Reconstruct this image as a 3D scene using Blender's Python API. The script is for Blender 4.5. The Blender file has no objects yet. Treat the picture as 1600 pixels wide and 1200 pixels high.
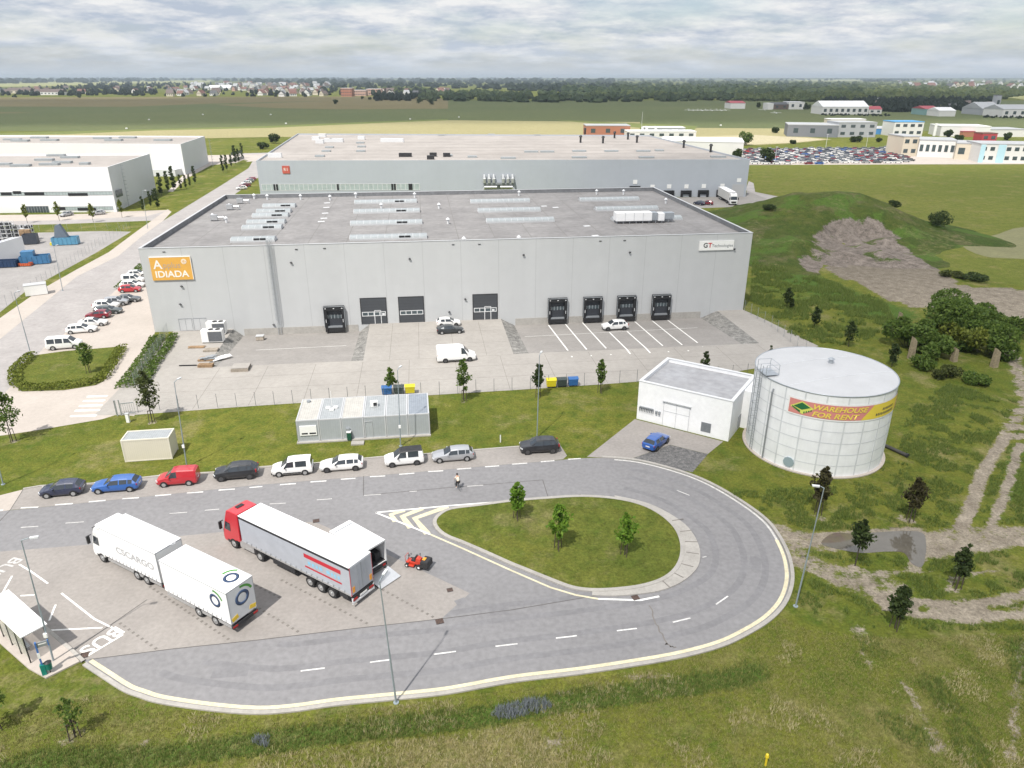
import bpy, math, random
import numpy as np
from mathutils import Vector, Matrix
random.seed(7); rng = np.random.default_rng(7)
S = bpy.context.scene; C = S.collection
R = math.radians

# ---------------------------------------------------------------- camera
FPX, HOR, CAMH = 1130.0, 120.0, 40.0            # focal length in pixels of the 1600 px photo, horizon row, flying height
PITCH = math.atan((600 - HOR) / FPX)
cam = bpy.data.objects.new("camera", bpy.data.cameras.new("camera")); C.objects.link(cam)
cam.data.sensor_width = 36.0; cam.data.lens = FPX / 1600 * 36.0
cam.data.clip_start = 0.5; cam.data.clip_end = 60000
cam.location = (0, 0, CAMH); cam.rotation_euler = (math.pi / 2 - PITCH, 0, 0)
S.camera = cam

# ---------------------------------------------------------------- sun, sky, exposure
SUN_AZ, SUN_EL = 63.0, 57.0                      # shadows run towards this ground angle
sun = bpy.data.objects.new("sun", bpy.data.lights.new("sun", 'SUN')); C.objects.link(sun)
sun.data.energy = 3.9; sun.data.angle = R(1.0); sun.data.color = (1.0, 0.955, 0.89)
ldir = Vector((math.cos(R(SUN_AZ)) * math.cos(R(SUN_EL)), math.sin(R(SUN_AZ)) * math.cos(R(SUN_EL)), -math.sin(R(SUN_EL))))
sun.rotation_euler = ldir.to_track_quat('-Z', 'Y').to_euler()
sun.location = (-60, -120, 200)

W = bpy.data.worlds.new("World"); S.world = W; W.use_nodes = True
nt = W.node_tree; N = nt.nodes; L = nt.links; N.clear()
def wn(t, **k):
    n = N.new(t)
    for a, b in k.items(): setattr(n, a, b)
    return n
out = wn('ShaderNodeOutputWorld'); mixs = wn('ShaderNodeMixShader')
b1 = wn('ShaderNodeBackground'); b2 = wn('ShaderNodeBackground')
sky = wn('ShaderNodeTexSky', sky_type='NISHITA', sun_disc=False, sun_elevation=R(SUN_EL), sun_rotation=R(90 - (SUN_AZ + 180)))
sky.air_density = 1.0; sky.dust_density = 1.5; sky.ozone_density = 1.2
b1.inputs[1].default_value = 0.10
L.new(sky.outputs[0], b1.inputs[0])
tc = wn('ShaderNodeTexCoord'); sep = wn('ShaderNodeSeparateXYZ'); L.new(tc.outputs['Generated'], sep.inputs[0])
def wm(op, a, b=None):
    n = wn('ShaderNodeMath', operation=op)
    for i, v in enumerate((a, b)):
        if v is None: continue
        if isinstance(v, (int, float)): n.inputs[i].default_value = v
        else: L.new(v, n.inputs[i])
    return n.outputs[0]
zc = wm('ADD', wm('MAXIMUM', sep.outputs[2], 0.0), 0.16)
cx = wm('DIVIDE', sep.outputs[0], zc); cy = wm('DIVIDE', sep.outputs[1], zc)
cmb = wn('ShaderNodeCombineXYZ'); L.new(cx, cmb.inputs[0]); L.new(cy, cmb.inputs[1])
n1 = wn('ShaderNodeTexNoise'); n1.inputs['Scale'].default_value = 0.9; n1.inputs['Detail'].default_value = 8; n1.inputs['Roughness'].default_value = 0.62
n2 = wn('ShaderNodeTexNoise'); n2.inputs['Scale'].default_value = 2.3; n2.inputs['Detail'].default_value = 8; n2.inputs['Roughness'].default_value = 0.65
L.new(cmb.outputs[0], n1.inputs[0]); L.new(cmb.outputs[0], n2.inputs[0])
cr = wn('ShaderNodeValToRGB'); cr.color_ramp.elements[0].position = 0.33; cr.color_ramp.elements[1].position = 0.56
cr.color_ramp.elements[0].color = (.35, .35, .35, 1); cr.color_ramp.elements[1].color = (1, 1, 1, 1)
L.new(n1.outputs[0], cr.inputs[0])
cr2 = wn('ShaderNodeValToRGB'); cr2.color_ramp.elements[0].position = 0.40; cr2.color_ramp.elements[1].position = 0.60
cr2.color_ramp.elements[0].color = (0.62, 0.70, 0.83, 1); cr2.color_ramp.elements[1].color = (1.10, 1.10, 1.10, 1)
L.new(n2.outputs[0], cr2.inputs[0])
hz_ = wn('ShaderNodeMapRange'); hz_.inputs[1].default_value = 0.0; hz_.inputs[2].default_value = 0.05; hz_.inputs[3].default_value = 1.0; hz_.inputs[4].default_value = 0.0; L.new(sep.outputs[2], hz_.inputs[0])
mh = wn('ShaderNodeMix', data_type='RGBA'); L.new(hz_.outputs[0], mh.inputs[0]); L.new(cr2.outputs[0], mh.inputs[6]); mh.inputs[7].default_value = (0.80, 0.88, 0.98, 1)
L.new(mh.outputs[2], b2.inputs[0]); b2.inputs[1].default_value = 0.58
L.new(wm('MAXIMUM', cr.outputs[0], hz_.outputs[0]), mixs.inputs[0]); L.new(b1.outputs[0], mixs.inputs[1]); L.new(b2.outputs[0], mixs.inputs[2])
L.new(mixs.outputs[0], out.inputs[0])
W.cycles.sampling_method = 'MANUAL'; W.cycles.sample_map_resolution = 512

S.view_settings.view_transform = 'Standard'; S.view_settings.look = 'None'
S.view_settings.exposure = 0.50; S.view_settings.gamma = 1.0; S.view_settings.use_curve_mapping = False
S.cycles.use_denoising = True; S.cycles.max_bounces = 6; S.cycles.transparent_max_bounces = 16
S.cycles.volume_bounces = 0

# ---------------------------------------------------------------- picture <-> place
_c, _s = math.cos(PITCH), math.sin(PITCH)
def RAY(px, py):
    u = (px - 800) / FPX; v = -(py - 600) / FPX
    return Vector((u, _c + v * _s, -_s + v * _c))
def G(px, py, z=0.0):
    """the point of the place at height z seen at a pixel of the photograph"""
    r = RAY(px, py); t = (z - CAMH) / r.z
    return Vector((r.x * t, r.y * t, z))
def PR(p):
    x, y, z = p[0], p[1], p[2] - CAMH
    d = y * _c - z * _s; v = y * _s + z * _c
    return 800 + FPX * x / d, 600 - FPX * v / d
def HT(bx, by, ty, z0=0.0):
    """height of an upright that stands at pixel (bx, by) and ends at row ty"""
    a = G(bx, by, z0); lo, hi = 0.0, 80.0
    for _ in range(40):
        m = (lo + hi) / 2
        if PR((a.x, a.y, z0 + m))[1] > ty: lo = m
        else: hi = m
    return lo

# ---------------------------------------------------------------- materials
MATS = {}
def nodes(m): return m.node_tree.nodes, m.node_tree.links
def mat(name, col, rough=0.6, metal=0.0, var=0.08, scale=1.5, bump=0.0, bscale=20.0, col2=None, world=False, spec=0.5, fine=0.0, fscale=12.0, coat=0.0, stretch=None):
    if name in MATS: return MATS[name]
    m = bpy.data.materials.new(name); m.use_nodes = True
    nn, ll = nodes(m); nn.clear()
    o = nn.new('ShaderNodeOutputMaterial'); p = nn.new('ShaderNodeBsdfPrincipled'); ll.new(p.outputs[0], o.inputs[0])
    p.inputs['Roughness'].default_value = rough; p.inputs['Metallic'].default_value = metal
    p.inputs['Specular IOR Level'].default_value = spec; p.inputs['Coat Weight'].default_value = coat
    if world: vec = nn.new('ShaderNodeNewGeometry').outputs['Position']
    else: vec = nn.new('ShaderNodeTexCoord').outputs['Object']
    if stretch:
        mp = nn.new('ShaderNodeMapping'); mp.inputs['Scale'].default_value = stretch; ll.new(vec, mp.inputs[0]); vec2 = mp.outputs[0]
    else: vec2 = vec
    n = nn.new('ShaderNodeTexNoise'); n.inputs['Scale'].default_value = scale; n.inputs['Detail'].default_value = 6; n.inputs['Roughness'].default_value = 0.65
    ll.new(vec2, n.inputs[0])
    r = nn.new('ShaderNodeValToRGB'); e = r.color_ramp.elements
    e[0].position = 0.30; e[1].position = 0.70
    c2 = col2 if col2 else [c * (1 + var) for c in col]
    c1 = col if col2 else [c * (1 - var) for c in col]
    e[0].color = (*c1, 1); e[1].color = (*c2, 1)
    ll.new(n.outputs[0], r.inputs[0]); csock = r.outputs[0]
    if fine > 0:
        f = nn.new('ShaderNodeTexNoise'); f.inputs['Scale'].default_value = fscale; f.inputs['Detail'].default_value = 3; ll.new(vec, f.inputs[0])
        mr = nn.new('ShaderNodeMapRange'); mr.inputs[1].default_value = 0.25; mr.inputs[2].default_value = 0.75; mr.inputs[3].default_value = 1 - fine; mr.inputs[4].default_value = 1 + fine
        ll.new(f.outputs[0], mr.inputs[0])
        mx = nn.new('ShaderNodeVectorMath'); mx.operation = 'SCALE'; ll.new(csock, mx.inputs[0]); ll.new(mr.outputs[0], mx.inputs['Scale']); csock = mx.outputs[0]
    ll.new(csock, p.inputs['Base Color'])
    if bump > 0:
        f2 = nn.new('ShaderNodeTexNoise'); f2.inputs['Scale'].default_value = bscale; f2.inputs['Detail'].default_value = 4; ll.new(vec, f2.inputs[0])
        b = nn.new('ShaderNodeBump'); b.inputs['Strength'].default_value = bump; b.inputs['Distance'].default_value = 0.1
        ll.new(f2.outputs[0], b.inputs['Height']); ll.new(b.outputs[0], p.inputs['Normal'])
    MATS[name] = m; return m
def stripes(m, axis, period, width, dark=0.8, offset=0.0):
    """thin seams of a darker tone at a fixed spacing along an axis of the object"""
    nn, ll = nodes(m); p = [x for x in nn if x.type == 'BSDF_PRINCIPLED'][0]
    src = p.inputs['Base Color'].links[0].from_socket
    t = nn.new('ShaderNodeTexCoord'); sp = nn.new('ShaderNodeSeparateXYZ'); ll.new(t.outputs['Object'], sp.inputs[0])
    def mm(op, a, b):
        q = nn.new('ShaderNodeMath'); q.operation = op
        for i, v in enumerate((a, b)):
            if isinstance(v, (int, float)): q.inputs[i].default_value = v
            else: ll.new(v, q.inputs[i])
        return q.outputs[0]
    fr = mm('FRACT', mm('DIVIDE', mm('ADD', sp.outputs[axis], offset), period), 0)
    k = mm('LESS_THAN', fr, width / period)
    sc = mm('SUBTRACT', 1.0, mm('MULTIPLY', k, 1 - dark))
    v = nn.new('ShaderNodeVectorMath'); v.operation = 'SCALE'; ll.new(src, v.inputs[0]); ll.new(sc, v.inputs['Scale'])
    ll.new(v.outputs[0], p.inputs['Base Color'])
    return m
def leafmat(name, a, b, rough=0.6):
    if name in MATS: return MATS[name]
    m = bpy.data.materials.new(name); m.use_nodes = True
    nn, ll = nodes(m); p = nn['Principled BSDF']
    g = nn.new('ShaderNodeNewGeometry'); r = nn.new('ShaderNodeValToRGB'); e = r.color_ramp.elements
    e[0].color = (*a, 1); e[1].color = (*b, 1)
    ll.new(g.outputs['Random Per Island'], r.inputs[0]); ll.new(r.outputs[0], p.inputs['Base Color'])
    p.inputs['Roughness'].default_value = rough; p.inputs['Specular IOR Level'].default_value = 0.25
    t = nn.new('ShaderNodeBsdfTranslucent'); ll.new(r.outputs[0], t.inputs[0]); x = nn.new('ShaderNodeMixShader'); x.inputs[0].default_value = .45
    ll.new(p.outputs[0], x.inputs[1]); ll.new(t.outputs[0], x.inputs[2]); ll.new(x.outputs[0], nn['Material Output'].inputs[0])
    MATS[name] = m; return m
def glassmat(name, col=(0.038, 0.046, 0.054), rough=0.06):
    return mat(name, col, rough, 0.0, 0.1, 1.0, spec=0.7)

M = dict(
    asphalt=mat('asphalt', (.222, .218, .222), .9, 0, .07, .09, .12, 30, world=True, fine=.12, fscale=2.2, spec=.2),
    paver=mat('concrete_paving', (.285, .264, .246), .9, 0, .10, .22, .15, 14, world=True, fine=.10, fscale=3.0, spec=.2),
    yardc=mat('yard_concrete', (.335, .315, .29), .9, 0, .09, .13, .08, 12, world=True, fine=.07, fscale=1.4, spec=.2),
    ramp=mat('ramp_paving', (.275, .26, .245), .9, 0, .10, .2, .1, 12, world=True, fine=.08, fscale=2.0, spec=.2),
    pale=mat('pale_paving', (.43, .385, .345), .9, 0, .08, .15, .05, 10, world=True, fine=.06, fscale=2.0, spec=.2),
    kerb=mat('kerb_concrete', (.36, .342, .315), .85, 0, .12, .6, .08, 10, world=True, fine=.1, fscale=5, spec=.2),
    gravel=mat('gravel', (.12, .118, .112), .95, 0, .2, 1.2, .9, 5, col2=(.33, .32, .30), world=True, fine=.35, fscale=5.0, spec=.1),
    dgravel=mat('dark_gravel', (.075, .075, .078), .95, 0, .2, 2.0, .7, 8, col2=(.21, .205, .20), world=True, fine=.35, fscale=6.0, spec=.1),
    white=mat('white_road_paint', (.80, .79, .76), .7, 0, .12, 1.5, world=True, fine=.12, fscale=8),
    worn=mat('worn_road_paint', (.50, .49, .475), .8, 0, .2, 1.5, world=True, fine=.2, fscale=8),
    yellow=mat('pale_yellow_paint', (.60, .545, .38), .7, 0, .16, .8, world=True, fine=.15, fscale=6),
    seam=mat('paving_seam', (.10, .095, .09), .9, 0, .2, 1.0, world=True),
    dots=mat('dark_paving_blocks', (.17, .155, .14), .9, 0, .15, 1.0, world=True),
    steel=mat('galvanised_steel', (.42, .45, .48), .45, .6, .12, 2.0),
    greym=mat('grey_metal', (.30, .32, .34), .5, .4, .1, 2.0),
    dark=mat('dark_rubber', (.016, .016, .017), .75, 0, .2, 3.0),
    tyre=mat('tyre', (.022, .022, .023), .85, 0, .2, 3.0),
    rim=mat('rim', (.50, .51, .52), .35, .7, .05, 3.0),
    drim=mat('dark_rim', (.10, .10, .105), .4, .6, .05, 3.0),
    glass=glassmat('car_glass'),
    lamp=mat('lamp_lens', (.75, .77, .78), .15, 0, .05, 2.0),
    red_lens=mat('red_lens', (.35, .012, .012), .2, 0, .1, 2.0),
    orange=mat('orange_marker', (.80, .33, .03), .5, 0, .1, 2.0),
    plate=mat('number_plate', (.75, .75, .74), .5, 0, .03, 2.0),
    wood=mat('timber', (.30, .20, .115), .8, 0, .3, 2.0, .2, 12, fine=.2, fscale=6),
    stake=mat('stake_wood', (.075, .055, .042), .9, 0, .3, 3.0),
    bark=mat('bark', (.060, .046, .036), .9, 0, .3, 3.0, .4, 15),
    soil=mat('soil_ring', (.105, .08, .058), .95, 0, .3, 2.0, world=True, fine=.25),
    tarp=mat('white_tarpaulin', (.80, .80, .80), .55, 0, .04, .7, fine=.02, fscale=1.5),
    gtarp=mat('silver_tarpaulin', (.40, .42, .46), .5, 0, .06, .7, fine=.03, fscale=1.5),
    wpaint=mat('white_vehicle_paint', (.80, .80, .80), .25, 0, .03, 1.0, coat=.6),
    plast=mat('black_plastic', (.022, .022, .024), .55, 0, .15, 3.0),
    chassis=mat('chassis', (.035, .035, .038), .7, .2, .2, 3.0),
    alu=mat('aluminium', (.60, .61, .62), .35, .7, .06, 2.0),
)

# ---------------------------------------------------------------- mesh builder
class MB:
    def __init__(s): s.v = []; s.f = []; s.mi = []; s.smooth = []
    def add(s, vs, fs, mi=0, sm=False):
        o = len(s.v); s.v += [tuple(v) for v in vs]
        for f in fs: s.f.append(tuple(i + o for i in f)); s.mi.append(mi); s.smooth.append(sm)
        return s
    def box(s, cx, cy, cz, sx, sy, sz, rz=0.0, mi=0, ry=0.0, rx=0.0):
        """box of full size (sx, sy, sz) centred at (cx, cy, cz)"""
        q = [Vector((a * sx / 2, b * sy / 2, c * sz / 2)) for c in (-1, 1) for b in (-1, 1) for a in (-1, 1)]
        if rz or ry or rx:
            m = Matrix.Rotation(rz, 3, 'Z') @ Matrix.Rotation(ry, 3, 'Y') @ Matrix.Rotation(rx, 3, 'X'); q = [m @ p for p in q]
        o = Vector((cx, cy, cz))
        return s.add([p + o for p in q], [(0, 2, 3, 1), (4, 5, 7, 6), (0, 1, 5, 4), (1, 3, 7, 5), (3, 2, 6, 7), (2, 0, 4, 6)], mi)
    def bbox(s, x0, x1, y0, y1, z0, z1, mi=0): return s.box((x0 + x1) / 2, (y0 + y1) / 2, (z0 + z1) / 2, x1 - x0, y1 - y0, z1 - z0, mi=mi)
    def prism(s, poly, z0, z1, mi=0, cap=True, bottom=True):
        n = len(poly); a = [(p[0], p[1], z0) for p in poly] + [(p[0], p[1], z1) for p in poly]
        f = [(i, (i + 1) % n, (i + 1) % n + n, i + n) for i in range(n)]
        if cap: f.append(tuple(range(n, 2 * n)))
        if bottom: f.append(tuple(range(n - 1, -1, -1)))
        return s.add(a, f, mi)
    def cyl(s, p0, p1, r0, r1=None, n=10, mi=0, cap=True, sm=True):
        r1 = r0 if r1 is None else r1
        p0, p1 = Vector(p0), Vector(p1); d = (p1 - p0)
        q = d.to_track_quat('Z', 'Y'); a = []
        for p, r in ((p0, r0), (p1, r1)):
            for i in range(n):
                t = 2 * math.pi * i / n; a.append(p + q @ Vector((r * math.cos(t), r * math.sin(t), 0)))
        s.add(a, [(i, (i + 1) % n, (i + 1) % n + n, i + n) for i in range(n)], mi, sm)
        if cap: s.add(a[:n][::-1], [tuple(range(n))], mi); s.add(a[n:], [tuple(range(n))], mi)
        return s
    def tube(s, pts, r, n=6, mi=0):
        for a, b in zip(pts[:-1], pts[1:]): s.cyl(a, b, r, r, n, mi)
        return s
    def ring(s, c, axis, R0, r, n=16, k=6, mi=0):
        c = Vector(c); q = Vector(axis).to_track_quat('Z', 'Y'); a = []; f = []
        for i in range(n):
            t = 2 * math.pi * i / n
            for j in range(k):
                p = 2 * math.pi * j / k; rr = R0 + r * math.cos(p)
                a.append(c + q @ Vector((rr * math.cos(t), rr * math.sin(t), r * math.sin(p))))
        for i in range(n):
            for j in range(k): f.append((i * k + j, ((i + 1) % n) * k + j, ((i + 1) % n) * k + (j + 1) % k, i * k + (j + 1) % k))
        return s.add(a, f, mi, True)
    def quad(s, a, b, c, d, mi=0): return s.add([a, b, c, d], [(0, 1, 2, 3)], mi)
    def ell(s, c, r, nu=10, nv=6, mi=0, jit=0.0):
        a = []; f = []
        for j in range(nv + 1):
            th = math.pi * j / nv
            for i in range(nu):
                t = 2 * math.pi * i / nu; k = 1 + random.uniform(-jit, jit)
                a.append((c[0] + r[0] * k * math.sin(th) * math.cos(t), c[1] + r[1] * k * math.sin(th) * math.sin(t), c[2] + r[2] * k * math.cos(th)))
        for j in range(nv):
            for i in range(nu): f.append((j * nu + i, (j + 1) * nu + i, (j + 1) * nu + (i + 1) % nu, j * nu + (i + 1) % nu))
        return s.add(a, f, mi, True)
    def mesh(s, name, mats):
        m = bpy.data.meshes.new(name); m.from_pydata(s.v, [], s.f)
        mats = mats if isinstance(mats, (list, tuple)) else [mats]
        for x in mats: m.materials.append(x)
        m.polygons.foreach_set('material_index', s.mi); m.polygons.foreach_set('use_smooth', s.smooth)
        m.update(); return m
    def build(s, name, mats, parent=None, loc=None, rz=None, bevel=0.0, seg=2):
        o = bpy.data.objects.new(name, s.mesh(name, mats)); C.objects.link(o)
        if parent: o.parent = parent
        if loc is not None: o.location = loc
        if rz is not None: o.rotation_euler[2] = rz
        if bevel:
            b = o.modifiers.new('edge', 'BEVEL'); b.width = bevel; b.segments = seg; b.limit_method = 'ANGLE'; b.angle_limit = R(40)
        return o
def tag(o, label, cat, group=None):
    o['label'] = label; o['category'] = cat
    if group: o['group'] = group
    return o
def thing(name, label, cat, loc=(0, 0, 0), rz=0.0, group=None):
    o = bpy.data.objects.new(name, None); C.objects.link(o); o.location = loc; o.rotation_euler[2] = rz; o.empty_display_size = .3
    return tag(o, label, cat, group)
def struct(o): o['kind'] = 'structure'; return o
def stuff(o): o['kind'] = 'stuff'; return o
KIDS = {}
def dup(root, loc, rz=None, label=None, group=None, scale=None):
    """a copy of a thing with copies of its parts and their sub-parts"""
    def rec(o, par):
        c = o.copy(); C.objects.link(c)
        if par is not None: c.parent = par
        for ch in o.children: rec(ch, c)
        return c
    r = rec(root, None); r.location = loc
    if rz is not None: r.rotation_euler[2] = rz
    if label: r['label'] = label
    if group: r['group'] = group
    if scale: r.scale = (scale,) * 3 if isinstance(scale, (int, float)) else scale
    return r
def poly_sheet(name, pts, z, m, px=True):
    """a flat sheet of ground or paving"""
    P = [G(*p) for p in pts] if px else pts
    b = MB(); b.add([(p[0], p[1], z) for p in P], [tuple(range(len(P)))])
    o = b.build(name, m); me = o.data
    if me.polygons[0].normal.z < 0: me.flip_normals()
    return struct(o)
def smooth_line(pts, n=6, closed=False):
    """Catmull-Rom through points"""
    P = [Vector((p[0], p[1], 0)) for p in pts]; outp = []
    m = len(P); rngi = range(m) if closed else range(m - 1)
    for i in rngi:
        g = (lambda k: P[k % m]) if closed else (lambda k: P[min(max(k, 0), m - 1)])
        a, b, c, d = g(i - 1), g(i), g(i + 1), g(i + 2)
        for k in range(n):
            t = k / n
            outp.append(0.5 * ((2 * b) + (c - a) * t + (2 * a - 5 * b + 4 * c - d) * t * t + (3 * b - 3 * c + d - a) * t ** 3))
    if not closed: outp.append(P[-1])
    return outp
def offset_line(P, d, closed=False):
    o = []; m = len(P)
    for i in range(m):
        a = P[i - 1] if (closed or i > 0) else P[i]; b = P[(i + 1) % m] if (closed or i < m - 1) else P[i]
        t = (b - a); t.z = 0; t.normalize(); o.append(P[i] + Vector((-t.y, t.x, 0)) * d)
    return o
def ribbon(name, P, d0, d1, z, m, h=0.0, closed=False):
    """strip between two offsets of a line; with h it becomes a kerb of that height"""
    A = offset_line(P, d0, closed); B = offset_line(P, d1, closed); b = MB(); n = len(P)
    v = [(p.x, p.y, z) for p in A] + [(p.x, p.y, z) for p in B]; k = n if closed else n - 1
    if h == 0: b.add(v, [(i, (i + 1) % n, n + (i + 1) % n, n + i) for i in range(k)])
    else:
        t = [(p[0], p[1], z + h) for p in v]
        f = []
        for i in range(k):
            j = (i + 1) % n
            f += [(2 * n + i, 2 * n + j, 3 * n + j, 3 * n + i), (i, j, 2 * n + j, 2 * n + i), (n + j, n + i, 3 * n + i, 3 * n + j)]
        b.add(v + t, f)
    o = b.build(name, m)
    import bmesh
    bm = bmesh.new(); bm.from_mesh(o.data); bmesh.ops.recalc_face_normals(bm, faces=bm.faces)
    if h == 0 and bm.faces:
        bm.faces.ensure_lookup_table()
        if bm.faces[0].normal.z < 0: bmesh.ops.reverse_faces(bm, faces=bm.faces[:])
    bm.to_mesh(o.data); bm.free()
    return struct(o)
def text_mesh(name, txt, size, m, parent, loc, rot, ext=0.004, align='CENTER', shear=0.0, sx=1.0, bold=0.0):
    cu = bpy.data.curves.new(name, 'FONT'); cu.body = txt; cu.size = size; cu.align_x = align; cu.align_y = 'CENTER'; cu.extrude = ext; cu.shear = shear; cu.offset = bold
    t = bpy.data.objects.new(name + '_tmp', cu); C.objects.link(t)
    bpy.context.view_layer.update()
    me = bpy.data.meshes.new_from_object(t.evaluated_get(bpy.context.evaluated_depsgraph_get()))
    bpy.data.objects.remove(t); bpy.data.curves.remove(cu)
    me.materials.clear(); me.materials.append(m)
    o = bpy.data.objects.new(name, me); C.objects.link(o)
    if parent: o.parent = parent
    o.location = loc; o.rotation_euler = rot; o.scale = (sx, 1, 1)
    return o
# ================================================================ the lie of the land
A0 = G(242.5, 519); B0 = G(1160.6, 484)
UA = math.atan2(B0.y - A0.y, B0.x - A0.x)
eu = Vector((math.cos(UA), math.sin(UA), 0)); ev = Vector((-eu.y, eu.x, 0))
FL = 104.6                                        # length of the long facade
def UV(u, v, z=0.0): return A0 + eu * u + ev * v + Vector((0, 0, z))
def LOC(px, py, z=0.0):
    d = G(px, py, z) - A0; return d.dot(eu), d.dot(ev)
def WALLHIT(px, py, off=0.0):
    r = RAY(px, py); p = A0 + ev * off - Vector((0, 0, CAMH)); t = p.dot(ev) / r.dot(ev); q = r * t + Vector((0, 0, CAMH))
    return (q - A0).dot(eu), q.z

def inpoly(X, Y, poly):
    r = np.zeros(X.shape, bool); n = len(poly)
    for i in range(n):
        x0, y0 = poly[i][0], poly[i][1]; x1, y1 = poly[(i + 1) % n][0], poly[(i + 1) % n][1]
        if y0 == y1: continue
        k = ((y0 > Y) != (y1 > Y)) & (X < (x1 - x0) * (Y - y0) / (y1 - y0) + x0); r ^= k
    return r
def distline(X, Y, pts):
    d = np.full(X.shape, 1e9)
    for a, b in zip(pts[:-1], pts[1:]):
        vx, vy = b[0] - a[0], b[1] - a[1]; l = vx * vx + vy * vy + 1e-9
        t = np.clip(((X - a[0]) * vx + (Y - a[1]) * vy) / l, 0, 1)
        d = np.minimum(d, np.hypot(X - a[0] - t * vx, Y - a[1] - t * vy))
    return d
def gpts(l): return [G(*p) for p in l]
def vnoise(X, Y, s, seed=0):
    """smooth value noise"""
    r = np.random.default_rng(seed).random((64, 64)); x, y = X / s, Y / s
    xi, yi = np.floor(x).astype(int), np.floor(y).astype(int); fx, fy = x - xi, y - yi
    fx, fy = fx * fx * (3 - 2 * fx), fy * fy * (3 - 2 * fy)
    g = lambda a, b: r[a % 64, b % 64]
    return (g(xi, yi) * (1 - fx) + g(xi + 1, yi) * fx) * (1 - fy) + (g(xi, yi + 1) * (1 - fx) + g(xi + 1, yi + 1) * fx) * fy
def fbm(X, Y, s, seed=0): return (vnoise(X, Y, s, seed) * .5 + vnoise(X, Y, s / 2.1, seed + 1) * .3 + vnoise(X, Y, s / 4.3, seed + 2) * .2)

# ---- grass material: several greens, dry straw, bare soil where the ground carries the attribute
def grassmat(name, g1, g2, g3, dry, use_attr=True, big=0.035):
    m = bpy.data.materials.new(name); m.use_nodes = True; nn, ll = nodes(m); p = nn['Principled BSDF']
    p.inputs['Roughness'].default_value = .95; p.inputs['Specular IOR Level'].default_value = .1
    pos = nn.new('ShaderNodeNewGeometry').outputs['Position']
    def noise(sc, det=5, ro=.6, stretch=None):
        n = nn.new('ShaderNodeTexNoise'); n.inputs['Scale'].default_value = sc; n.inputs['Detail'].default_value = det; n.inputs['Roughness'].default_value = ro
        v = pos
        if stretch:
            mp = nn.new('ShaderNodeMapping'); mp.inputs['Scale'].default_value = stretch; ll.new(pos, mp.inputs[0]); v = mp.outputs[0]
        ll.new(v, n.inputs[0]); return n.outputs[0]
    def ramp(s, a, b, ca=(0, 0, 0), cb=(1, 1, 1)):
        r = nn.new('ShaderNodeValToRGB'); e = r.color_ramp.elements; e[0].position = a; e[1].position = b; e[0].color = (*ca, 1); e[1].color = (*cb, 1)
        ll.new(s, r.inputs[0]); return r.outputs[0]
    def mix(f, a, b):
        x = nn.new('ShaderNodeMix'); x.data_type = 'RGBA'
        if isinstance(f, (int, float)): x.inputs[0].default_value = f
        else: ll.new(f, x.inputs[0])
        for k, v in ((6, a), (7, b)):
            if isinstance(v, tuple): x.inputs[k].default_value = (*v, 1)
            else: ll.new(v, x.inputs[k])
        return x.outputs[2]
    base = mix(ramp(noise(big, 6, .65), .38, .62), g1, g2)
    base = mix(ramp(noise(.42, 6, .7), .45, .72), base, g3)
    base = mix(ramp(noise(.13, 7, .75), .52, .74), base, dry)
    if use_attr:
        at = nn.new('ShaderNodeAttribute'); at.attribute_name = 'cover'; sp = nn.new('ShaderNodeSeparateColor'); ll.new(at.outputs['Color'], sp.inputs[0])
        def mth(op, a, b):
            q = nn.new('ShaderNodeMath'); q.operation = op
            for i, v in enumerate((a, b)):
                if isinstance(v, (int, float)): q.inputs[i].default_value = v
                else: ll.new(v, q.inputs[i])
            return q.outputs[0]
        tall = mth('ADD', sp.outputs[1], mth('MULTIPLY', mth('SUBTRACT', noise(1.1, 5, .7), .5), .9))
        base = mix(ramp(tall, .40, .62), base, (.066, .112, .020))
        dr = mth('ADD', sp.outputs[2], mth('MULTIPLY', mth('SUBTRACT', noise(.8, 6, .75), .5), 1.3))
        base = mix(mth('MULTIPLY', ramp(dr, .40, .75), .8), base, (.235, .195, .105))
        soil = ramp(noise(.55, 7, .8), .32, .68, (.165, .138, .105), (.36, .315, .25))
        di = mth('ADD', sp.outputs[0], mth('MULTIPLY', mth('SUBTRACT', noise(1.0, 7, .82), .5), 1.9))
        sv = nn.new('ShaderNodeVectorMath'); sv.operation = 'SCALE'; ll.new(soil, sv.inputs[0]); ll.new(at.outputs['Alpha'], sv.inputs['Scale'])
        base = mix(ramp(di, .42, .60), base, sv.outputs[0])
    fi = nn.new('ShaderNodeMapRange'); fi.inputs[1].default_value = .28; fi.inputs[2].default_value = .72; fi.inputs[3].default_value = .52; fi.inputs[4].default_value = 1.48
    ll.new(noise(3.6, 5, .8), fi.inputs[0])
    f2 = nn.new('ShaderNodeMapRange'); f2.inputs[1].default_value = .3; f2.inputs[2].default_value = .7; f2.inputs[3].default_value = .78; f2.inputs[4].default_value = 1.2; ll.new(noise(.9, 6, .8, (1, .6, 1)), f2.inputs[0])
    fm = nn.new('ShaderNodeMath'); fm.operation = 'MULTIPLY'; ll.new(fi.outputs[0], fm.inputs[0]); ll.new(f2.outputs[0], fm.inputs[1])
    v = nn.new('ShaderNodeVectorMath'); v.operation = 'SCALE'; ll.new(base, v.inputs[0]); ll.new(fm.outputs[0], v.inputs['Scale']); ll.new(v.outputs[0], p.inputs['Base Color'])
    b = nn.new('ShaderNodeBump'); b.inputs['Strength'].default_value = .7; b.inputs['Distance'].default_value = .25; ll.new(noise(2.6, 5, .75), b.inputs['Height']); ll.new(b.outputs[0], p.inputs['Normal'])
    return m
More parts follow.
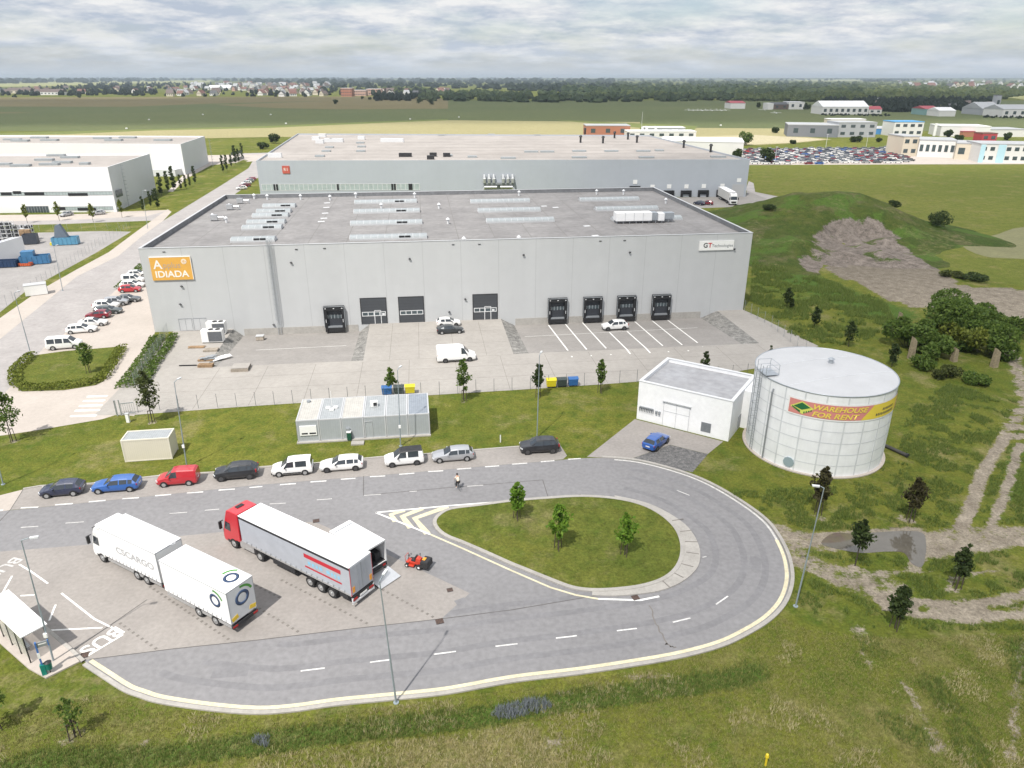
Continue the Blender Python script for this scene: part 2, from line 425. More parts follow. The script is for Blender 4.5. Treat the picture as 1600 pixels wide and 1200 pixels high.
M['grass'] = grassmat('grass', (.104, .122, .020), (.150, .155, .028), (.060, .098, .013), (.25, .212, .10))
M['lawn'] = grassmat('lawn', (.098, .118, .022), (.142, .148, .029), (.068, .100, .016), (.225, .195, .09), use_attr=False)

# ---- ground sheet: fine grid near by, big plain sheets out to the horizon, left open under the sunken loading ramps
PITS = [(13.0, 36.0), (59.2, 99.6)]; PD = 1.3; PV = -18.0
DIRT_LINES = [([(1598, 636), (1566, 690), (1535, 740), (1518, 790), (1500, 826)], .62, .9), ([(1606, 668), (1590, 705), (1574, 760), (1550, 822)], .5, .8),
              ([(1204, 826), (1240, 842), (1290, 848)], 1.5, .66), ([(1290, 834), (1360, 832), (1440, 830), (1450, 860), (1428, 884)], .5, .8), ([(1440, 846), (1500, 842), (1620, 836)], 1.6, .68), ([(1448, 866), (1520, 856), (1620, 846)], .7, .75),
              ([(1240, 868), (1290, 890), (1345, 908), (1400, 918)], 1.4, .58), ([(1240, 878), (1300, 905), (1370, 930)], .9, .55), ([(1370, 925), (1450, 945), (1520, 948), (1620, 925)], .55, .85), ([(1380, 945), (1450, 962), (1520, 966), (1620, 958)], .6, .85),
              ([(1350, 895), (1420, 893), (1500, 902), (1560, 890)], .4, .55),
              ([(1330, 955), (1370, 1020), (1420, 1080), (1460, 1140), (1490, 1200)], .13, .62), ([(1308, 970), (1360, 1040), (1400, 1090), (1450, 1160), (1475, 1205)], .12, .58),
              ([(1600, 1000), (1588, 1080), (1580, 1200)], .38, .6), ([(930, 1068), (1000, 1055), (1060, 1052)], .22, .62), ([(870, 1085), (940, 1072)], .2, .55),
              ([(1420, 466), (1500, 463), (1620, 470)], 3.4, 1.0), ([(1500, 482), (1560, 490), (1620, 500)], 3.6, .95), ([(1568, 520), (1592, 580), (1606, 632)], .9, .85)]
DIRT_POLY = [(1335, 441), (1290, 424), (1300, 405), (1460, 415), (1500, 446), (1620, 454), (1620, 505), (1540, 492), (1470, 480), (1420, 478), (1385, 468)]
DIRT_BLOBS = [((1225, 835), 1.6), ((1320, 905), 1.8), ((1385, 935), 1.3), ((1450, 850), 2.2), ((1500, 845), 1.8), ((1340, 985), .9), ((1490, 920), .9), ((1415, 812), 1.0), ((1335, 888), .8), ((1280, 808), .9),
              ((808, 811), .8), ((872, 858), .8), ((976, 867), .9), ((118, 1152), .9), ((725, 627), .7), ((238, 660), .8), ((20, 690), .8), ((870, 1160), .9), ((215, 1165), .7)]
TALL_LINES = [([(-60, 1230), (60, 1190), (250, 1185), (420, 1160), (560, 1142), (700, 1128), (850, 1103), (1000, 1082), (1130, 1062), (1180, 1052)], 1.0, .75),
              ([(1395, 1130), (1430, 1150)], .8, .5), ([(1455, 1070), (1480, 1100)], .9, .5), ([(1592, 1010), (1600, 1060)], .8, .6), ([(1355, 1000), (1365, 1015)], .5, .55), ([(1500, 1140), (1520, 1180)], .8, .5), ([(1178, 385), (1240, 430), (1310, 462), (1385, 488)], 6.5, .72), ([(1180, 440), (1260, 470)], 4, .5),
              ([(1580, 780), (1590, 700)], 1.6, .5)]
DRY_POLY = [(430, 1180), (700, 1150), (830, 1130), (900, 1200), (1000, 1260), (300, 1260)]
def cover(X, Y):
    dirt = np.zeros(X.shape); tall = np.zeros(X.shape); dry = np.zeros(X.shape)
    for l, w, k in DIRT_LINES: d = distline(X, Y, gpts(l)); dirt = np.maximum(dirt, k * np.clip(1.6 - d / w, 0, 1))
    for c, w in DIRT_BLOBS: p = G(*c); dirt = np.maximum(dirt, .62 * np.clip(1.5 - np.hypot(X - p.x, Y - p.y) / w, 0, 1))
    q = inpoly(X, Y, gpts(DIRT_POLY)); dirt = np.maximum(dirt, q * .95)
    for l, w, k in TALL_LINES: d = distline(X, Y, gpts(l)); tall = np.maximum(tall, k * np.clip(1.5 - d / w, 0, 1))
    dry = np.where(inpoly(X, Y, gpts(DRY_POLY)), .62, 0.12) * (Y < 42) + .10 * (Y >= 42)
    dry = np.where((X > 8) & (Y < 50), .26, dry); dry = np.where((X < -8) & (Y < 42), .42, dry)
    p = G(205, 1165); dry = np.maximum(dry, .5 * np.clip(1.4 - np.hypot(X - p.x, Y - p.y) / 3.0, 0, 1))
    p = G(1325, 800); dry = np.maximum(dry, .5 * np.clip(1.4 - np.hypot(X - p.x, Y - p.y) / 3.0, 0, 1))
    return dirt, tall, dry
def grid_ground():
    x = np.concatenate([np.arange(-80, 60, .8), np.arange(60, 150.1, 2.0)]); y = np.concatenate([np.arange(20, 120, .8), np.arange(120, 264, 2.0)])
    X, Y = np.meshgrid(x, y); nx, ny = len(x), len(y)
    du, dv = (X - A0.x) * eu.x + (Y - A0.y) * eu.y, (X - A0.x) * ev.x + (Y - A0.y) * ev.y
    hole = np.zeros(X.shape, bool)
    for a, b in PITS: hole |= (du > a - .2) & (du < b + .2) & (dv > PV - .3) & (dv < 2)
    v = np.stack([X.ravel(), Y.ravel(), np.zeros(X.size)], 1)
    i = np.arange(ny - 1)[:, None] * nx + np.arange(nx - 1)[None, :]
    f = np.stack([i, i + 1, i + nx + 1, i + nx], -1).reshape(-1, 4)
    f = f[~hole.ravel()[f].any(1)]
    B = 30000.; xa, xb, ya, yb = x[0], x[-1], y[0], y[-1]
    ex = np.array([(-B, -2000, 0), (B, -2000, 0), (B, B, 0), (-B, B, 0)]); k = len(v)
    v = np.vstack([v, ex]); c00, c10, c11, c01 = 0, nx - 1, ny * nx - 1, (ny - 1) * nx
    me = bpy.data.meshes.new('ground')
    # outer ring: fans that share the rim vertices of the grid
    bot = list(range(0, nx)); top = [(ny - 1) * nx + j for j in range(nx)]; lef = [j * nx for j in range(ny)]; rig = [j * nx + nx - 1 for j in range(ny)]
    ring = [tuple([k, k + 1] + bot[::-1]), tuple([k + 1, k + 2] + rig[::-1]), tuple([k + 2, k + 3] + top), tuple([k + 3, k] + lef)]
    me.from_pydata(v.tolist(), [], [tuple(q) for q in f.tolist()] + ring)
    di, ta, dr = cover(X, Y)
    col = np.zeros((len(v), 4)); col[:, 3] = 1; col[:X.size, 3] = np.interp(Y, [120, 160], [1, .66]).ravel(); col[:X.size, 0] = di.ravel(); col[:X.size, 1] = ta.ravel(); col[:X.size, 2] = dr.ravel()
    at = me.color_attributes.new('cover', 'FLOAT_COLOR', 'POINT'); at.data.foreach_set('color', col.ravel())
    me.materials.append(M['grass']); me.update()
    o = bpy.data.objects.new('ground', me); C.objects.link(o); return struct(o)
grid_ground()

# ---------------------------------------------------------------- roads and paving in front
ROAD_TOP = [(-260, 834), (-120, 812), (0, 797), (100, 786), (210, 774.5), (300, 762.5), (400, 749.5), (500, 738), (600, 727.5), (700, 715.5), (780, 706.5), (880, 714.5)]
ROAD_TOP = [(-260, 836), (-120, 816), (0, 799), (100, 789), (210, 778), (300, 768.5), (400, 758), (500, 750), (600, 742), (700, 733.5), (800, 725), (855, 720.5), (900, 716.5), (940, 715.5), (985, 719), (1025, 727), (1075, 742), (1112, 758), (1150, 780), (1187, 806), (1208, 828), (1226, 860), (1234, 890), (1233, 916), (1222, 943), (1198, 968), (1162, 990), (1125, 1007), (1075, 1021), (1025, 1031), (975, 1039), (900, 1050), (800, 1062), (700, 1080), (617, 1089), (525, 1098), (462, 1107), (400, 1111), (325, 1105), (252, 1094), (222, 1085), (198, 1076), (168, 1057), (136, 1036)]
edge = [G(*p) for p in ROAD_TOP]; k0 = 12
smooth_edge = edge[:12] + smooth_line(edge[12:], 4)
asph = smooth_edge + [G(100, 1009), G(40, 960), G(-60, 892), G(-330, 860)]
b = MB(); b.add([(p.x, p.y, .004) for p in asph], [tuple(range(len(asph)))]); o = b.build('road', M['asphalt']); struct(o)
if o.data.polygons[0].normal.z < 0: o.data.flip_normals()
poly_sheet('lay_by_paving', [(-200, 873), (0, 862), (140, 851), (330, 833), (490, 815), (507, 822), (620, 873), (734, 927), (690, 966.5), (560, 981), (400, 1000), (270, 1014), (134, 1031), (112, 1017), (60, 975), (0, 934), (-140, 880)], .010, M['paver'])
# parking strip along the road
strip_top = [(36, 765), (62, 760.5), (140, 757), (245, 745), (335, 739), (400, 731.5), (497, 724.5), (595, 715), (665, 710.5), (800, 699.5), (875, 695), (886, 712), (880, 717.5)]
strip_bot = [(855, 720.5), (800, 725), (700, 733.5), (600, 742), (500, 750), (400, 758), (300, 768.5), (210, 778), (100, 789), (16, 797)]
poly_sheet('parking_strip', strip_top + strip_bot, .011, M['paver'])
poly_sheet('footpath', [(-200, 806), (-100, 789), (0, 774), (35.5, 765.2), (15.5, 797.2), (-120, 816), (-260, 836)], .013, M['pale'])
st = [G(*p) for p in strip_top[:11]]
ribbon('kerb', st, 0, .22, 0.0, M['kerb'], .09)
# outer kerb of the turning loop with its gutter line
outer = smooth_line(edge[13:], 4)
ribbon('loop_kerb', outer, .02, .34, 0.0, M['kerb'], .12)
ribbon('edge_line', offset_line(outer, -.28)[30:], -.16, .16, .016, M['yellow'])
ribbon('edge_line', offset_line(outer, -.25)[2:31], -.11, .11, .016, mat('faded_edge_paint', (.52, .51, .48), .8, 0, .2, 1.2, world=True, fine=.25, fscale=5))
# island
ISL = [(800, 785), (855, 780.5), (910, 777.5), (960, 781), (1000, 790), (1030, 805), (1052, 825), (1062, 847), (1062, 870), (1052, 890), (1032, 905), (1000, 915), (960, 920), (925, 921), (895, 917), (862, 905), (825, 890), (800, 880), (762, 863), (725, 847), (700, 837), (686, 826), (682, 815), (690, 805), (707, 797), (750, 791.5)]
isl = smooth_line([G(*p) for p in ISL], 4, True)
bb = MB(); bb.add([(p.x, p.y, .10) for p in isl], [tuple(range(len(isl)))]); o = bb.build('island_lawn', M['lawn']); struct(o)
if o.data.polygons[0].normal.z < 0: o.data.flip_normals()
area = sum(isl[i].x * isl[(i + 1) % len(isl)].y - isl[(i + 1) % len(isl)].x * isl[i].y for i in range(len(isl)))
sg = -1 if area > 0 else 1
ribbon('island_kerb', isl, -.02 * sg, .36 * sg, 0.0, M['kerb'], .14, True)
APR = [(925, 931), (962, 932), (1012, 927.5), (1045, 919.5), (1072, 905.5), (1090, 887), (1094, 865), (1087, 842), (1070, 820), (1040, 800), (1007, 785.5), (960, 775)]
ap = smooth_line([G(*p) for p in APR], 4); inn = offset_line(isl, .36 * sg, True)
k1 = min(range(len(inn)), key=lambda i: (inn[i] - ap[0]).length); k2 = min(range(len(inn)), key=lambda i: (inn[i] - ap[-1]).length)
seq = []; i = k2
while True:
    seq.append(inn[i]); 
    if i == k1: break
    i = (i + (1 if area < 0 else -1)) % len(inn)
poly = ap + seq
b = MB(); b.prism([(p.x, p.y) for p in poly], 0.0, .10); o = b.build('island_apron', M['kerb']); struct(o)
import bmesh
def fixn(o):
    bm = bmesh.new(); bm.from_mesh(o.data); bmesh.ops.recalc_face_normals(bm, faces=bm.faces); bm.to_mesh(o.data); bm.free()
fixn(o)
jb = MB()
for a, c in (((1050, 815), (1068, 812)), ((1062, 832), (1080, 830)), ((1070, 847.5), (1090, 848)), ((1072, 864), (1092, 867)), ((1064, 882), (1083, 887)), ((1050, 895), (1068, 904)), ((1032, 906), (1046, 919))):
    p, q = G(*a), G(*c); d = q - p; n = Vector((-d.y, d.x, 0)).normalized() * .06
    jb.add([p + n + Vector((0, 0, .104)), p - n + Vector((0, 0, .104)), q - n + Vector((0, 0, .104)), q + n + Vector((0, 0, .104))], [(0, 1, 2, 3)])
struct(jb.build('apron_joint', M['dots']))
0 and ribbon('island_line', offset_line([isl[i] for i in range(len(isl))], .62 * sg, True)[int(len(isl) * .50):int(len(isl) * .80)], -.11, .11, .016, M['yellow'])
# wheel tracks worn round the loop, mended patches
M['track'] = mat('worn_asphalt', (.200, .197, .203), .85, 0, .10, .3, world=True, fine=.12, fscale=2.2, spec=.2, stretch=(1, 1, 1))
lane = offset_line(outer, -3.2)
for k, d in enumerate((1.35, -.45, -2.9, -4.6)):
    ribbon('wheel_track', offset_line(outer, -3.4 + d)[4:110 - 6 * k], -.30, .30, .009, M['track'])
b = MB()
for a, c in (((1015, 945), (1040, 1005)), ((1040, 1005), (1055, 1012))):
    p, q = G(*a), G(*c); n = 10; P = [p.lerp(q, i / n) + Vector((random.uniform(-.15, .15), random.uniform(-.15, .15), 0)) for i in range(n + 1)]
    for u_, v_ in zip(P[:-1], P[1:]):
        d = (v_ - u_); m_ = Vector((-d.y, d.x, 0)).normalized() * .05; h_ = Vector((0, 0, .0135)); b.add([u_ + m_ + h_, u_ - m_ + h_, v_ - m_ + h_, v_ + m_ + h_], [(0, 1, 2, 3)])
struct(b.build('asphalt_cracks', M['dots']))
b = MB()
for px, py, w_, l_, r_0 in ((1010, 890, 1.2, 2.2, .3), (780, 955, .9, 1.6, .1), (720, 940, .7, .9, .5), (360, 1050, 1.0, 2.6, .1), (1180, 880, 1.0, 2.0, 1.2)):
    p = G(px, py); b.box(p.x, p.y, .0098, l_, w_, .002, rz=r_0)
struct(b.build('mended_patches', M['track']))
# painted markings
M['pwhite'] = mat('faded_road_paint', (.63, .62, .60), .8, 0, .2, 1.2, world=True, fine=.25, fscale=5)
def bar(b, a, c, w, z=.016):
    p, q = G(*a), G(*c); d = q - p; n = Vector((-d.y, d.x, 0)).normalized() * w / 2; h = Vector((0, 0, z))
    b.add([p + n + h, p - n + h, q - n + h, q + n + h], [(0, 1, 2, 3)])
def zo(l, x0, y0): return [((a / 4 + x0, c / 4 + y0), (d / 4 + x0, e / 4 + y0)) for a, c, d, e in l]
b = MB()
for a, c in zo([(-100, 603, 20, 588), (130, 575, 240, 570), (345, 556, 455, 548), (555, 537, 660, 528), (765, 518, 868, 511), (970, 499, 1070, 491), (1168, 482, 1270, 475), (1366, 464, 1468, 457), (1560, 448, 1640, 441)], 0, 650) + zo([(150, 430, 250, 423), (340, 413, 440, 406), (530, 396, 622, 390), (712, 380, 808, 375), (895, 365, 990, 358), (1075, 348, 1170, 343), (1255, 333, 1345, 326), (1432, 318, 1520, 312)], 400, 650) + zo([(0, 302, 95, 295), (180, 287, 265, 280), (350, 271, 430, 266)], 800, 650): bar(b, a, c, .21)
struct(b.build('parking_dashes', M['pwhite']))
b = MB()
for a, c in zo([(130, 697, 240, 690), (410, 670, 525, 662), (1060, 610, 1170, 602), (1280, 590, 1370, 583), (-160, 722, -40, 712)], 0, 650) + zo([(85, 550, 185, 545), (380, 525, 475, 518), (675, 497, 780, 490), (960, 473, 1005, 470), (1320, 440, 1420, 433)], 400, 650) + zo([(1030, 465, 1110, 497), (1215, 878, 1190, 884)], 800, 650): bar(b, a, c, .13)
struct(b.build('lane_dashes', M['worn']))
b = MB()
for a, c in zo([(280, 594, 430, 576), (712, 540, 838, 524), (1112, 490, 1250, 472), (1497, 440, 1635, 424)], 400, 900) + zo([(275, 389, 405, 374), (655, 343, 780, 328), (1005, 290, 1115, 263), (1275, 178, 1350, 126)], 800, 900): bar(b, a, c, .13)
struct(b.build('lane_dashes', M['pwhite']))
b = MB()
for l in ([(647, 810)], ):
    pass
for ch in (((700, 791.5), (648, 810), (668, 834)), ((660, 794.5), (629, 807), (642, 825)), ((632, 797.5), (611, 804), (618, 815))):
    P = [G(*p) for p in ch]; w = .55 if ch[0][0] > 640 else .45
    A = offset_line(P, w / 2 + .05); B_ = offset_line(P, -w / 2 - .05)
    v = [(p.x, p.y, .016) for p in A + B_]; b.add(v, [(0, 1, 4, 3), (1, 2, 5, 4)])
struct(b.build('chevrons', M['yellow']))
b = MB()
for a, c in (((587, 801), (700, 790.5)), ((700, 790.5), (800, 782.5)), ((800, 782.5), (905, 774)), ((587, 801), (672, 835)), ((935, 936), (1000, 938)), ((1000, 938), (1030, 932))): bar(b, a, c, .2, .017)
struct(b.build('island_lines', M['white']))
b = MB()
for a, c in (((672, 835), (725, 858)), ((725, 858), (800, 892)), ((800, 892), (860, 918)), ((860, 918), (900, 930)), ((900, 930), (935, 936))): bar(b, a, c, .2, .018)
struct(b.build('island_edge_line', M['yellow']))
b = MB()
for a, c in (((137, 1025), (192, 992)), ((192, 992), (172, 979)), ((47, 892), (75, 912)), ((96, 927), (147, 967)), ((147, 967), (173, 980)), ((87, 945), (77, 970)), ((77, 985), (160, 981)), ((32, 931), (54, 930)), ((19, 900), (5, 925)), ((30, 882), (47, 892))): bar(b, a, c, .15, .020)
struct(b.build('bus_bay_lines', M['white']))
pb, ps = G(176, 990), G(142, 1012); d = ps - pb; rot = math.atan2(d.y, d.x)
c_ = (pb + ps) / 2; o = text_mesh('bus_lettering', 'BUS', 1.75, M['white'], None, (c_.x, c_.y, .021), (0, 0, rot), .002, sx=1.05, bold=.02); struct(o)
pb, ps = G(20, 878), G(-6, 895); d = ps - pb; rot = math.atan2(d.y, d.x)
c_ = (pb + ps) / 2; o = text_mesh('bus_lettering', 'BUS', 1.6, M['worn'], None, (c_.x, c_.y, .021), (0, 0, rot), .002, sx=1.05, bold=.02); struct(o)
# seams and dark block rows in the lay-by
b = MB()
for a, c in (((140, 1030.5), (270, 1014)), ((270, 1014), (400, 1000.5)), ((400, 1000.5), (560, 981.5)), ((560, 981.5), (690, 967)), ((690, 967), (800, 953)), ((800, 953), (930, 931)), ((36, 765.5), (16, 797)), ((16, 797), (-20, 835)), ((230, 937), (110, 1020)), ((568, 744), (568, 774)), ((568, 774), (700, 762)), ((700, 762), (848, 750)), ((848, 750), (857, 779))): bar(b, a, c, .07, .0155)
struct(b.build('paving_seams', M['seam']))
b = MB()
for a, c in (((437, 905), (577, 976)), ((395, 945), (469, 989)), ((595, 920), (680, 966)), ((185, 972), (247, 1016)), ((232, 915), (360, 1001)), ((330, 880), (440, 935))):
    p, q = G(*a), G(*c); n = int((q - p).length / .55)
    for i in range(n):
        t = p.lerp(q, (i + .5) / n); b.box(t.x, t.y, .014, .22, .22, .002, rz=math.atan2((q - p).y, (q - p).x))
struct(b.build('bay_blocks', M['dots']))
def drain(px, py, rot=.1):
    p = G(px, py); t = thing('drain_grate', 'dark iron drain grate set in the road', 'drain', (p.x, p.y, .02), rot)
    return t
# driveway to the pump house
poly_sheet('driveway', [(917, 714), (992, 655), (1060, 672), (1130, 690), (1106, 709.5), (1047, 695), (985, 717.5)], .015, M['paver'])
poly_sheet('gravel_patch', [(985, 717.8), (1047, 695.3), (1106, 709.8), (1082, 738), (1040, 730.5), (1010, 722)], .017, M['dgravel'])
# bus platform
ptl = [(125, 1035), (72, 1061), (45, 1046), (0, 1006), (-80, 940), (-80, 880), (0, 934), (60, 976), (110, 1019)]
P = [G(*p) for p in ptl]; b = MB(); b.prism([(p.x, p.y) for p in P][::-1], -.05, .12); o = b.build('bus_platform', M['pale']); fixn(o); struct(o)
ribbon('platform_kerb', [G(*p) for p in [(-80, 880), (0, 934), (60, 976), (110, 1019), (128, 1036)]], -.02, .26, 0.0, M['kerb'], .135)
# puddle on the dirt track
M['water'] = mat('puddle_water', (.105, .095, .078), .04, 0, .15, .5, world=True, spec=.6)
pud = smooth_line([G(*p) for p in [(1283, 848), (1303, 833), (1340, 834), (1400, 830), (1440, 832), (1447, 850), (1446, 868), (1440, 886), (1424, 880), (1412, 864), (1385, 862), (1345, 864), (1300, 856)]], 4, True)
b = MB(); b.add([(p.x, p.y, .012) for p in pud], [tuple(range(len(pud)))]); o = b.build('puddle', M['water']); struct(o)
if o.data.polygons[0].normal.z < 0: o.data.flip_normals()

# ---------------------------------------------------------------- loading yard with its sunken ramps
def vfront(u): return float(np.interp(u, [3, 8, 23, 57, 75, 88, 100, 106], [-33.5, -34, -33, -32.1, -31.4, -30, -27, -21]))
def zy(u, v):
    k = 0.0
    for a, c in ((14.4, 34.2), (61.6, 96.6)):
        l, r = (a - 1.6, c + 1.8) if a < 20 else (a - 2.4, c + 3.0)
        w = min(1, max(0, (u - l) / (a - l))) * min(1, max(0, (r - u) / (r - c))); k = max(k, w)
    return -PD * k * min(1, max(0, 1 - v / PV)) + .02
cols = [3, 8, 12.8, 14.4, 20, 27, 34.2, 36.0, 44, 52, 59.2, 61.6, 70, 80, 90, 96.6, 99.6, 104.6]
rows = [0.0, -3, -6, -9, -12, -15, -18]
def kind(u): return 'r' if (14.4 < u < 34.2 or 61.6 < u < 96.6) else ('g' if (12.8 < u < 14.4 or 34.2 < u < 36.0 or 59.2 < u < 61.6 or 96.6 < u < 99.6) else 'y')
yb, rb = MB(), MB(); gb = {}
def addq(b, u0, u1, va0, va1, vb0, vb1):
    q = [UV(u0, vb0), UV(u1, vb1), UV(u1, va1), UV(u0, va0)]; uvs = [(u0, vb0), (u1, vb1), (u1, va1), (u0, va0)]
    b.add([(p.x, p.y, zy(*k)) for p, k in zip(q, uvs)], [(0, 1, 2, 3)])
for i in range(len(cols) - 1):
    u0, u1 = cols[i], cols[i + 1]; k = kind((u0 + u1) / 2)
    for j in range(6):
        b = yb if k == 'y' else rb if k == 'r' else gb.setdefault(i, MB())
        addq(b, u0, u1, rows[j], rows[j], rows[j + 1], rows[j + 1])
    addq(yb, u0, u1, -18, -18, vfront(u0), vfront(u1))
q = [UV(104.6, 0), UV(104.6, -18), UV(104.6, vfront(104.6)), UV(108.5, -20.5), UV(106, -6)]
yb.add([(p.x, p.y, .02) for p in q], [(0, 1, 2, 3, 4)])
struct(yb.build('concrete_yard', M['yardc'])); struct(rb.build('loading_ramp', M['ramp']))
for g in gb.values():
    o = g.build('gravel_bank', M['gravel']); struct(o)
b = MB()
for u in (17.5,):
    pass
def ybar(b, p0, p1, w, dz=.008, n=6):
    (ua, va), (ub, vb) = p0, p1; L_ = math.hypot(ub - ua, vb - va); nx, ny = -(vb - va) / L_ * w / 2, (ub - ua) / L_ * w / 2
    for i in range(n):
        t0, t1 = i / n, (i + 1) / n; c = [(ua + (ub - ua) * t, va + (vb - va) * t) for t in (t0, t1)]
        vs = []
        for (u, v), s in ((c[0], 1), (c[0], -1), (c[1], -1), (c[1], 1)):
            p = UV(u + nx * s, v + ny * s); vs.append((p.x, p.y, zy(u + nx * s, v + ny * s) + dz))
        b.add(vs, [(0, 1, 2, 3)])
def pit_uv(px, py):
    z = 0.0
    for _ in range(12): u, v = LOC(px, py, z); z = zy(u, v)
    return u, v
for a, c in (((857, 508), (894, 558)), ((883, 506), (924, 556.5)), ((910, 504), (955, 554.5)), ((952, 519), (985, 553)), ((980, 518), (1016, 551.5)), ((992, 502.5), (1045, 550)), ((1019, 501), (1076, 548.5)), ((1043, 500), (1098, 542))): ybar(b, pit_uv(*a), pit_uv(*c), .22)
ybar(b, pit_uv(820, 526), pit_uv(1090, 512), .10); ybar(b, pit_uv(400, 547), pit_uv(541, 540), .10)
struct(b.build('bay_lines', M['white']))
b = MB()
for i in range(1, 14): ybar(b, (8 + i * 7.0, -18.6), (8 + i * 7.0, vfront(8 + i * 7) + .3), .05, .006, 1)
for v in (-22.5, -27): ybar(b, (9, v), (97, v), .05, .006, 1)
for u in (40, 44.5, 50, 55): ybar(b, (u, -.4), (u, -18), .05, .006, 1)
for v in (-6, -12, -18.3): ybar(b, (36.4, v), (58.9, v), .05, .006, 1)
struct(b.build('yard_joints', M['dots']))

# ---------------------------------------------------------------- left: street, verge, parking, entrance
M['road2'] = mat('street_asphalt', (.335, .315, .305), .9, 0, .12, .2, .1, 20, world=True, fine=.1, fscale=1.5, spec=.2)
poly_sheet('street', [(-150, 700), (-300, 640), (-150, 590), (0, 530), (120, 432), (185, 400), (222, 369), (255, 345), (345, 290), (388, 263), (396, 250), (380, 244), (360, 240), (440, 238), (425, 262), (330, 330), (262, 420), (230, 455), (175, 480), (95, 535), (70, 560), (20, 610), (-40, 650)], .006, M['road2'])
poly_sheet('footway', [(-200, 590), (0, 497), (60, 455), (120, 421), (170, 394), (210, 364), (262, 327), (268, 331), (255, 345), (222, 369), (185, 400), (120, 432), (0, 530), (-150, 596)], .012, M['pale'])
poly_sheet('car_park', [(70, 541), (100, 522), (175, 459), (225, 412), (262, 398), (300, 500), (242, 519), (210, 650), (182, 648), (160, 655), (60, 672), (-60, 690), (-60, 655), (0, 622), (30, 590)], .012, M['pale'])
b = MB()
for x0, x1, y in ((136, 168, 620), (130, 164, 627), (124, 160, 634.5), (117, 156, 642), (110, 151, 650.5)): bar(b, (x0, y), (x1, y - 1), .5, .03)
struct(b.build('crossing_stripes', M['white']))
M['lyard'] = mat('yard_asphalt', (.30, .285, .275), .9, 0, .12, .2, .1, 20, world=True, fine=.1, fscale=1.5, spec=.2)
HI = [(50, 556), (19, 585), (21, 600), (34, 612), (100, 610), (150, 602), (162, 596), (195, 541), (150, 545), (100, 549)]
poly_sheet('hedged_lawn', HI, .05, M['lawn'])
poly_sheet('left_yard', [(-60, 520), (0, 488), (40, 455), (150, 395), (205, 362), (160, 361), (40, 364), (-60, 366)], .006, M['lyard'])
poly_sheet('building_forecourt', [(-200, 336), (0, 336), (150, 334), (180, 331), (262, 328), (240, 342), (130, 346), (0, 348), (-200, 350)], .008, M['pale'])
poly_sheet('link_road', [(255, 345), (230, 345), (100, 350), (-100, 355), (-100, 348), (100, 344), (228, 338), (262, 329)], .010, M['road2'])
poly_sheet('cross_street', [(-200, 246), (200, 244), (300, 243), (410, 241), (460, 240), (440, 246), (396, 252), (330, 258), (290, 280), (270, 300), (262, 299), (285, 275), (322, 251), (290, 249), (-200, 252)], .014, M['pale'])
poly_sheet('back_yard', [(955, 330), (1190, 322), (1240, 310), (1170, 285), (1165, 306), (900, 312), (880, 330)], .009, M['ramp'])
poly_sheet('back_road', [(1170, 283), (1240, 312), (1225, 322), (1165, 297)], .012, M['road2'])

# ---------------------------------------------------------------- far fields
M['fieldA'] = grassmat('field_green', (.100, .122, .052), (.122, .138, .058), (.088, .112, .046), (.165, .155, .09), False, .004)
M['fieldB'] = grassmat('field_straw', (.29, .265, .135), (.33, .295, .155), (.27, .25, .12), (.36, .31, .18), False, .006)
M['fieldC'] = grassmat('field_brown', (.165, .140, .072), (.195, .165, .085), (.15, .135, .065), (.21, .165, .09), False, .004)
M['fieldD'] = grassmat('field_pale', (.30, .31, .13), (.36, .35, .16), (.27, .29, .11), (.38, .35, .19), False, .003)
M['fieldE'] = grassmat('meadow', (.118, .138, .026), (.150, .158, .034), (.088, .114, .018), (.20, .175, .07), False, .012)
poly_sheet('airfield', [(-400, 205), (2000, 205), (2000, 157), (-400, 157)], .05, M['fieldA'])
poly_sheet('brown_field', [(-400, 153), (680, 150.5), (700, 158), (520, 157.5), (330, 162), (200, 167), (-400, 166)], .10, M['fieldC'])
poly_sheet('tan_field', [(-400, 172), (60, 176), (-400, 188)], .11, M['fieldC'])
poly_sheet('tan_field', [(335, 164), (520, 157.5), (700, 158), (700, 170), (520, 171), (430, 169)], .12, M['fieldC'])
poly_sheet('straw_field', [(-400, 216), (100, 210), (240, 204), (420, 200), (600, 192), (700, 188), (900, 190), (1000, 191), (1000, 222), (700, 220), (440, 214), (330, 216), (-400, 220)], .09, M['fieldB'])
poly_sheet('straw_field', [(1085, 200), (1230, 201), (1250, 213), (1300, 218), (1240, 224), (1180, 227), (1080, 226)], .09, M['fieldB'])
M['fieldG'] = grassmat('field_cream', (.40, .36, .23), (.45, .40, .27), (.38, .34, .22), (.46, .40, .28), False, .006)
poly_sheet('cream_field', [(1085, 214), (1180, 211), (1250, 215), (1290, 218), (1240, 223), (1180, 226), (1080, 225)], .12, M['fieldG'])
poly_sheet('pale_field', [(-400, 137), (0, 129.5), (150, 127), (330, 125), (330, 128.5), (190, 131), (60, 135), (-400, 142)], .2, M['fieldD'])
poly_sheet('pale_field', [(1230, 124.6), (1400, 123.6), (1400, 126.5), (1260, 127)], .2, M['fieldD'])
poly_sheet('pale_field', [(1560, 150), (1800, 146), (1800, 160), (1600, 156)], .2, M['fieldD'])
M['fieldF'] = grassmat('field_light_green', (.135, .165, .052), (.165, .185, .06), (.12, .15, .045), (.20, .19, .09), False, .004)
poly_sheet('light_field', [(-400, 214), (0, 208), (240, 202), (420, 197), (600, 189.5), (700, 186), (700, 190), (600, 193), (420, 201), (240, 206), (0, 213), (-400, 218)], .07, M['fieldF'])
poly_sheet('light_field', [(860, 187), (1000, 193), (1090, 197), (1085, 203), (1000, 200)], .10, M['fieldF'])
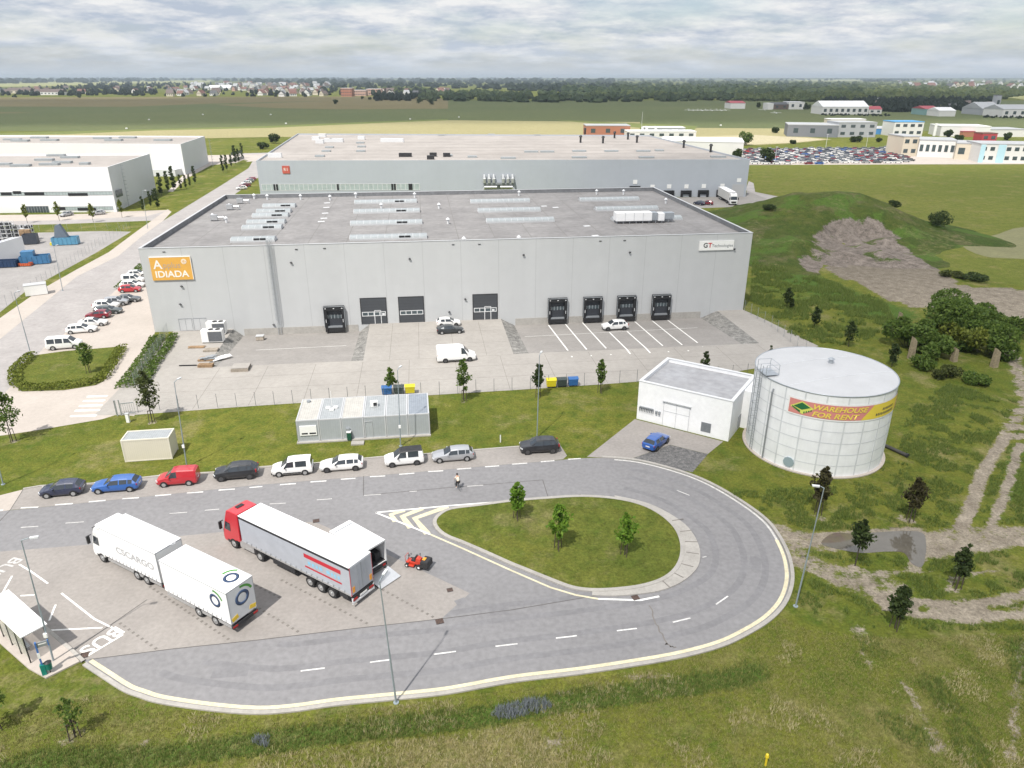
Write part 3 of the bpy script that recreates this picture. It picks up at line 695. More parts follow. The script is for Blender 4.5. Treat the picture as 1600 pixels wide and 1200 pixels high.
poly_sheet('meadow', [(1172, 258), (1400, 257), (1900, 257), (1900, 470), (1620, 452), (1480, 430), (1330, 330), (1180, 300)], .030, M['fieldE'])
poly_sheet('lot_paving', [(1160, 258), (1420, 257), (1900, 256), (1900, 226), (1440, 228), (1380, 232), (1160, 233)], .06, M['pale'])
poly_sheet('crop_field', smooth_line([(1504, 385), (1525, 375), (1560, 366), (1620, 352), (1900, 330), (1900, 420), (1600, 405), (1540, 401)], 3, True), .05, mat('crop', (.17, .165, .075), .9, 0, .12, .12, .4, 3, world=True, fine=.15, fscale=1.2))

# ---------------------------------------------------------------- the earth mound with its dug face
def mound():
    x = np.arange(52, 150, .8); y = np.arange(150, 262, .8); X, Y = np.meshgrid(x, y)
    def gs(cx, cy, sx, sy, h, rot=0):
        c, s = math.cos(rot), math.sin(rot); a, q = (X - cx) * c + (Y - cy) * s, -(X - cx) * s + (Y - cy) * c
        return h * np.exp(-.5 * ((a / sx) ** 2 + (q / sy) ** 2))
    def ridge(pts, sf, sb):
        """a bank: crest points (x, y, height), softer in front (sf) than behind (sb)"""
        px_, py_, pz_ = (np.array(q) for q in zip(*pts)); cy = np.interp(X, px_, py_); cz = np.interp(X, px_, pz_); d = Y - cy
        return cz * np.exp(-.5 * (d / np.where(d < 0, np.interp(X, px_, sf), sb)) ** 2)
    Z = ridge([(52, 196, 0), (60, 202, 3.2), (68, 207, 4.8), (75, 212, 6.6), (84, 215, 8.9), (93, 215, 10.0), (100, 213, 9.8), (105, 211, 8.0), (110, 208, 5.4), (116, 203, 3.0), (124, 196, 1.3), (134, 190, 0)], [20, 21, 20, 19, 18, 17, 16, 14, 12, 9, 8, 8], 15)
    Z = np.maximum(Z, gs(70, 176, 9, 10, 3.6)); Z = np.maximum(Z, gs(84, 172, 10, 7, 2.4, -.25))
    Z = Z + (fbm(X, Y, 9, 3) - .5) * np.clip(Z, 0, 3) * .9 + (fbm(X, Y, 2.6, 8) - .5) * np.clip(Z, 0, 2) * .4
    fl = np.array([PR((a, b_, c)) for a, b_, c in zip(X.ravel(), Y.ravel(), Z.ravel())]); pxx, pyy = fl[:, 0].reshape(X.shape), fl[:, 1].reshape(X.shape)
    face = [(1253, 402), (1262, 380), (1290, 345), (1318, 334), (1345, 338), (1350, 352), (1356, 333), (1372, 338), (1400, 362), (1424, 392), (1450, 408), (1485, 432), (1500, 445), (1620, 452), (1620, 500), (1500, 478), (1440, 478), (1400, 474), (1372, 450), (1330, 436), (1290, 428), (1262, 418)]
    pxx = pxx + (fbm(X, Y, 3.0, 51) - .5) * 22; pyy = pyy + (fbm(X, Y, 2.0, 52) - .5) * 12
    q = inpoly(pxx, pyy, face); sand = q.astype(float)
    soft = q.astype(float)
    for _ in range(6): soft[1:-1, 1:-1] = (soft[:-2, 1:-1] + soft[2:, 1:-1] + soft[1:-1, :-2] + soft[1:-1, 2:] + soft[1:-1, 1:-1]) / 5
    gull = (vnoise(X, Y * .16 + X * .05, 3.2, 21) - .55) * 2.4 + (vnoise(X, Y * .3, 1.5, 24) - .5) * .9 - 1.3
    Z = Z + soft * gull * np.clip(Z / 2.5, 0, 1); Z = np.maximum(Z, gs(99, 186, 4.5, 3.5, 2.6) * soft)
    tear = (fbm(X, Y, 3.4, 61) > .60) & (pyy > 350) & (pyy < 400); sand = np.where(q & tear, .25, sand)
    for _ in range(2):
        Z[1:-1, 1:-1] = (Z[1:-1, 1:-1] * 2 + Z[:-2, 1:-1] + Z[2:, 1:-1] + Z[1:-1, :-2] + Z[1:-1, 2:]) / 6
        sand[1:-1, 1:-1] = (sand[1:-1, 1:-1] * 2 + sand[:-2, 1:-1] + sand[2:, 1:-1] + sand[1:-1, :-2] + sand[1:-1, 2:]) / 6
    Z = Z - .35
    du = (X - A0.x) * eu.x + (Y - A0.y) * eu.y
    Z = np.where(du < 108.5, -.35, np.minimum(Z, (du - 107.5) * 1.1 - .35))
    v = np.stack([X.ravel(), Y.ravel(), Z.ravel()], 1); nx = len(x); ny = len(y)
    i = np.arange(ny - 1)[:, None] * nx + np.arange(nx - 1)[None, :]; f = np.stack([i, i + 1, i + nx + 1, i + nx], -1).reshape(-1, 4)
    f = f[(Z.ravel()[f] > -.34).any(1)]
    me = bpy.data.meshes.new('earth_mound'); me.from_pydata(v.tolist(), [], f.tolist())
    col = np.zeros((len(v), 4)); col[:, 3] = 1; col[:, 0] = np.clip(sand * 1.15, 0, 1.2).ravel(); t = fbm(X, Y, 9, 5); col[:, 1] = np.clip((t - .38) * 2.6, 0, .62).ravel(); col[:, 2] = np.clip((fbm(X, Y, 7, 15) - .5) * 3, 0, .42).ravel()
    at = me.color_attributes.new('cover', 'FLOAT_COLOR', 'POINT'); at.data.foreach_set('color', col.ravel())
    me.polygons.foreach_set('use_smooth', [True] * len(f)); me.materials.append(M['mound']); me.update()
    o = bpy.data.objects.new('earth_mound', me); C.objects.link(o); struct(o)
    global MX, MY, MZ; MX, MY, MZ = x, y, Z
M['mound'] = grassmat('mound_cover', (.046, .072, .015), (.078, .092, .021), (.033, .060, .011), (.15, .12, .07))
for n in M['mound'].node_tree.nodes:
    if n.type == 'VALTORGB' and abs(n.color_ramp.elements[0].color[0] - .165) < .003:
        n.color_ramp.elements[0].color = (.075, .063, .054, 1); n.color_ramp.elements[1].color = (.27, .232, .20, 1)
mound()
def mz(x, y):
    i = int(round((x - MX[0]) / .8)); j = int(round((y - MY[0]) / .8))
    return max(0.0, float(MZ[j, i])) if 0 <= i < len(MX) and 0 <= j < len(MY) else 0.0
# ================================================================ buildings
class Face:
    """a vertical face through two ground points; finds what lies on it at a pixel"""
    def __init__(s, p, q): s.p = Vector((p.x, p.y, 0)); s.d = Vector((q.x - p.x, q.y - p.y, 0)); s.L = s.d.length; s.d.normalize(); s.n = Vector((-s.d.y, s.d.x, 0))
    def hit(s, px, py):
        r = RAY(px, py); c = Vector((0, 0, CAMH)); t = (s.p - c).dot(s.n) / r.dot(s.n); q = c + r * t
        return (q - s.p).dot(s.d), q.z
def window_band(b, x0, x1, z0, z1, y, n, mi_g=0, mi_f=1, fr=.08, dark=None):
    """row of panes with mullions standing on a face at depth y (towards -y)"""
    b.bbox(x0, x1, y - .03, y + .05, z0, z1, mi_g)
    for i in range(n + 1):
        x = x0 + (x1 - x0) * i / n; b.bbox(x - fr / 2, x + fr / 2, y - .07, y - .031, z0, z1, mi_f)
    for z in (z0, z1): b.bbox(x0 - fr, x1 + fr, y - .075, y - .034, z - fr / 2, z + fr / 2, mi_f)
M['clad'] = stripes(stripes(mat('grey_cladding', (.475, .485, .490), .5, 0, .028, .35, fine=.025, fscale=.5, spec=.35, stretch=(1, 1, .07)), 0, FL / 16, .08, .80, .02), 2, 1.0, .02, .965)
M['clad2'] = stripes(mat('bluegrey_cladding', (.40, .43, .47), .5, 0, .04, .06, fine=.02, fscale=.5), 0, 6.4, .07, .92)
M['cladw'] = stripes(mat('white_cladding', (.78, .78, .785), .5, 0, .02, .1), 0, 6.0, .06, .95)
M['cladg'] = stripes(mat('lightgrey_cladding', (.42, .425, .43), .55, 0, .05, .1), 1, 6.0, .08, .9)
M['roofm'] = mat('bitumen_roof', (.195, .189, .188), .92, 0, .2, .16, .1, 8, col2=(.275, .266, .262), fine=.12, fscale=.9, spec=.15)
M['roofs'] = mat('roof_seam', (.165, .157, .15), .9, 0, .1, .5)
M['roofb'] = mat('brown_roof', (.30, .275, .255), .92, 0, .12, .05, col2=(.39, .36, .335), fine=.08, fscale=.3, spec=.15)
M['coping'] = mat('coping', (.50, .51, .52), .5, .1, .05, .3)
M['inpara'] = mat('parapet_inside', (.17, .175, .185), .7, 0, .2, .6, fine=.15, fscale=2)
M['sky1'] = mat('translucent_dome', (.30, .325, .335), .35, 0, .06, .5, fine=.06, fscale=2.0)
M['doorg'] = stripes(mat('dark_grey_door', (.055, .06, .068), .5, 0, .08, .5), 2, .5, .03, .7)
M['dock'] = mat('black_dock_fabric', (.012, .013, .015), .8, 0, .2, 2.0)
M['dockin'] = mat('dock_door', (.030, .034, .042), .6, 0, .1, 1.0)
M['frame'] = mat('white_frame', (.62, .63, .64), .5, 0, .05, 2)
M['plinth'] = mat('concrete_plinth', (.36, .345, .32), .9, 0, .12, .5, fine=.1, fscale=3)
M['pane'] = mat('window_pane', (.055, .075, .085), .12, 0, .25, .6, spec=.7)
M['blind'] = mat('window_blind', (.36, .42, .42), .4, 0, .15, .8)
M['sorange'] = mat('orange_sign', (.66, .36, .07), .5, 0, .04, 1)
M['swhite'] = mat('white_sign', (.78, .78, .76), .5, 0, .03, 1)
M['letw'] = mat('white_letters', (.80, .76, .70), .5, 0, .03, 1)
M['letg'] = mat('grey_letters', (.42, .33, .26), .5, 0, .03, 1)
M['letk'] = mat('dark_letters', (.06, .065, .07), .5, 0, .03, 1)
M['letr'] = mat('red_letters', (.50, .03, .03), .5, 0, .03, 1)
HB = 14.3
def warehouse():
    D = 58.5; RZ = 13.45
    t = thing('warehouse', 'long light grey warehouse in the middle with orange sign, loading docks and rooflights', 'warehouse', A0, UA)
    b = MB(); w = .25
    b.bbox(0, FL, 0, w, -PD - .1, HB); b.bbox(0, FL, D - w, D, -.1, HB); b.bbox(0, w, w, D - w, -.1, HB); b.bbox(FL - w, FL, w, D - w, -.1, HB)
    b.build('wall', M['clad'], t)
    b = MB(); b.bbox(w, FL - w, w, D - w, RZ - .4, RZ); b.build('roof', M['roofm'], t)
    b = MB()
    b.bbox(w, w + .05, w + .05, D - w - .05, RZ + .002, HB - .02); b.bbox(FL - w - .05, FL - w, w + .05, D - w - .05, RZ + .002, HB - .02)
    b.bbox(w + .05, FL - w - .05, D - w - .05, D - w, RZ + .002, HB - .02); b.bbox(w + .05, FL - w - .05, w, w + .05, RZ + .002, HB - .02)
    b.build('parapet_lining', M['inpara'], t)
    b = MB(); e = .06
    b.bbox(-e, FL + e, -e, w + .1, HB, HB + .06); b.bbox(-e, FL + e, D - w - .1, D + e, HB, HB + .06); b.bbox(-e, w + .1, w + .1, D - w - .1, HB, HB + .06); b.bbox(FL - w - .1, FL + e, w + .1, D - w - .1, HB, HB + .06)
    b.build('coping', M['coping'], t)
    # seams and repair strips of the roof felt
    b = MB()
    for i in range(1, 16): b.bbox(i * FL / 16 - .06, i * FL / 16 + .06, .6, D - .6, RZ + .003, RZ + .006)
    for v in np.arange(5, D - 3, 9.2): b.bbox(.6, FL - .6, v - .05, v + .05, RZ + .0035, RZ + .0065)
    b.build('felt_seam', M['roofs'], t)
    for x0, x1 in ((14.6, 34.0), (61.8, 96.4)): b = MB(); b.bbox(x0, x1, -.06, 0.0, -PD, -.02); b.build('plinth', M['plinth'], t)
    # three big doors level with the yard
    for k, (u0, u1, kk) in enumerate(((34.72, 39.0, 1), (41.28, 45.5, 0), (54.27, 58.5, 1))):
        b = MB(); b.bbox(u0, u1, -.05, 0, .02, 4.65); d = b.build('sectional_door', M['doorg'], t)
        b = MB()
        b.bbox(u0 - .12, u0, -.08, 0, .02, 4.75); b.bbox(u1, u1 + .12, -.08, 0, .02, 4.75); b.bbox(u0, u1, -.08, 0, 4.65, 4.75)
        b.build('frame', M['plast'], d)
        b = MB(); z = 1.85
        b.bbox(u0 + .1, u1 - .1, -.085, -.051, z - .32, z + .32, 1)
        for i in range(5):
            x = u0 + .15 + i * (u1 - u0 - .3) / 4
            b.bbox(x - .06, x + .06, -.10, -.086, z - .34, z + .34, 0)
        for q in (-.34, .34): b.bbox(u0 + .09, u1 - .09, -.105, -.0865, z + q - .06, z + q + .06, 0)
        b.build('window_strip', [M['frame'], M['pane']], d)
        if kk:
            x0 = u0 + (2.25 if k == 0 else 2.0); b = MB()
            for x in (x0, x0 + 1.1): b.bbox(x - .06, x + .06, -.13, -.106, .05, 2.45)
            b.bbox(x0, x0 + 1.1, -.13, -.106, 2.39, 2.5)
            b.bbox(x0 + 1.3, x0 + 1.75, -.12, -.106, 1.55, 1.95)
            b.build('wicket_door', M['frame'], d)
    # dock shelters over the sunken ramps
    for uc in (30.1, 69.4, 75.85, 82.1, 88.6):
        w0, w1, z0, z1 = uc - 1.75, uc + 1.75, -.95, 3.58
        b = MB(); b.bbox(w0, w0 + .5, -.6, 0, -.2, z1); b.bbox(w1 - .5, w1, -.6, 0, -.2, z1); b.bbox(w0 + .5, w1 - .5, -.6, 0, z1 - .75, z1)
        d = b.build('dock_shelter', M['dock'], t)
        b = MB(); b.bbox(w0 - .05, w1 + .05, -.66, -.61, z1 - .06, z1 + .04)
        b.bbox(w0 - .05, w0 + .02, -.66, -.61, -.2, z1 - .06); b.bbox(w1 - .02, w1 + .05, -.66, -.61, -.2, z1 - .06); b.build('frame', M['steel'], d)
        b = MB(); b.bbox(w0 + .5, w1 - .5, -.10, -.02, 0.0, z1 - .75, 0); b.bbox(uc - 1.15, uc + 1.15, -.13, -.105, 1.35, 1.95, 1)
        for i in range(5): x = uc - 1.15 + i * .575; b.bbox(x - .04, x + .04, -.15, -.131, 1.3, 2.0, 2)
        b.build('dock_door', [M['dockin'], M['pane'], M['steel']], d)
        b = MB(); b.bbox(w0 + .45, w1 - .45, -.55, -.05, -.25, 0.0); b.build('dock_leveller', M['greym'], d)
        b = MB(); b.bbox(w0 + .1, w0 + .5, -.9, -.05, -.95, -.26); b.bbox(w1 - .5, w1 - .1, -.9, -.05, -.95, -.26); b.bbox(w0 + .5, w1 - .5, -.75, -.05, -1.0, -.3); b.build('buffer', M['dark'], d)
        for x in (w0 + .35, uc, w1 - .35): MB().box(x, -.63, z1 - .35, .22, .06, .14).build('dock_lamp', M['frame'], d)
        for x in (w0 + .3, w1 - .3): MB().box(x, -.63, 1.0, .09, .06, .55).build('marker', M['frame'], d)
    # signs
    b = MB(); b.bbox(1.4, 7.8, -.22, -.02, 9.0, 12.8); s = b.build('sign_board', M['sorange'], t)
    b = MB(); b.bbox(1.36, 7.84, -.24, -.015, 12.801, 12.9); b.bbox(7.801, 7.88, -.24, -.015, 9.0, 12.8); b.build('frame', M['letw'], s)
    fx = R(90)
    text_mesh('lettering', 'A', 2.0, M['letw'], s, (2.55, -.225, 11.55), (fx, 0, 0), .02, bold=.03)
    text_mesh('lettering', 'pplus', 1.35, M['letg'], s, (4.75, -.225, 11.45), (fx, 0, 0), .02)
    text_mesh('lettering', 'IDIADA', 1.5, M['letw'], s, (4.55, -.225, 9.95), (fx, 0, 0), .02, sx=1.06, bold=.03)
    b = MB(); b.cyl((6.75, -.24, 12.05), (6.75, -.221, 12.05), .42, n=20); b.build('emblem', M['letw'], s)
    b = MB(); b.box(6.75, -.246, 12.05, .5, .01, .08); b.box(6.75, -.247, 12.05, .08, .01, .5); b.ring((6.75, -.245, 12.05), (0, 1, 0), .28, .03, 18, 4); b.build('emblem', M['sorange'], s)
    b = MB(); b.bbox(94.8, 101.2, -.22, -.02, 11.42, 13.1); s = b.build('sign_board', M['swhite'], t)
    text_mesh('lettering', 'G', 1.15, M['letk'], s, (95.95, -.225, 12.3), (fx, 0, 0), .02, bold=.025)
    text_mesh('lettering', 'T', 1.15, M['letr'], s, (96.78, -.225, 12.3), (fx, 0, 0), .02, bold=.025)
    text_mesh('lettering', 'Technologies', .74, M['letg2'], s, (99.1, -.225, 12.22), (fx, 0, 0), .02)
    # caged ladder, wall lamps, cabinets, pipe stubs
    b = MB()
    for x in (20.35, 20.85): b.bbox(x - .03, x + .03, -.28, -.22, -1.2, HB + 1.0)
    for z in np.arange(-.9, HB + .9, .32): b.bbox(20.35, 20.85, -.265, -.235, z - .015, z + .015)
    for z in np.arange(1.6, HB + 1, .9): b.tube([(20.35, -.25, z), (20.25, -.6, z), (20.6, -.9, z), (20.95, -.6, z), (20.85, -.25, z)], .02, 5)
    for x, y in ((20.25, -.6), (20.6, -.9), (20.95, -.6)): b.bbox(x - .02, x + .02, y - .02, y + .02, 1.6, HB + 1)
    for x in (20.3, 20.9): b.tube([(x, -.25, HB + 1.0), (x, .9, HB + 1.0), (x, .9, HB)], .025, 5)
    b.build('caged_ladder', M['steel'], t)
    for px, py in ((284, 447), (282, 475), (455, 410), (640, 404), (818, 398), (984, 394), (1147, 389), (727, 467), (428, 507), (702, 487)):
        u, z = WALLHIT(px, py); b = MB(); b.box(u, -.18, z, .34, .34, .16, 0, ry=0, rx=-.5); b.bbox(u - .05, u + .05, -.1, 0, z - .02, z + .12); b.build('wall_lamp', M['plast'], t)
    for px, py in ((256, 393.5), (463, 389.5), (507, 388), (708, 382), (749, 381.5), (938, 376.5), (976, 375.5)):
        u, z = WALLHIT(px, py); b = MB(); b.bbox(u - .22, u + .22, -.09, 0, z - .05, z + .05); b.build('overflow_pipe', M['plast'], t)
    for u0 in (4.2, 6.55):
        b = MB(); b.bbox(u0, u0 + 2.05, -.06, 0, .1, 2.15); d = b.build('service_door', M['coping'], t)
        b = MB(); b.bbox(u0 - .06, u0 + 2.11, -.09, -.061, 2.15, 2.22); b.bbox(u0 - .06, u0, -.09, -.061, .1, 2.15); b.bbox(u0 + 1.0, u0 + 1.05, -.075, -.0605, .1, 2.15); b.build('frame', M['greym'], d)
    # rooflights
    def barrel(u0, u1, v, hw=1.2, h=.48, vent=None):
        b = MB(); n = 8; sec = [(-hw * math.cos(math.pi * i / n), h * math.sin(math.pi * i / n)) for i in range(n + 1)]
        nu = int((u1 - u0) / 1.2)
        for k in range(nu):
            a, c = u0 + (u1 - u0) * k / nu, u0 + (u1 - u0) * (k + 1) / nu
            for i in range(n):
                (y0, z0), (y1, z1) = sec[i], sec[i + 1]
                b.add([(a, v + y0, RZ + .3 + z0), (c, v + y0, RZ + .3 + z0), (c, v + y1, RZ + .3 + z1), (a, v + y1, RZ + .3 + z1)], [(0, 1, 2, 3)], 0)
            for i in range(n):
                (y0, z0), (y1, z1) = sec[i], sec[i + 1]; q = 1.03
                b.add([(a - .04, v + y0 * q, RZ + .3 + z0 * q), (a + .04, v + y0 * q, RZ + .3 + z0 * q), (a + .04, v + y1 * q, RZ + .3 + z1 * q), (a - .04, v + y1 * q, RZ + .3 + z1 * q)], [(0, 1, 2, 3)], 1)
        for x in (u0, u1): b.add([(x, v + y, RZ + .3 + z) for y, z in sec], [tuple(range(n + 1))], 1)
        b.bbox(u0 - .05, u1 + .05, v - hw - .08, v + hw + .08, RZ + .002, RZ + .3, 1)
        o = b.build('rooflight', [M['sky1'], M['coping']], t)
        if vent:
            b = MB(); b.bbox(vent, vent + .95, v - hw - .02, v - hw + .5, RZ + .34, RZ + .62); b.bbox(vent + 1.05, vent + 2.0, v - hw - .02, v - hw + .5, RZ + .34, RZ + .62); b.build('vent_flap', M['dock'], o)
    for v, u0, u1 in ((44.6, 11.4, 18.3), (37.6, 11.4, 18.4), (32.4, 11.6, 18.7), (25.0, 12.0, 19.2), (19.4, 12.3, 19.5), (8.2, 12.8, 20.2)): barrel(u0, u1, v, vent=u0 + 3.9)
    for v, u0, u1 in ((47.5, 31, 45), (34.8, 31.8, 45.6), (21.3, 32.2, 46), (7.4, 33.2, 46.7)): barrel(u0, u1, v, vent=u1 - 4.9)
    for v, u0, u1 in ((45.2, 57.2, 70.8), (32.8, 57.9, 71.3), (20.7, 58.6, 72.1)): barrel(u0, u1, v)
    for v, u0, u1 in ((44.8, 82.5, 96.5), (31.6, 83.2, 96.9), (19.5, 83.8, 98)): barrel(u0, u1, v)
    # air handling units and mushroom vents
    b = MB(); u0, v0 = LOC(962, 350, RZ); u1 = u0 + 10.5
    b.bbox(u0, u0 + 7.2, v0 - .2, v0 + 2.0, RZ + .55, RZ + 2.1, 0); b.bbox(u0 + 7.3, u0 + 8.4, v0, v0 + 1.9, RZ + .6, RZ + 2.0, 1); b.bbox(u0 + 8.45, u0 + 9.7, v0 - .3, v0 + 1.7, RZ + .5, RZ + 1.9, 0); b.bbox(u0 + 9.75, u0 + 11.8, v0 + .2, v0 + 1.7, RZ + .75, RZ + 1.9, 1)
    for x in np.arange(u0 + .2, u0 + 11, 1.3):
        for y in (v0, v0 + 1.8): b.bbox(x - .05, x + .05, y - .05, y + .05, RZ, RZ + .6, 1)
    for x in (u0 + 1.8, u0 + 3.6, u0 + 5.4): b.bbox(x - .03, x + .03, v0 - .22, v0 + 2.02, RZ + .54, RZ + 2.12, 1)
    b.build('air_handling_unit', [M['tarp'], M['steel']], t)
    for px, py in ((418, 312), (470, 312), (556, 309), (648, 309), (686, 326), (700, 350), (811, 306), (932, 304), (974, 304), (333, 343), (354, 348), (359, 327), (516, 313), (812, 381), (596, 326), (404, 306), (1040, 318), (730, 398)):
        u, v = LOC(px, py, RZ); v = min(max(v, 1.2), D - 1.5); b = MB(); b.cyl((u, v, RZ), (u, v, RZ + .9), .22, n=10); b.cyl((u, v, RZ + .9), (u, v, RZ + 1.25), .42, .12, 10); b.build('roof_vent', M['frame'], t)
    for px, py in ((338, 345), (362, 328), (378, 318)):
        u, v = LOC(px, py, RZ); b = MB(); b.bbox(u - 1.0, u + .3, v - .4, v + .4, RZ + .2, RZ + 1.2); b.cyl((u + .3, v, RZ + .7), (u + 1.6, v, RZ + .7), .2, n=8); b.cyl((u + 1.6, v, RZ + .7), (u + 1.6, v, RZ + .1), .2, n=8)
        b.bbox(u - 1.0, u - .9, v - .4, v + .4, RZ, RZ + .2); b.build('roof_fan', M['alu'], t)
    b = MB()
    for px, py in ((511, 317), (510, 324), (508, 333), (506, 341), (502, 346), (850, 322), (868, 324), (917, 353), (930, 368)):
        u, v = LOC(px, py, RZ); b.box(u, v, RZ + .006, 1.3, .9, .004, rz=.2)
    b.build('felt_patch', M['frame'], t)
    return t
M['letg2'] = mat('mid_grey_letters', (.23, .24, .25), .5, 0, .03, 1)
warehouse()

# ---- generic hall from the corners of its roof
def hall(name, label, fl, fr, br, h, wall_m, roof_m, cat='warehouse', para=.6, base=0.0, group=None, bl=None):
    """fl, fr, br: front-left, front-right and back-right roof corners as pixels; returns the thing and its front face"""
    P = [G(*fl, h), G(*fr, h), G(*br, h)]; P.append(G(*bl, h) if bl else P[0] + P[2] - P[1])
    o = Vector((P[0].x, P[0].y, base)); t = thing(name, label, cat, o, math.atan2(P[1].y - P[0].y, P[1].x - P[0].x), group)
    a = -t.rotation_euler[2]; rot = Matrix.Rotation(a, 3, 'Z'); Q = [rot @ (p - P[0]) for p in P]
    pl = [(q.x, q.y) for q in Q]; b = MB(); w = .3
    cx, cy = sum(p[0] for p in pl) / 4, sum(p[1] for p in pl) / 4
    inn = [(p[0] + (w if p[0] < cx else -w), p[1] + (w if p[1] < cy else -w)) for p in pl]
    n = 4; v = [(*p, -.3) for p in pl] + [(*p, h) for p in pl] + [(*p, h) for p in inn] + [(*p, h - para) for p in inn]
    f = []
    for i in range(n):
        j = (i + 1) % n; f += [(i, j, n + j, n + i), (n + i, n + j, 2 * n + j, 2 * n + i), (2 * n + i, 2 * n + j, 3 * n + j, 3 * n + i)]
    b.add(v, f); o = b.build('wall', wall_m, t); fixn_n(o)
    b = MB(); b.prism(inn, h - para - .4, h - para - .002); b.build('roof', roof_m, t)
    return t, Face(P[0], P[1]), pl, h - para
def fixn_n(o): pass
def onroof(t, z, px, py):
    p = G(px, py, z); q = Matrix.Rotation(-t.rotation_euler[2], 3, 'Z') @ (p - t.location); return q.x, q.y

t2, f2, pl2, rz2 = hall('warehouse', 'wide bluish grey warehouse behind the middle one, with a small red square sign', (400, 251), (1172, 249), (1014, 211), 13.0, M['clad2'], M['roofb'], bl=(465, 208.5))
L2 = f2.L
s, z = f2.hit(447, 265); b = MB(); b.box(s, -.12, z, 2.6, .2, 2.6); sg_ = b.build('sign_board', mat('red_sign', (.48, .10, .07), .5, 0, .05, 1), t2)
text_mesh('lettering', 'R1', 1.5, M['letw'], sg_, (s, -.225, z), (R(90), 0, 0), .02)
s0, z0 = f2.hit(404, 297.5); s1, z1 = f2.hit(655, 287); b = MB(); z1 = max(z1, z0 + 2.0)
window_band(b, max(s0, .8), s1, z0, z1, 0, 34, 0, 1, .16)
b.build('window_band', [M['blind'], M['frame']], t2)
for px in (429, 433, 528, 613, 617, 640, 643):
    s, _ = f2.hit(px, 292); b = MB(); b.bbox(s - .35, s + .35, -.10, -.076, z0, z1); b.build('open_pane', M['dock'], t2)
for px, top in ((992, 290.5), (1019, 298), (1045, 297.5), (1072, 297.5), (1099, 297), (1128, 296.5)):
    s, z = f2.hit(px, top); b = MB()
    b.bbox(s - 1.9, s - 1.2, -.7, 0, 0.0, z); b.bbox(s + 1.2, s + 1.9, -.7, 0, 0.0, z); b.bbox(s - 1.2, s + 1.2, -.7, 0, z - .8, z); d = b.build('dock_shelter', M['dock'], t2)
    b = MB(); b.bbox(s - 1.2, s + 1.2, -.12, -.02, .9, z - .8); b.build('dock_door', M['dockin'], d)
    b = MB(); b.bbox(s - .75, s + .75, -.1, 0, z + .7, z + 2.1); b.build('number_plate', M['swhite'], t2)
s, z = f2.hit(1154, 288); b = MB(); b.bbox(s - 2.2, s + 2.2, -.06, 0, .05, z); d = b.build('roller_door', M['cladg'], t2)
b = MB(); b.bbox(s - .75, s + .75, -.1, 0, z + .8, z + 2.1); b.build('number_plate', M['swhite'], t2)
# duct work hung on the facade
s, z = f2.hit(779, 283); b = MB()
b.bbox(s - 5.4, s + 5.4, -1.6, -.3, z - 1.0, z - .4, 1)
for i, q in enumerate(np.linspace(-5, 5, 7)):
    if i == 3: continue
    b.cyl((s + q, -1.6, z - .4), (s + q, -1.6, z + 1.0), .55, .55, 10, 0); b.cyl((s + q, -1.6, z + 1.0), (s + q, 0, z + 2.0), .55, .55, 10, 0)
for q in (-1, 1): b.cyl((s + q * .6, -1.5, z - 1.9), (s + q * 5.0, -1.5, z - 1.9), .55, .55, 10, 0); b.cyl((s + q * 5.0, -1.5, z - 1.9), (s + q * 6.0, -1.5, z - 4.5), .55, .55, 10, 0)
b.build('ventilation_duct', [M['alu'], M['greym']], t2)
for px, py, w, d in ((430, 246, 5, .1), (494, 219, 3.5, 2), (500, 224, 3.5, 2), (504, 214, 3.5, 2), (513, 222, 3.5, 2), (521, 222, 3.2, 2), (531, 222, 3.2, 2), (565, 218, 3.2, 2), (601, 222, 3.5, 2), (613, 222, 3.5, 2), (625, 222, 3.5, 2)):
    x, y = onroof(t2, rz2, px, py); b = MB(); b.box(x, y, rz2 + .8, w, max(d, 1.2), 1.6); b.build('roof_unit', M['frame'], t2)
for px, py in ((510, 237), (515, 231), (564, 237), (565, 230), (563, 224), (690, 212), (768, 211), (840, 212), (905, 247), (1010, 247), (1122, 246), (794, 248), (738, 246), (830, 238), (855, 238), (905, 237), (955, 237), (1005, 237), (1030, 236), (700, 244), (500, 245)):
    x, y = onroof(t2, rz2, px, py); b = MB(); b.box(x, max(y, 2), rz2 + .3, 5.5 if py > 236 and px > 780 else 3.4, 2.2, .6); b.build('rooflight', M['sky1'], t2)
for px, py in ((629, 245), (638, 245), (677, 244.5), (673, 249), (698, 245)):
    x, y = onroof(t2, rz2, px, py); b = MB(); b.box(x, max(y, 1.4), rz2 + .7, 2.6, 1.4, 1.4); b.build('roof_fan', M['plast'], t2)
for px, py in ((907, 223), (914, 210), (942, 224), (960, 216), (981, 218), (995, 223), (1068, 231), (1110, 238)):
    x, y = onroof(t2, rz2, px, py); b = MB(); b.cyl((x, y, rz2), (x, y, rz2 + 2.4), .45, n=8); b.cyl((x, y, rz2 + 2.4), (x, y, rz2 + 3.2), .8, .5, 8); b.build('chimney', M['plast'], t2)
b = MB()
for k in range(1, 9):
    y = k * 14.0
    if y < 112: b.bbox(3, L2 - 6, y - .12, y + .12, rz2 + .001, rz2 + .02)
b.build('felt_seam', M['roofs'], t2)

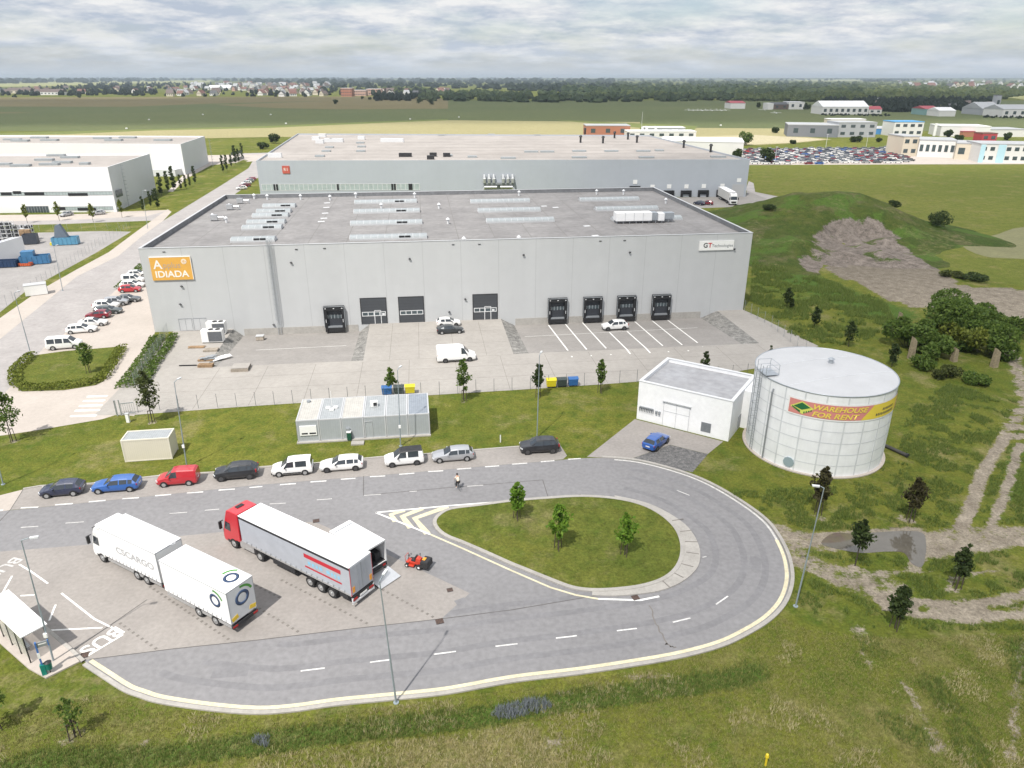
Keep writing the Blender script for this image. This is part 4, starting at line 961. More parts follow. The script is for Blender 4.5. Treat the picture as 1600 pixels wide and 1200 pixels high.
# ---- two white halls at the left
def ladder_part(t, x, y, h, m):
    b = MB()
    for q in (-.25, .25): b.bbox(x - .03, x + .03, y + q - .03, y + q + .03, .3, h)
    for z in np.arange(.6, h, .4): b.bbox(x - .02, x + .02, y - .25, y + .25, z - .02, z + .02)
    for z in np.arange(2.6, h, 1.2): b.bbox(x, x + .7, y - .36, y - .32, z, z + .06); b.bbox(x, x + .7, y + .32, y + .36, z, z + .06); b.bbox(x + .66, x + .7, y - .36, y + .36, z, z + .06)
    b.build('caged_ladder', m, t)
t3, f3, pl3, rz3 = hall('warehouse', 'nearer of two white halls at the left edge, with a long window strip', (-140, 263), (168, 261), (233.5, 240), 13.9, M['cladw'], M['roofb'])
def px_band(t, f, x0, y0, x1, y1, n, mats, name='window_band', fr=.1, dep=0):
    s0, za = f.hit(x0, y1); s1, zb = f.hit(x1, y0); b = MB(); window_band(b, s0, s1, za, max(zb, za + .6), dep, n, 0, 1, fr); return b.build(name, mats, t)
px_band(t3, f3, -20, 299, 175, 306, 40, [M['blind'], M['greym']])
px_band(t3, f3, 84, 322.5, 176, 328.5, 22, [M['blind'], M['greym']])
px_band(t3, f3, 42, 322, 75, 333, 8, [M['pane'], M['greym']], 'entrance')
for x0, x1, y in ((2, 18, 303), (39, 69, 303), (107, 137, 304), (21, 33, 301), (90, 102, 326), (122, 150, 327)):
    s0, z0 = f3.hit(x0, y + 2); s1, z1 = f3.hit(x1, y - 1); b = MB(); b.bbox(s0, s1, -.10, -.078, z0, z1 + .3); b.build('open_window', M['dock'], t3)
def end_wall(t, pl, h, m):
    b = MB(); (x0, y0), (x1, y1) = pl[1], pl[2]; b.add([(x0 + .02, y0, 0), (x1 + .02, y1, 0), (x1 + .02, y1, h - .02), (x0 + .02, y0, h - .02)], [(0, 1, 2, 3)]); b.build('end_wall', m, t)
M['clade'] = stripes(mat('end_wall_grey', (.56, .575, .585), .5, 0, .03, .1), 1, 6.0, .06, .93)  # greyer tone for the thin sheet over the white end wall
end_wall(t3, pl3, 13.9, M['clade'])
ladder_part(t3, f3.L + .05, 9.0, 13.9, M['greym'])
b = MB(); b.bbox(f3.L, f3.L + .06, 2.0, 9.0 - 2.5, 4.2, 6.4); b.build('side_window', M['pane'], t3)
for px, py in ((3, 258), (33, 260), (78, 258), (98, 255), (133, 257), (88, 244), (70, 251), (110, 247)):
    x, y = onroof(t3, rz3, px, py); b = MB(); b.box(x, max(1.5, y), rz3 + .35, 6 if px < 120 else 3, 2, .7); b.build('rooflight', M['sky1'], t3)
t4, f4, pl4, rz4 = hall('warehouse', 'farther of two white halls at the left, its end wall beside thin trees', (-140, 223), (282, 225), (319.5, 212.5), 13.0, M['cladw'], M['roofb'])
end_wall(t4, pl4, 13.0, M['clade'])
ladder_part(t4, f4.L + .05, 28.0, 13.0, M['greym'])
b = MB(); b.bbox(f4.L, f4.L + .06, 50, 64, 3.4, 4.8); b.bbox(f4.L, f4.L + .06, 46, 66, .2, 1.8); b.build('side_window', M['pane'], t4)
b = MB(); b.bbox(f4.L - 12, f4.L - 1.5, -6, 0, 0, 2.8); b.build('entrance_porch', M['frame'], t4)
for px, py in ((20, 219), (32, 221), (62, 216), (78, 220), (160, 217), (178, 220), (200, 216), (255, 220)):
    x, y = onroof(t4, rz4, px, py); b = MB(); b.box(x, max(2, y), rz4 + .4, 8, 2.4, .8); b.build('rooflight', M['sky1'], t4)

# ---- flat roofed shed at the far left edge
tS, fS, plS, rzS = hall('shed', 'low white flat roofed shed at the left edge beside blue skips', (-60, 394), (18, 371), (34, 369), 4.6, M['cladw'], M['frame'], 'shed', .2)

# ---- pump house
pFL, pFR = G(994.5, 654), G(1137.5, 690); hp = 5.2
tb = G(1049, 561, hp); ta = G(1000, 595, hp); dep = (tb - ta).length
tp = thing('pump_house', 'small white flat roofed pump house beside the round tank', 'building', pFL, math.atan2(pFR.y - pFL.y, pFR.x - pFL.x)); LP = (pFR - pFL).length
M['wwall'] = mat('white_render', (.83, .835, .84), .7, 0, .05, .4, fine=.04, fscale=2)
M['rooff'] = mat('stained_roof', (.30, .30, .31), .9, 0, .12, .25, col2=(.36, .365, .385), fine=.15, fscale=1.2)
b = MB(); DP = 9.5; w = .3
b.bbox(0, LP, 0, w, -.1, hp); b.bbox(0, LP, DP - w, DP, -.1, hp); b.bbox(0, w, w, DP - w, -.1, hp); b.bbox(LP - w, LP, w, DP - w, -.1, hp); b.build('wall', M['wwall'], tp)
b = MB(); b.bbox(w, LP - w, w, DP - w, hp - .8, hp - .45); b.build('roof', M['rooff'], tp)
b = MB(); b.bbox(-.06, LP + .06, -.06, w + .06, hp, hp + .07); b.bbox(-.06, LP + .06, DP - w - .06, DP + .06, hp, hp + .07); b.bbox(-.06, w + .06, w + .06, DP - w - .06, hp, hp + .07); b.bbox(LP - w - .06, LP + .06, w + .06, DP - w - .06, hp, hp + .07); b.build('coping', M['frame'], tp)
fp = Face(pFL, pFR); s0, _ = fp.hit(1037, 640); s1, _ = fp.hit(1076, 660)
b = MB(); b.bbox(s0, s1, -.05, 0, .02, 3.3); d = b.build('double_door', M['wwall'], tp)
b = MB(); m_ = (s0 + s1) / 2
for x in (s0, m_, s1): b.bbox(x - .025, x + .025, -.075, -.051, .02, 3.3)
b.bbox(s0 - .15, s1 + .15, -.25, 0, 3.3, 3.38); b.bbox(s0, s1, -.075, -.051, 2.0, 2.05); b.build('frame', M['coping'], d)
s, z = fp.hit(1102.5, 672); b = MB(); b.bbox(s - .6, s + .6, -.06, 0, .55, 1.75); b.build('vent_grille', stripes(mat('grille', (.25, .27, .29), .5, .3, .1, 2), 2, .12, .04, .5), tp)
b = MB(); b.bbox(LP, LP + .06, 3.4, 4.5, .3, 1.9); b.build('vent_grille', M['greym'], tp)
b = MB(); s, z = fp.hit(1000, 637); s2, z2 = fp.hit(1021, 643); b.bbox(s, s2, -.18, -.02, 1.78, 1.9)
for i in range(9): x = s + (s2 - s) * i / 8; b.bbox(x - .04, x + .04, -.22, -.02, 1.3, 1.8)
b.bbox(s2 + .3, s2 + .55, -.22, 0, 1.35, 1.75); b.bbox(s2 + .7, s2 + .95, -.22, 0, 1.35, 1.75); b.build('hydrant_pipes', M['greym'], tp)
b = MB(); b.bbox(LP, LP + 1.9, 4.6, DP - .5, -.1, hp - .25); b.build('link_block', M['wwall'], tp)

# ---- round water tank
TC = Vector((35.35, 75.75, 0)); TR, TH = 7.5, 9.55
tt = thing('water_tank', 'big white round steel water tank with a for rent banner', 'tank', TC, 0)
M['tankw'] = mat('tank_panels', (.84, .85, .865), .45, .1, .05, .5, fine=.05, fscale=1.0, stretch=(3, 3, .25))
M['tankr'] = mat('tank_roof', (.49, .495, .505), .5, .1, .06, .25, fine=.03, fscale=.8)
def arc(r, z0, z1, a0, a1, n, b, mi=0, sm=True):
    v = []
    for i in range(n + 1):
        a = a0 + (a1 - a0) * i / n; v += [(r * math.cos(a), r * math.sin(a), z0), (r * math.cos(a), r * math.sin(a), z1)]
    b.add(v, [(2 * i, 2 * i + 2, 2 * i + 3, 2 * i + 1) for i in range(n)], mi, sm)
b = MB(); arc(TR, -.1, TH, 0, 2 * math.pi, 96, b); b.build('wall', M['tankw'], tt)
b = MB(); n = 96
b.add([(TR * 1.004 * math.cos(2 * math.pi * i / n), TR * 1.004 * math.sin(2 * math.pi * i / n), TH) for i in range(n)] + [(0, 0, TH + .35)], [(i, (i + 1) % n, n) for i in range(n)]); rf = b.build('roof', M['tankr'], tt)
b = MB(); b.ring((0, 0, TH), (0, 0, 1), TR + .03, .06, 96, 6); b.build('rim', M['steel'], tt)
b = MB(); b.cyl((1.2, 1.5, TH + .2), (1.2, 1.5, TH + .75), .28, n=10); b.cyl((1.2, 1.5, TH + .75), (1.2, 1.5, TH + .95), .42, .1, 10); b.build('roof_vent', M['steel'], tt)
b = MB(); M['joint'] = mat('panel_joint', (.66, .68, .70), .5, .2, .1, 1)
for i in range(22):
    a = 2 * math.pi * i / 22 + .09; b.box((TR + .012) * math.cos(a), (TR + .012) * math.sin(a), TH / 2, .025, .15, TH - .1, rz=a)
for z in np.arange(1.35, TH, 1.35):
    arc(TR + .02, z - .04, z + .04, 0, 2 * math.pi, 88, b)
b.build('panel_joint', M['joint'], tt)
b = MB()
for k in (-1, 1):
    w_ = math.sqrt(TR ** 2 - (k * 2.6) ** 2) * .985; cr_ = []
    for i in range(13): x = -w_ + 2 * w_ * i / 12; y = k * 2.6; q = math.hypot(x, y); cr_.append((x * math.cos(.3) - y * math.sin(.3), x * math.sin(.3) + y * math.cos(.3), TH + .36 * (1 - q / TR) + .012))
    b.tube(cr_, .03, 5)
b.build('roof_seam', M['joint'], tt)
b = MB(); arc(TR + .35, 0, .12, 0, 2 * math.pi, 72, b)
b.add([(r * math.cos(2 * math.pi * i / 72), r * math.sin(2 * math.pi * i / 72), .12) for r in (TR - .1, TR + .35) for i in range(72)], [(i, (i + 1) % 72, 72 + (i + 1) % 72, 72 + i) for i in range(72)]); b.build('base_ring', M['pale'], tt)
def cylhit(px, py, r=None):
    r = r or TR; q = RAY(px, py); ox, oy = -TC.x, -TC.y; A_ = q.x ** 2 + q.y ** 2; B_ = 2 * (ox * q.x + oy * q.y); C_ = ox * ox + oy * oy - r * r
    disc = max(0, B_ * B_ - 4 * A_ * C_); t = (-B_ - math.sqrt(disc)) / 2 / A_; return math.atan2(oy + q.y * t, ox + q.x * t), CAMH + q.z * t
a0, z1 = cylhit(1233.5, 617); _, z0 = cylhit(1229, 643); a1, _ = cylhit(1397, 622)
a1 = a0 + (6.75 + 7.0) / TR * 1.0 if a1 - a0 < 1.2 or a1 - a0 > 2.6 else a1 + .25
zt, zb_ = z1, z0
M['banr'] = mat('banner_red', (.60, .23, .20), .6, 0, .03, .5); M['bany'] = mat('banner_yellow', (.70, .55, .06), .6, 0, .03, .5); M['bang'] = mat('banner_green', (.012, .13, .04), .6, 0, .03, .5); M['banl'] = mat('banner_lime', (.62, .66, .12), .6, 0, .03, .5)
b = MB(); arc(TR + .06, zb_, zt, a0, a1, 50, b); bn = b.build('banner', M['swhite'], tt)
b = MB(); mg = .17; arc(TR + .075, zb_ + mg, zt - mg, a0 + mg / TR, a1 - mg / TR, 50, b); b.build('banner_ground', M['banr'], bn)
LB = (a1 - a0) * TR
def strip_poly(b, pts, r, n=14):
    """polygon given as (distance along the banner, height) laid round the tank, cut into slices"""
    (xa, za), (xb, zb2), (xc, zc2), (xd, zd) = pts
    v = []; m = 8; n = max(n, int(abs(xb - xa) / .25))
    for i in range(n + 1):
        k = i / n; lo = (xa + (xb - xa) * k, za + (zb2 - za) * k); hi = (xd + (xc - xd) * k, zd + (zc2 - zd) * k)
        for j in range(m + 1):
            q = j / m; a = a0 + (lo[0] + (hi[0] - lo[0]) * q) / TR; v.append((r * math.cos(a), r * math.sin(a), lo[1] + (hi[1] - lo[1]) * q))
    b.add(v, [(i * (m + 1) + j, (i + 1) * (m + 1) + j, (i + 1) * (m + 1) + j + 1, i * (m + 1) + j + 1) for i in range(n) for j in range(m)])
hB = zt - zb_; x5 = LB * .58
xq = [cylhit(p, q)[0] for p, q in ((1345, 652), (1362, 641), (1364, 630), (1393, 640))]; xq = [(a - a0) * TR for a in xq]
b = MB(); strip_poly(b, [(xq[0], zb_ + mg), (LB - mg, zb_ + mg), (LB - mg, zt - mg), (xq[2] + .2, zt - mg)], TR + .085); b.build('banner_field', M['bany'], bn)
b = MB(); strip_poly(b, [(LB - 1.3, zb_ + mg), (LB - mg, zb_ + mg), (LB - mg, zt - mg), (LB - 1.0, zt - mg)], TR + .092); b.build('banner_field', M['banr'], bn)
def curved_text(txt, size, m, x, z, shear=.25, sx=1.0, bold=.02):
    o = text_mesh('lettering', txt, size, m, bn, (0, 0, 0), (0, 0, 0), 0, 'LEFT', shear, 1.0, bold)
    for v in o.data.vertices:
        a = a0 + (x + v.co.x * sx) / TR; zz = z + v.co.y; v.co = ((TR + .13) * math.cos(a), (TR + .13) * math.sin(a), zz)
    return o
x1 = (cylhit(1272, 634)[0] - a0) * TR; x2 = (cylhit(1357, 634)[0] - a0) * TR
def fitted(txt, x0_, x1_, z, size, m):
    o = curved_text(txt, size, m, 0, z); xs = [math.atan2(v.co.y, v.co.x) - a0 for v in o.data.vertices]; ln = (max(xs) - min(xs)) * TR; mn = min(xs) * TR
    for v in o.data.vertices:
        q = ((math.atan2(v.co.y, v.co.x) - a0) * TR - mn) / ln * (x1_ - x0_) + x0_; a = a0 + q / TR; v.co.x, v.co.y = (TR + .13) * math.cos(a), (TR + .13) * math.sin(a)
M['lety'] = mat('yellow_letters', (.76, .60, .10), .6, 0, .03, 1)
fitted('WAREHOUSE', x1, x2, zb_ + hB * .68, hB * .40, M['lety']); fitted('FOR RENT', x1 - .05, x1 + (x2 - x1) * .84, zb_ + hB * .28, hB * .40, M['lety'])
b = MB(); xi = (cylhit(1237, 632)[0] - a0) * TR; zi = zb_ + hB * .5; s_ = hB * .38
strip_poly(b, [(xi - .1, zi - .1 * s_), (xi + 1.25, zi - s_ * .95), (xi + 2.35, zi + .1), (xi + 1.1, zi + s_ * .98)], TR + .10, 8); ic = b.build('emblem', M['banl'], bn)
b = MB(); strip_poly(b, [(xi + .25, zi + .02), (xi + 1.15, zi - s_ * .30), (xi + 2.0, zi + .18), (xi + 1.1, zi + s_ * .82)], TR + .115, 8); strip_poly(b, [(xi + .1, zi - .12), (xi + 1.0, zi - s_ * .78), (xi + 1.0, zi - s_ * .45), (xi + .1, zi + .02)], TR + .115, 4)
for k in range(4): x = xi + 1.35 + k * .22; strip_poly(b, [(x, zi - s_ * (.80 - k * .16)), (x + .13, zi - s_ * (.72 - k * .16)), (x + .13, zi - s_ * (.45 - k * .14)), (x, zi - s_ * (.52 - k * .14))], TR + .115, 2)
b.build('emblem_house', M['bang'], ic)
b = MB(); xk = (cylhit(1368, 645)[0] - a0) * TR
for r_, n_, x0_ in ((.30, 12, xk), (.55, 8, xk + .9)):
    for k in range(n_): x = x0_ + k * .26; strip_poly(b, [(x, zb_ + hB * (r_ - .07)), (x + .15, zb_ + hB * (r_ - .07)), (x + .17, zb_ + hB * (r_ + .07)), (x + .02, zb_ + hB * (r_ + .07))], TR + .10, 2)
b.build('small_print', M['letk'], bn)
# caged ladder with its landing, down pipe, hatch
al, _ = cylhit(1184, 640)
b = MB(); e_r = Vector((math.cos(al), math.sin(al), 0)); e_t = Vector((-e_r.y, e_r.x, 0)); P0 = e_r * (TR + .22)
for q in (-.25, .25): p = P0 + e_t * q; b.cyl(p + Vector((0, 0, .2)), p + Vector((0, 0, TH + 1.1)), .03, n=5)
for z in np.arange(.5, TH, .33): b.cyl(P0 - e_t * .25 + Vector((0, 0, z)), P0 + e_t * .25 + Vector((0, 0, z)), .018, n=4)
for z in np.arange(2.4, TH + .8, .95): b.tube([P0 + e_t * q + e_r * r_ + Vector((0, 0, z)) for q, r_ in ((-.25, 0), (-.38, .35), (-.2, .65), (.2, .65), (.38, .35), (.25, 0))], .018, 4)
for q, r_ in ((-.38, .35), (-.2, .65), (.2, .65), (.38, .35)): p = P0 + e_t * q + e_r * r_; b.cyl(p + Vector((0, 0, 2.4)), p + Vector((0, 0, TH + .8)), .024, n=4)
b.build('caged_ladder', M['greym'], tt)
b = MB(); pc = e_r * (TR - .55); b.box(pc.x, pc.y, TH + .22, 1.5, 2.0, .06, rz=al)
rail = MB(); cs = [(-.75, -1), (.75, -1), (.75, 1), (-.75, 1)]; cs = [pc + e_r * x + e_t * y for x, y in cs]
for p in cs: rail.cyl(p + Vector((0, 0, TH + .2)), p + Vector((0, 0, TH + 1.4)), .03, n=5)
for z in (.8, 1.4):
    for i in (0, 2, 3): rail.cyl(cs[i] + Vector((0, 0, TH + z)), cs[(i + 1) % 4] + Vector((0, 0, TH + z)), .025, n=5)
pf = b.build('landing', M['steel'], tt); rail.build('railing', M['steel'], pf)
ad, zd = cylhit(1201, 660); b = MB(); p = Vector((math.cos(ad), math.sin(ad), 0)) * (TR + .15); b.cyl(p + Vector((0, 0, .1)), p + Vector((0, 0, TH - 1.3)), .10, n=8); b.cyl(p + Vector((0, 0, TH - 1.3)), p * .98 + Vector((0, 0, TH - .9)), .10, n=8); b.build('down_pipe', M['greym'], tt)
ah, zh = cylhit(1232, 723); b = MB(); hn = Vector((math.cos(ah), math.sin(ah), 0)); b.cyl(hn * (TR - .05) + Vector((0, 0, .95)), hn * (TR + .10) + Vector((0, 0, .95)), .60, n=10); b.build('hatch', mat('hatch_blue', (.32, .40, .44), .5, .2, .05, 1), tt)
ax, _ = cylhit(1310, 660); 
pA, pB = G(1381, 698), G(1417, 714.5); t = thing('pipe', 'thick dark pipe lying in the grass right of the round tank', 'pipe', pA, math.atan2(pB.y - pA.y, pB.x - pA.x)); b = MB(); b.cyl((-.5, 0, .22), ((pB - pA).length, 0, .22), .2, n=12); b.build('barrel', mat('dark_pipe', (.05, .048, .045), .8, 0, .2, 1), t); b = MB(); b.cyl(((pB - pA).length - .1, 0, .22), ((pB - pA).length + .1, 0, .22), .26, n=12); b.build('flange', M['plast'], t)

# ---- row of portable cabins
cL, cR = G(466, 692), G(672.5, 679.5); LCB = (cR - cL).length; HC = 2.9; DC = 6.1
tcn = thing('portable_cabin', 'grey site cabin block of six joined units on the lawn', 'cabin', cL, math.atan2(cR.y - cL.y, cR.x - cL.x))
M['cab'] = stripes(mat('cabin_sheet', (.36, .385, .40), .5, .1, .04, .4, fine=.04, fscale=2), 0, .28, .05, .93)
M['cabroof'] = [stripes(mat('cabin_roof_%s' % n, c, .6, .1, .08, .8, fine=.1, fscale=3), 0, .25, .06, .85) for n, c in (('pale', (.47, .455, .42)), ('grey', (.34, .36, .37)), ('blue', (.25, .28, .32)))]
cw = LCB / 6
b = MB(); b.bbox(-.1, LCB + .05, -.35, DC + .2, -.05, .14); b.build('base', M['kerb'], tcn)
for i in range(6):
    x0, x1 = i * cw + .02, (i + 1) * cw - .02; u = MB(); u.bbox(x0, x1, 0, DC, .18, HC - .12, 0); un = u.build('cabin_unit', M['cab'], tcn)
    b = MB()
    for x in (x0, x1 - .12):
        for y in (-.015, DC - .1): b.bbox(x, x + .12, y, y + .115, .14, HC)
    b.bbox(x0, x1, -.02, .1, HC - .14, HC + .02); b.bbox(x0, x1, DC - .1, DC + .02, HC - .14, HC + .02); b.bbox(x0, x0 + .14, .1, DC - .1, HC - .1, HC + .02); b.bbox(x1 - .14, x1, .1, DC - .1, HC - .1, HC + .02); b.bbox(x0, x1, -.015, .0, .14, .22)
    b.build('corner_frame', M['coping'], un)
    b = MB(); b.bbox(x0 + .14, x1 - .14, .1, DC - .1, HC - .16, HC - .03); b.build('roof', M['cabroof'][(0, 1, 0, 1, 1, 2)[i]], un)
    b = MB(); b.bbox(x0 - .03, x0 + .03, -.03, -.021, .2, HC - .15); b.build('joint', M['greym'], un)
b = MB(); b.bbox(.35, cw - .3, -.1, 0, .95, 2.2, 0); w_ = b.build('shutter', M['swhite'], tcn)
b = MB(); b.bbox(.55, 1.25, -.12, -.101, 1.12, 1.3); b.bbox(1.45, 2.2, -.12, -.101, 1.12, 1.3); b.build('window', M['dock'], w_)
b = MB(); b.box(cw * 3.45, 3.0, HC + .33, .85, .55, .62, rz=.1); a_ = b.build('air_conditioner', M['swhite'], tcn)
b = MB(); b.box(cw * 3.45 + .15, 2.71, HC + .35, .42, .03, .42, rz=.1); b.build('fan_grille', M['plast'], a_)
b = MB(); b.cyl((cw * 1.5, 3.4, HC - .03), (cw * 1.5, 3.4, HC + 2.1), .03, n=6)
for x, y in ((-.45, .1), (.05, -.45), (.45, .1)): b.box(cw * 1.5 + x, 2.9 + y, HC + .12, .5, .4, .22)
b.build('antenna_base', M['swhite'], tcn)
b = MB(); b.cyl((.9, 5.3, HC - .05), (.9, 5.3, HC + .18), .25, n=12); b.build('roof_vent', M['greym'], tcn)
b = MB(); b.bbox(cw * 2.2, cw * 2.2 + .4, -.25, 0, 1.3, 1.6); b.build('wall_box', M['greym'], tcn)
b = MB()
for x in (cw * 3.05, cw * 3.38): b.bbox(x - .02, x + .02, -.06, 0, .2, 2.3)
b.bbox(cw * 3.05, cw * 3.38, -.06, -.02, 2.28, 2.32); b.build('door_frame', M['coping'], tcn)
p = G(546.5, 688.5); t = thing('litter_bin', 'dark green litter bin in front of the grey cabins', 'bin', p); b = MB(); b.box(0, 0, .62, .5, .45, 1.0); b.build('body', mat('dark_green', (.012, .075, .045), .5, 0, .1, 1), t, bevel=.05); b = MB(); b.box(0, -.02, 1.2, .54, .5, .16); b.build('lid', M['swhite'], t, bevel=.04)
p = G(559, 693.5); o = tag(MB().bbox(-.75, .75, -.4, .4, 0, .22).build('concrete_slab', M['kerb'], None, p, .1, bevel=.02), 'low concrete step slab lying before the grey cabins', 'slab')
# ---- beige container
kL, kR = G(195.5, 722.5), G(270, 717.5); LK = (kR - kL).length
tk = thing('storage_container', 'single beige steel container standing alone on the lawn behind the parked cars', 'container', kL, math.atan2(kR.y - kL.y, kR.x - kL.x))
M['beige'] = stripes(mat('beige_sheet', (.62, .58, .48), .5, 0, .03, .5), 0, .22, .05, .94); HK = 2.75
b = MB(); b.bbox(.03, LK - .03, .03, 2.4, .12, HK - .08); b.build('body', M['beige'], tk)
b = MB()
for x in (0, LK - .14):
    for y in (0, 2.3): b.bbox(x, x + .14, y, y + .14, .02, HK)
for y in (0, 2.3): b.bbox(.14, LK - .14, y, y + .14, HK - .16, HK); b.bbox(.14, LK - .14, y, y + .14, .04, .16)
for x in (0, LK - .14): b.bbox(x, x + .14, .14, 2.3, HK - .16, HK)
b.build('corner_frame', mat('beige_frame', (.66, .625, .53), .5, 0, .03, 1), tk)
b = MB(); b.bbox(.14, LK - .14, .14, 2.3, HK - .2, HK - .06); b.build('roof', M['cabroof'][1], tk)

# ---- bus shelter and stop post
sa = G(48, 1038); hS = 2.6
e1 = (G(65, 975, hS) - G(35, 995, hS)); e1.z = 0; wS = min(e1.length, 1.9); e1.normalize()
e2 = (G(0, 941.5, hS) * 0 + G(0, 962, hS) - G(35, 995, hS)); e2.z = 0; e2.normalize()
ts = thing('bus_shelter', 'open bus shelter with white roof and clear back wall at the lay-by', 'bus shelter', Vector((sa.x, sa.y, .12)), math.atan2(e2.y, e2.x)); LS = 6.2
M['clear'] = mat('clear_panel', (.55, .55, .48), .1, 0, .05, 1)
mm_ = M['clear'].node_tree; pb_ = [n for n in mm_.nodes if n.type == 'BSDF_PRINCIPLED'][0]; pb_.inputs['Alpha'].default_value = .45
b = MB(); sgn = 1 if (Matrix.Rotation(-ts.rotation_euler[2], 3, 'Z') @ e1).y > 0 else -1
for x in np.linspace(0, LS, 5): b.box(x, .04 * sgn, 1.23, .08, .08, 2.46)
b.box(0, wS * sgn, 1.23, .08, .08, 2.46); b.box(LS, wS * sgn, 1.23, .08, .08, 2.46); b.box(LS / 2, .04 * sgn, 2.47, LS + .1, .1, .06); b.box(LS / 2, wS * sgn, 2.47, LS + .1, .1, .06); b.box(0, wS * sgn / 2, 2.47, .1, wS, .06); b.box(LS, wS * sgn / 2, 2.47, .1, wS, .06)
b.build('frame', M['plast'], ts)
b = MB(); b.box(LS / 2, (wS / 2 + .05) * sgn, 2.55, LS + .4, wS + .35, .09); rf_ = b.build('roof', M['tarp'], ts)
b = MB()
for x in (LS * .25, LS * .5, LS * .75): b.box(x, (wS / 2 + .05) * sgn, 2.602, .05, wS + .3, .012)
b.build('roof_seam', M['coping'], rf_)
b = MB()
for i in range(4): b.box(LS * (i + .5) / 4, .04 * sgn, 1.3, LS / 4 - .16, .02, 2.0)
b.build('back_panel', M['clear'], ts)
b = MB(); b.box(LS / 2, .45 * sgn, .46, LS * .6, .4, .05)
for x in (LS * .25, LS * .75): b.box(x, .45 * sgn, .22, .06, .3, .44)
b.build('bench', M['greym'], ts)
sp_ = G(71, 1055); t = thing('bus_stop_post', 'slim blue and green bus stop post with a timetable board', 'sign', Vector((sp_.x, sp_.y, .12)), .5)
b = MB(); b.box(0, 0, 1.45, .10, .16, 2.9); b.box(.75, 0, 2.62, .06, .1, .5); b.build('post', mat('stop_blue', (.06, .16, .42), .4, 0, .1, 1), t)
b = MB(); b.box(.40, 0, 2.62, .78, .06, .42); b.build('name_board', M['greym'], t); b = MB(); b.box(.40, -.035, 2.66, .5, .012, .07); b.build('board_text', M['swhite'], t)
b = MB(); b.box(0, -.09, 1.75, .16, .03, .5); b.build('timetable', M['swhite'], t); b = MB(); b.box(0, 0, .45, .3, .3, .9); b.build('base', mat('stop_green', (.01, .20, .16), .4, 0, .1, 1), t)
p = G(74.5, 1052.5); t = thing('litter_bin', 'green litter bin at the foot of the bus stop post', 'bin', Vector((p.x + .25, p.y, .12))); b = MB(); b.cyl((0, 0, .35), (0, 0, .95), .2, .24, 12); b.build('body', mat('bin_green', (.012, .17, .13), .4, 0, .1, 1), t); b = MB(); b.cyl((0, 0, 0), (0, 0, .36), .04, n=6); b.build('foot', M['plast'], t); b = MB(); b.cyl((0, 0, .95), (0, 0, 1.05), .26, .1, 12); b.build('lid', M['plast'], t)
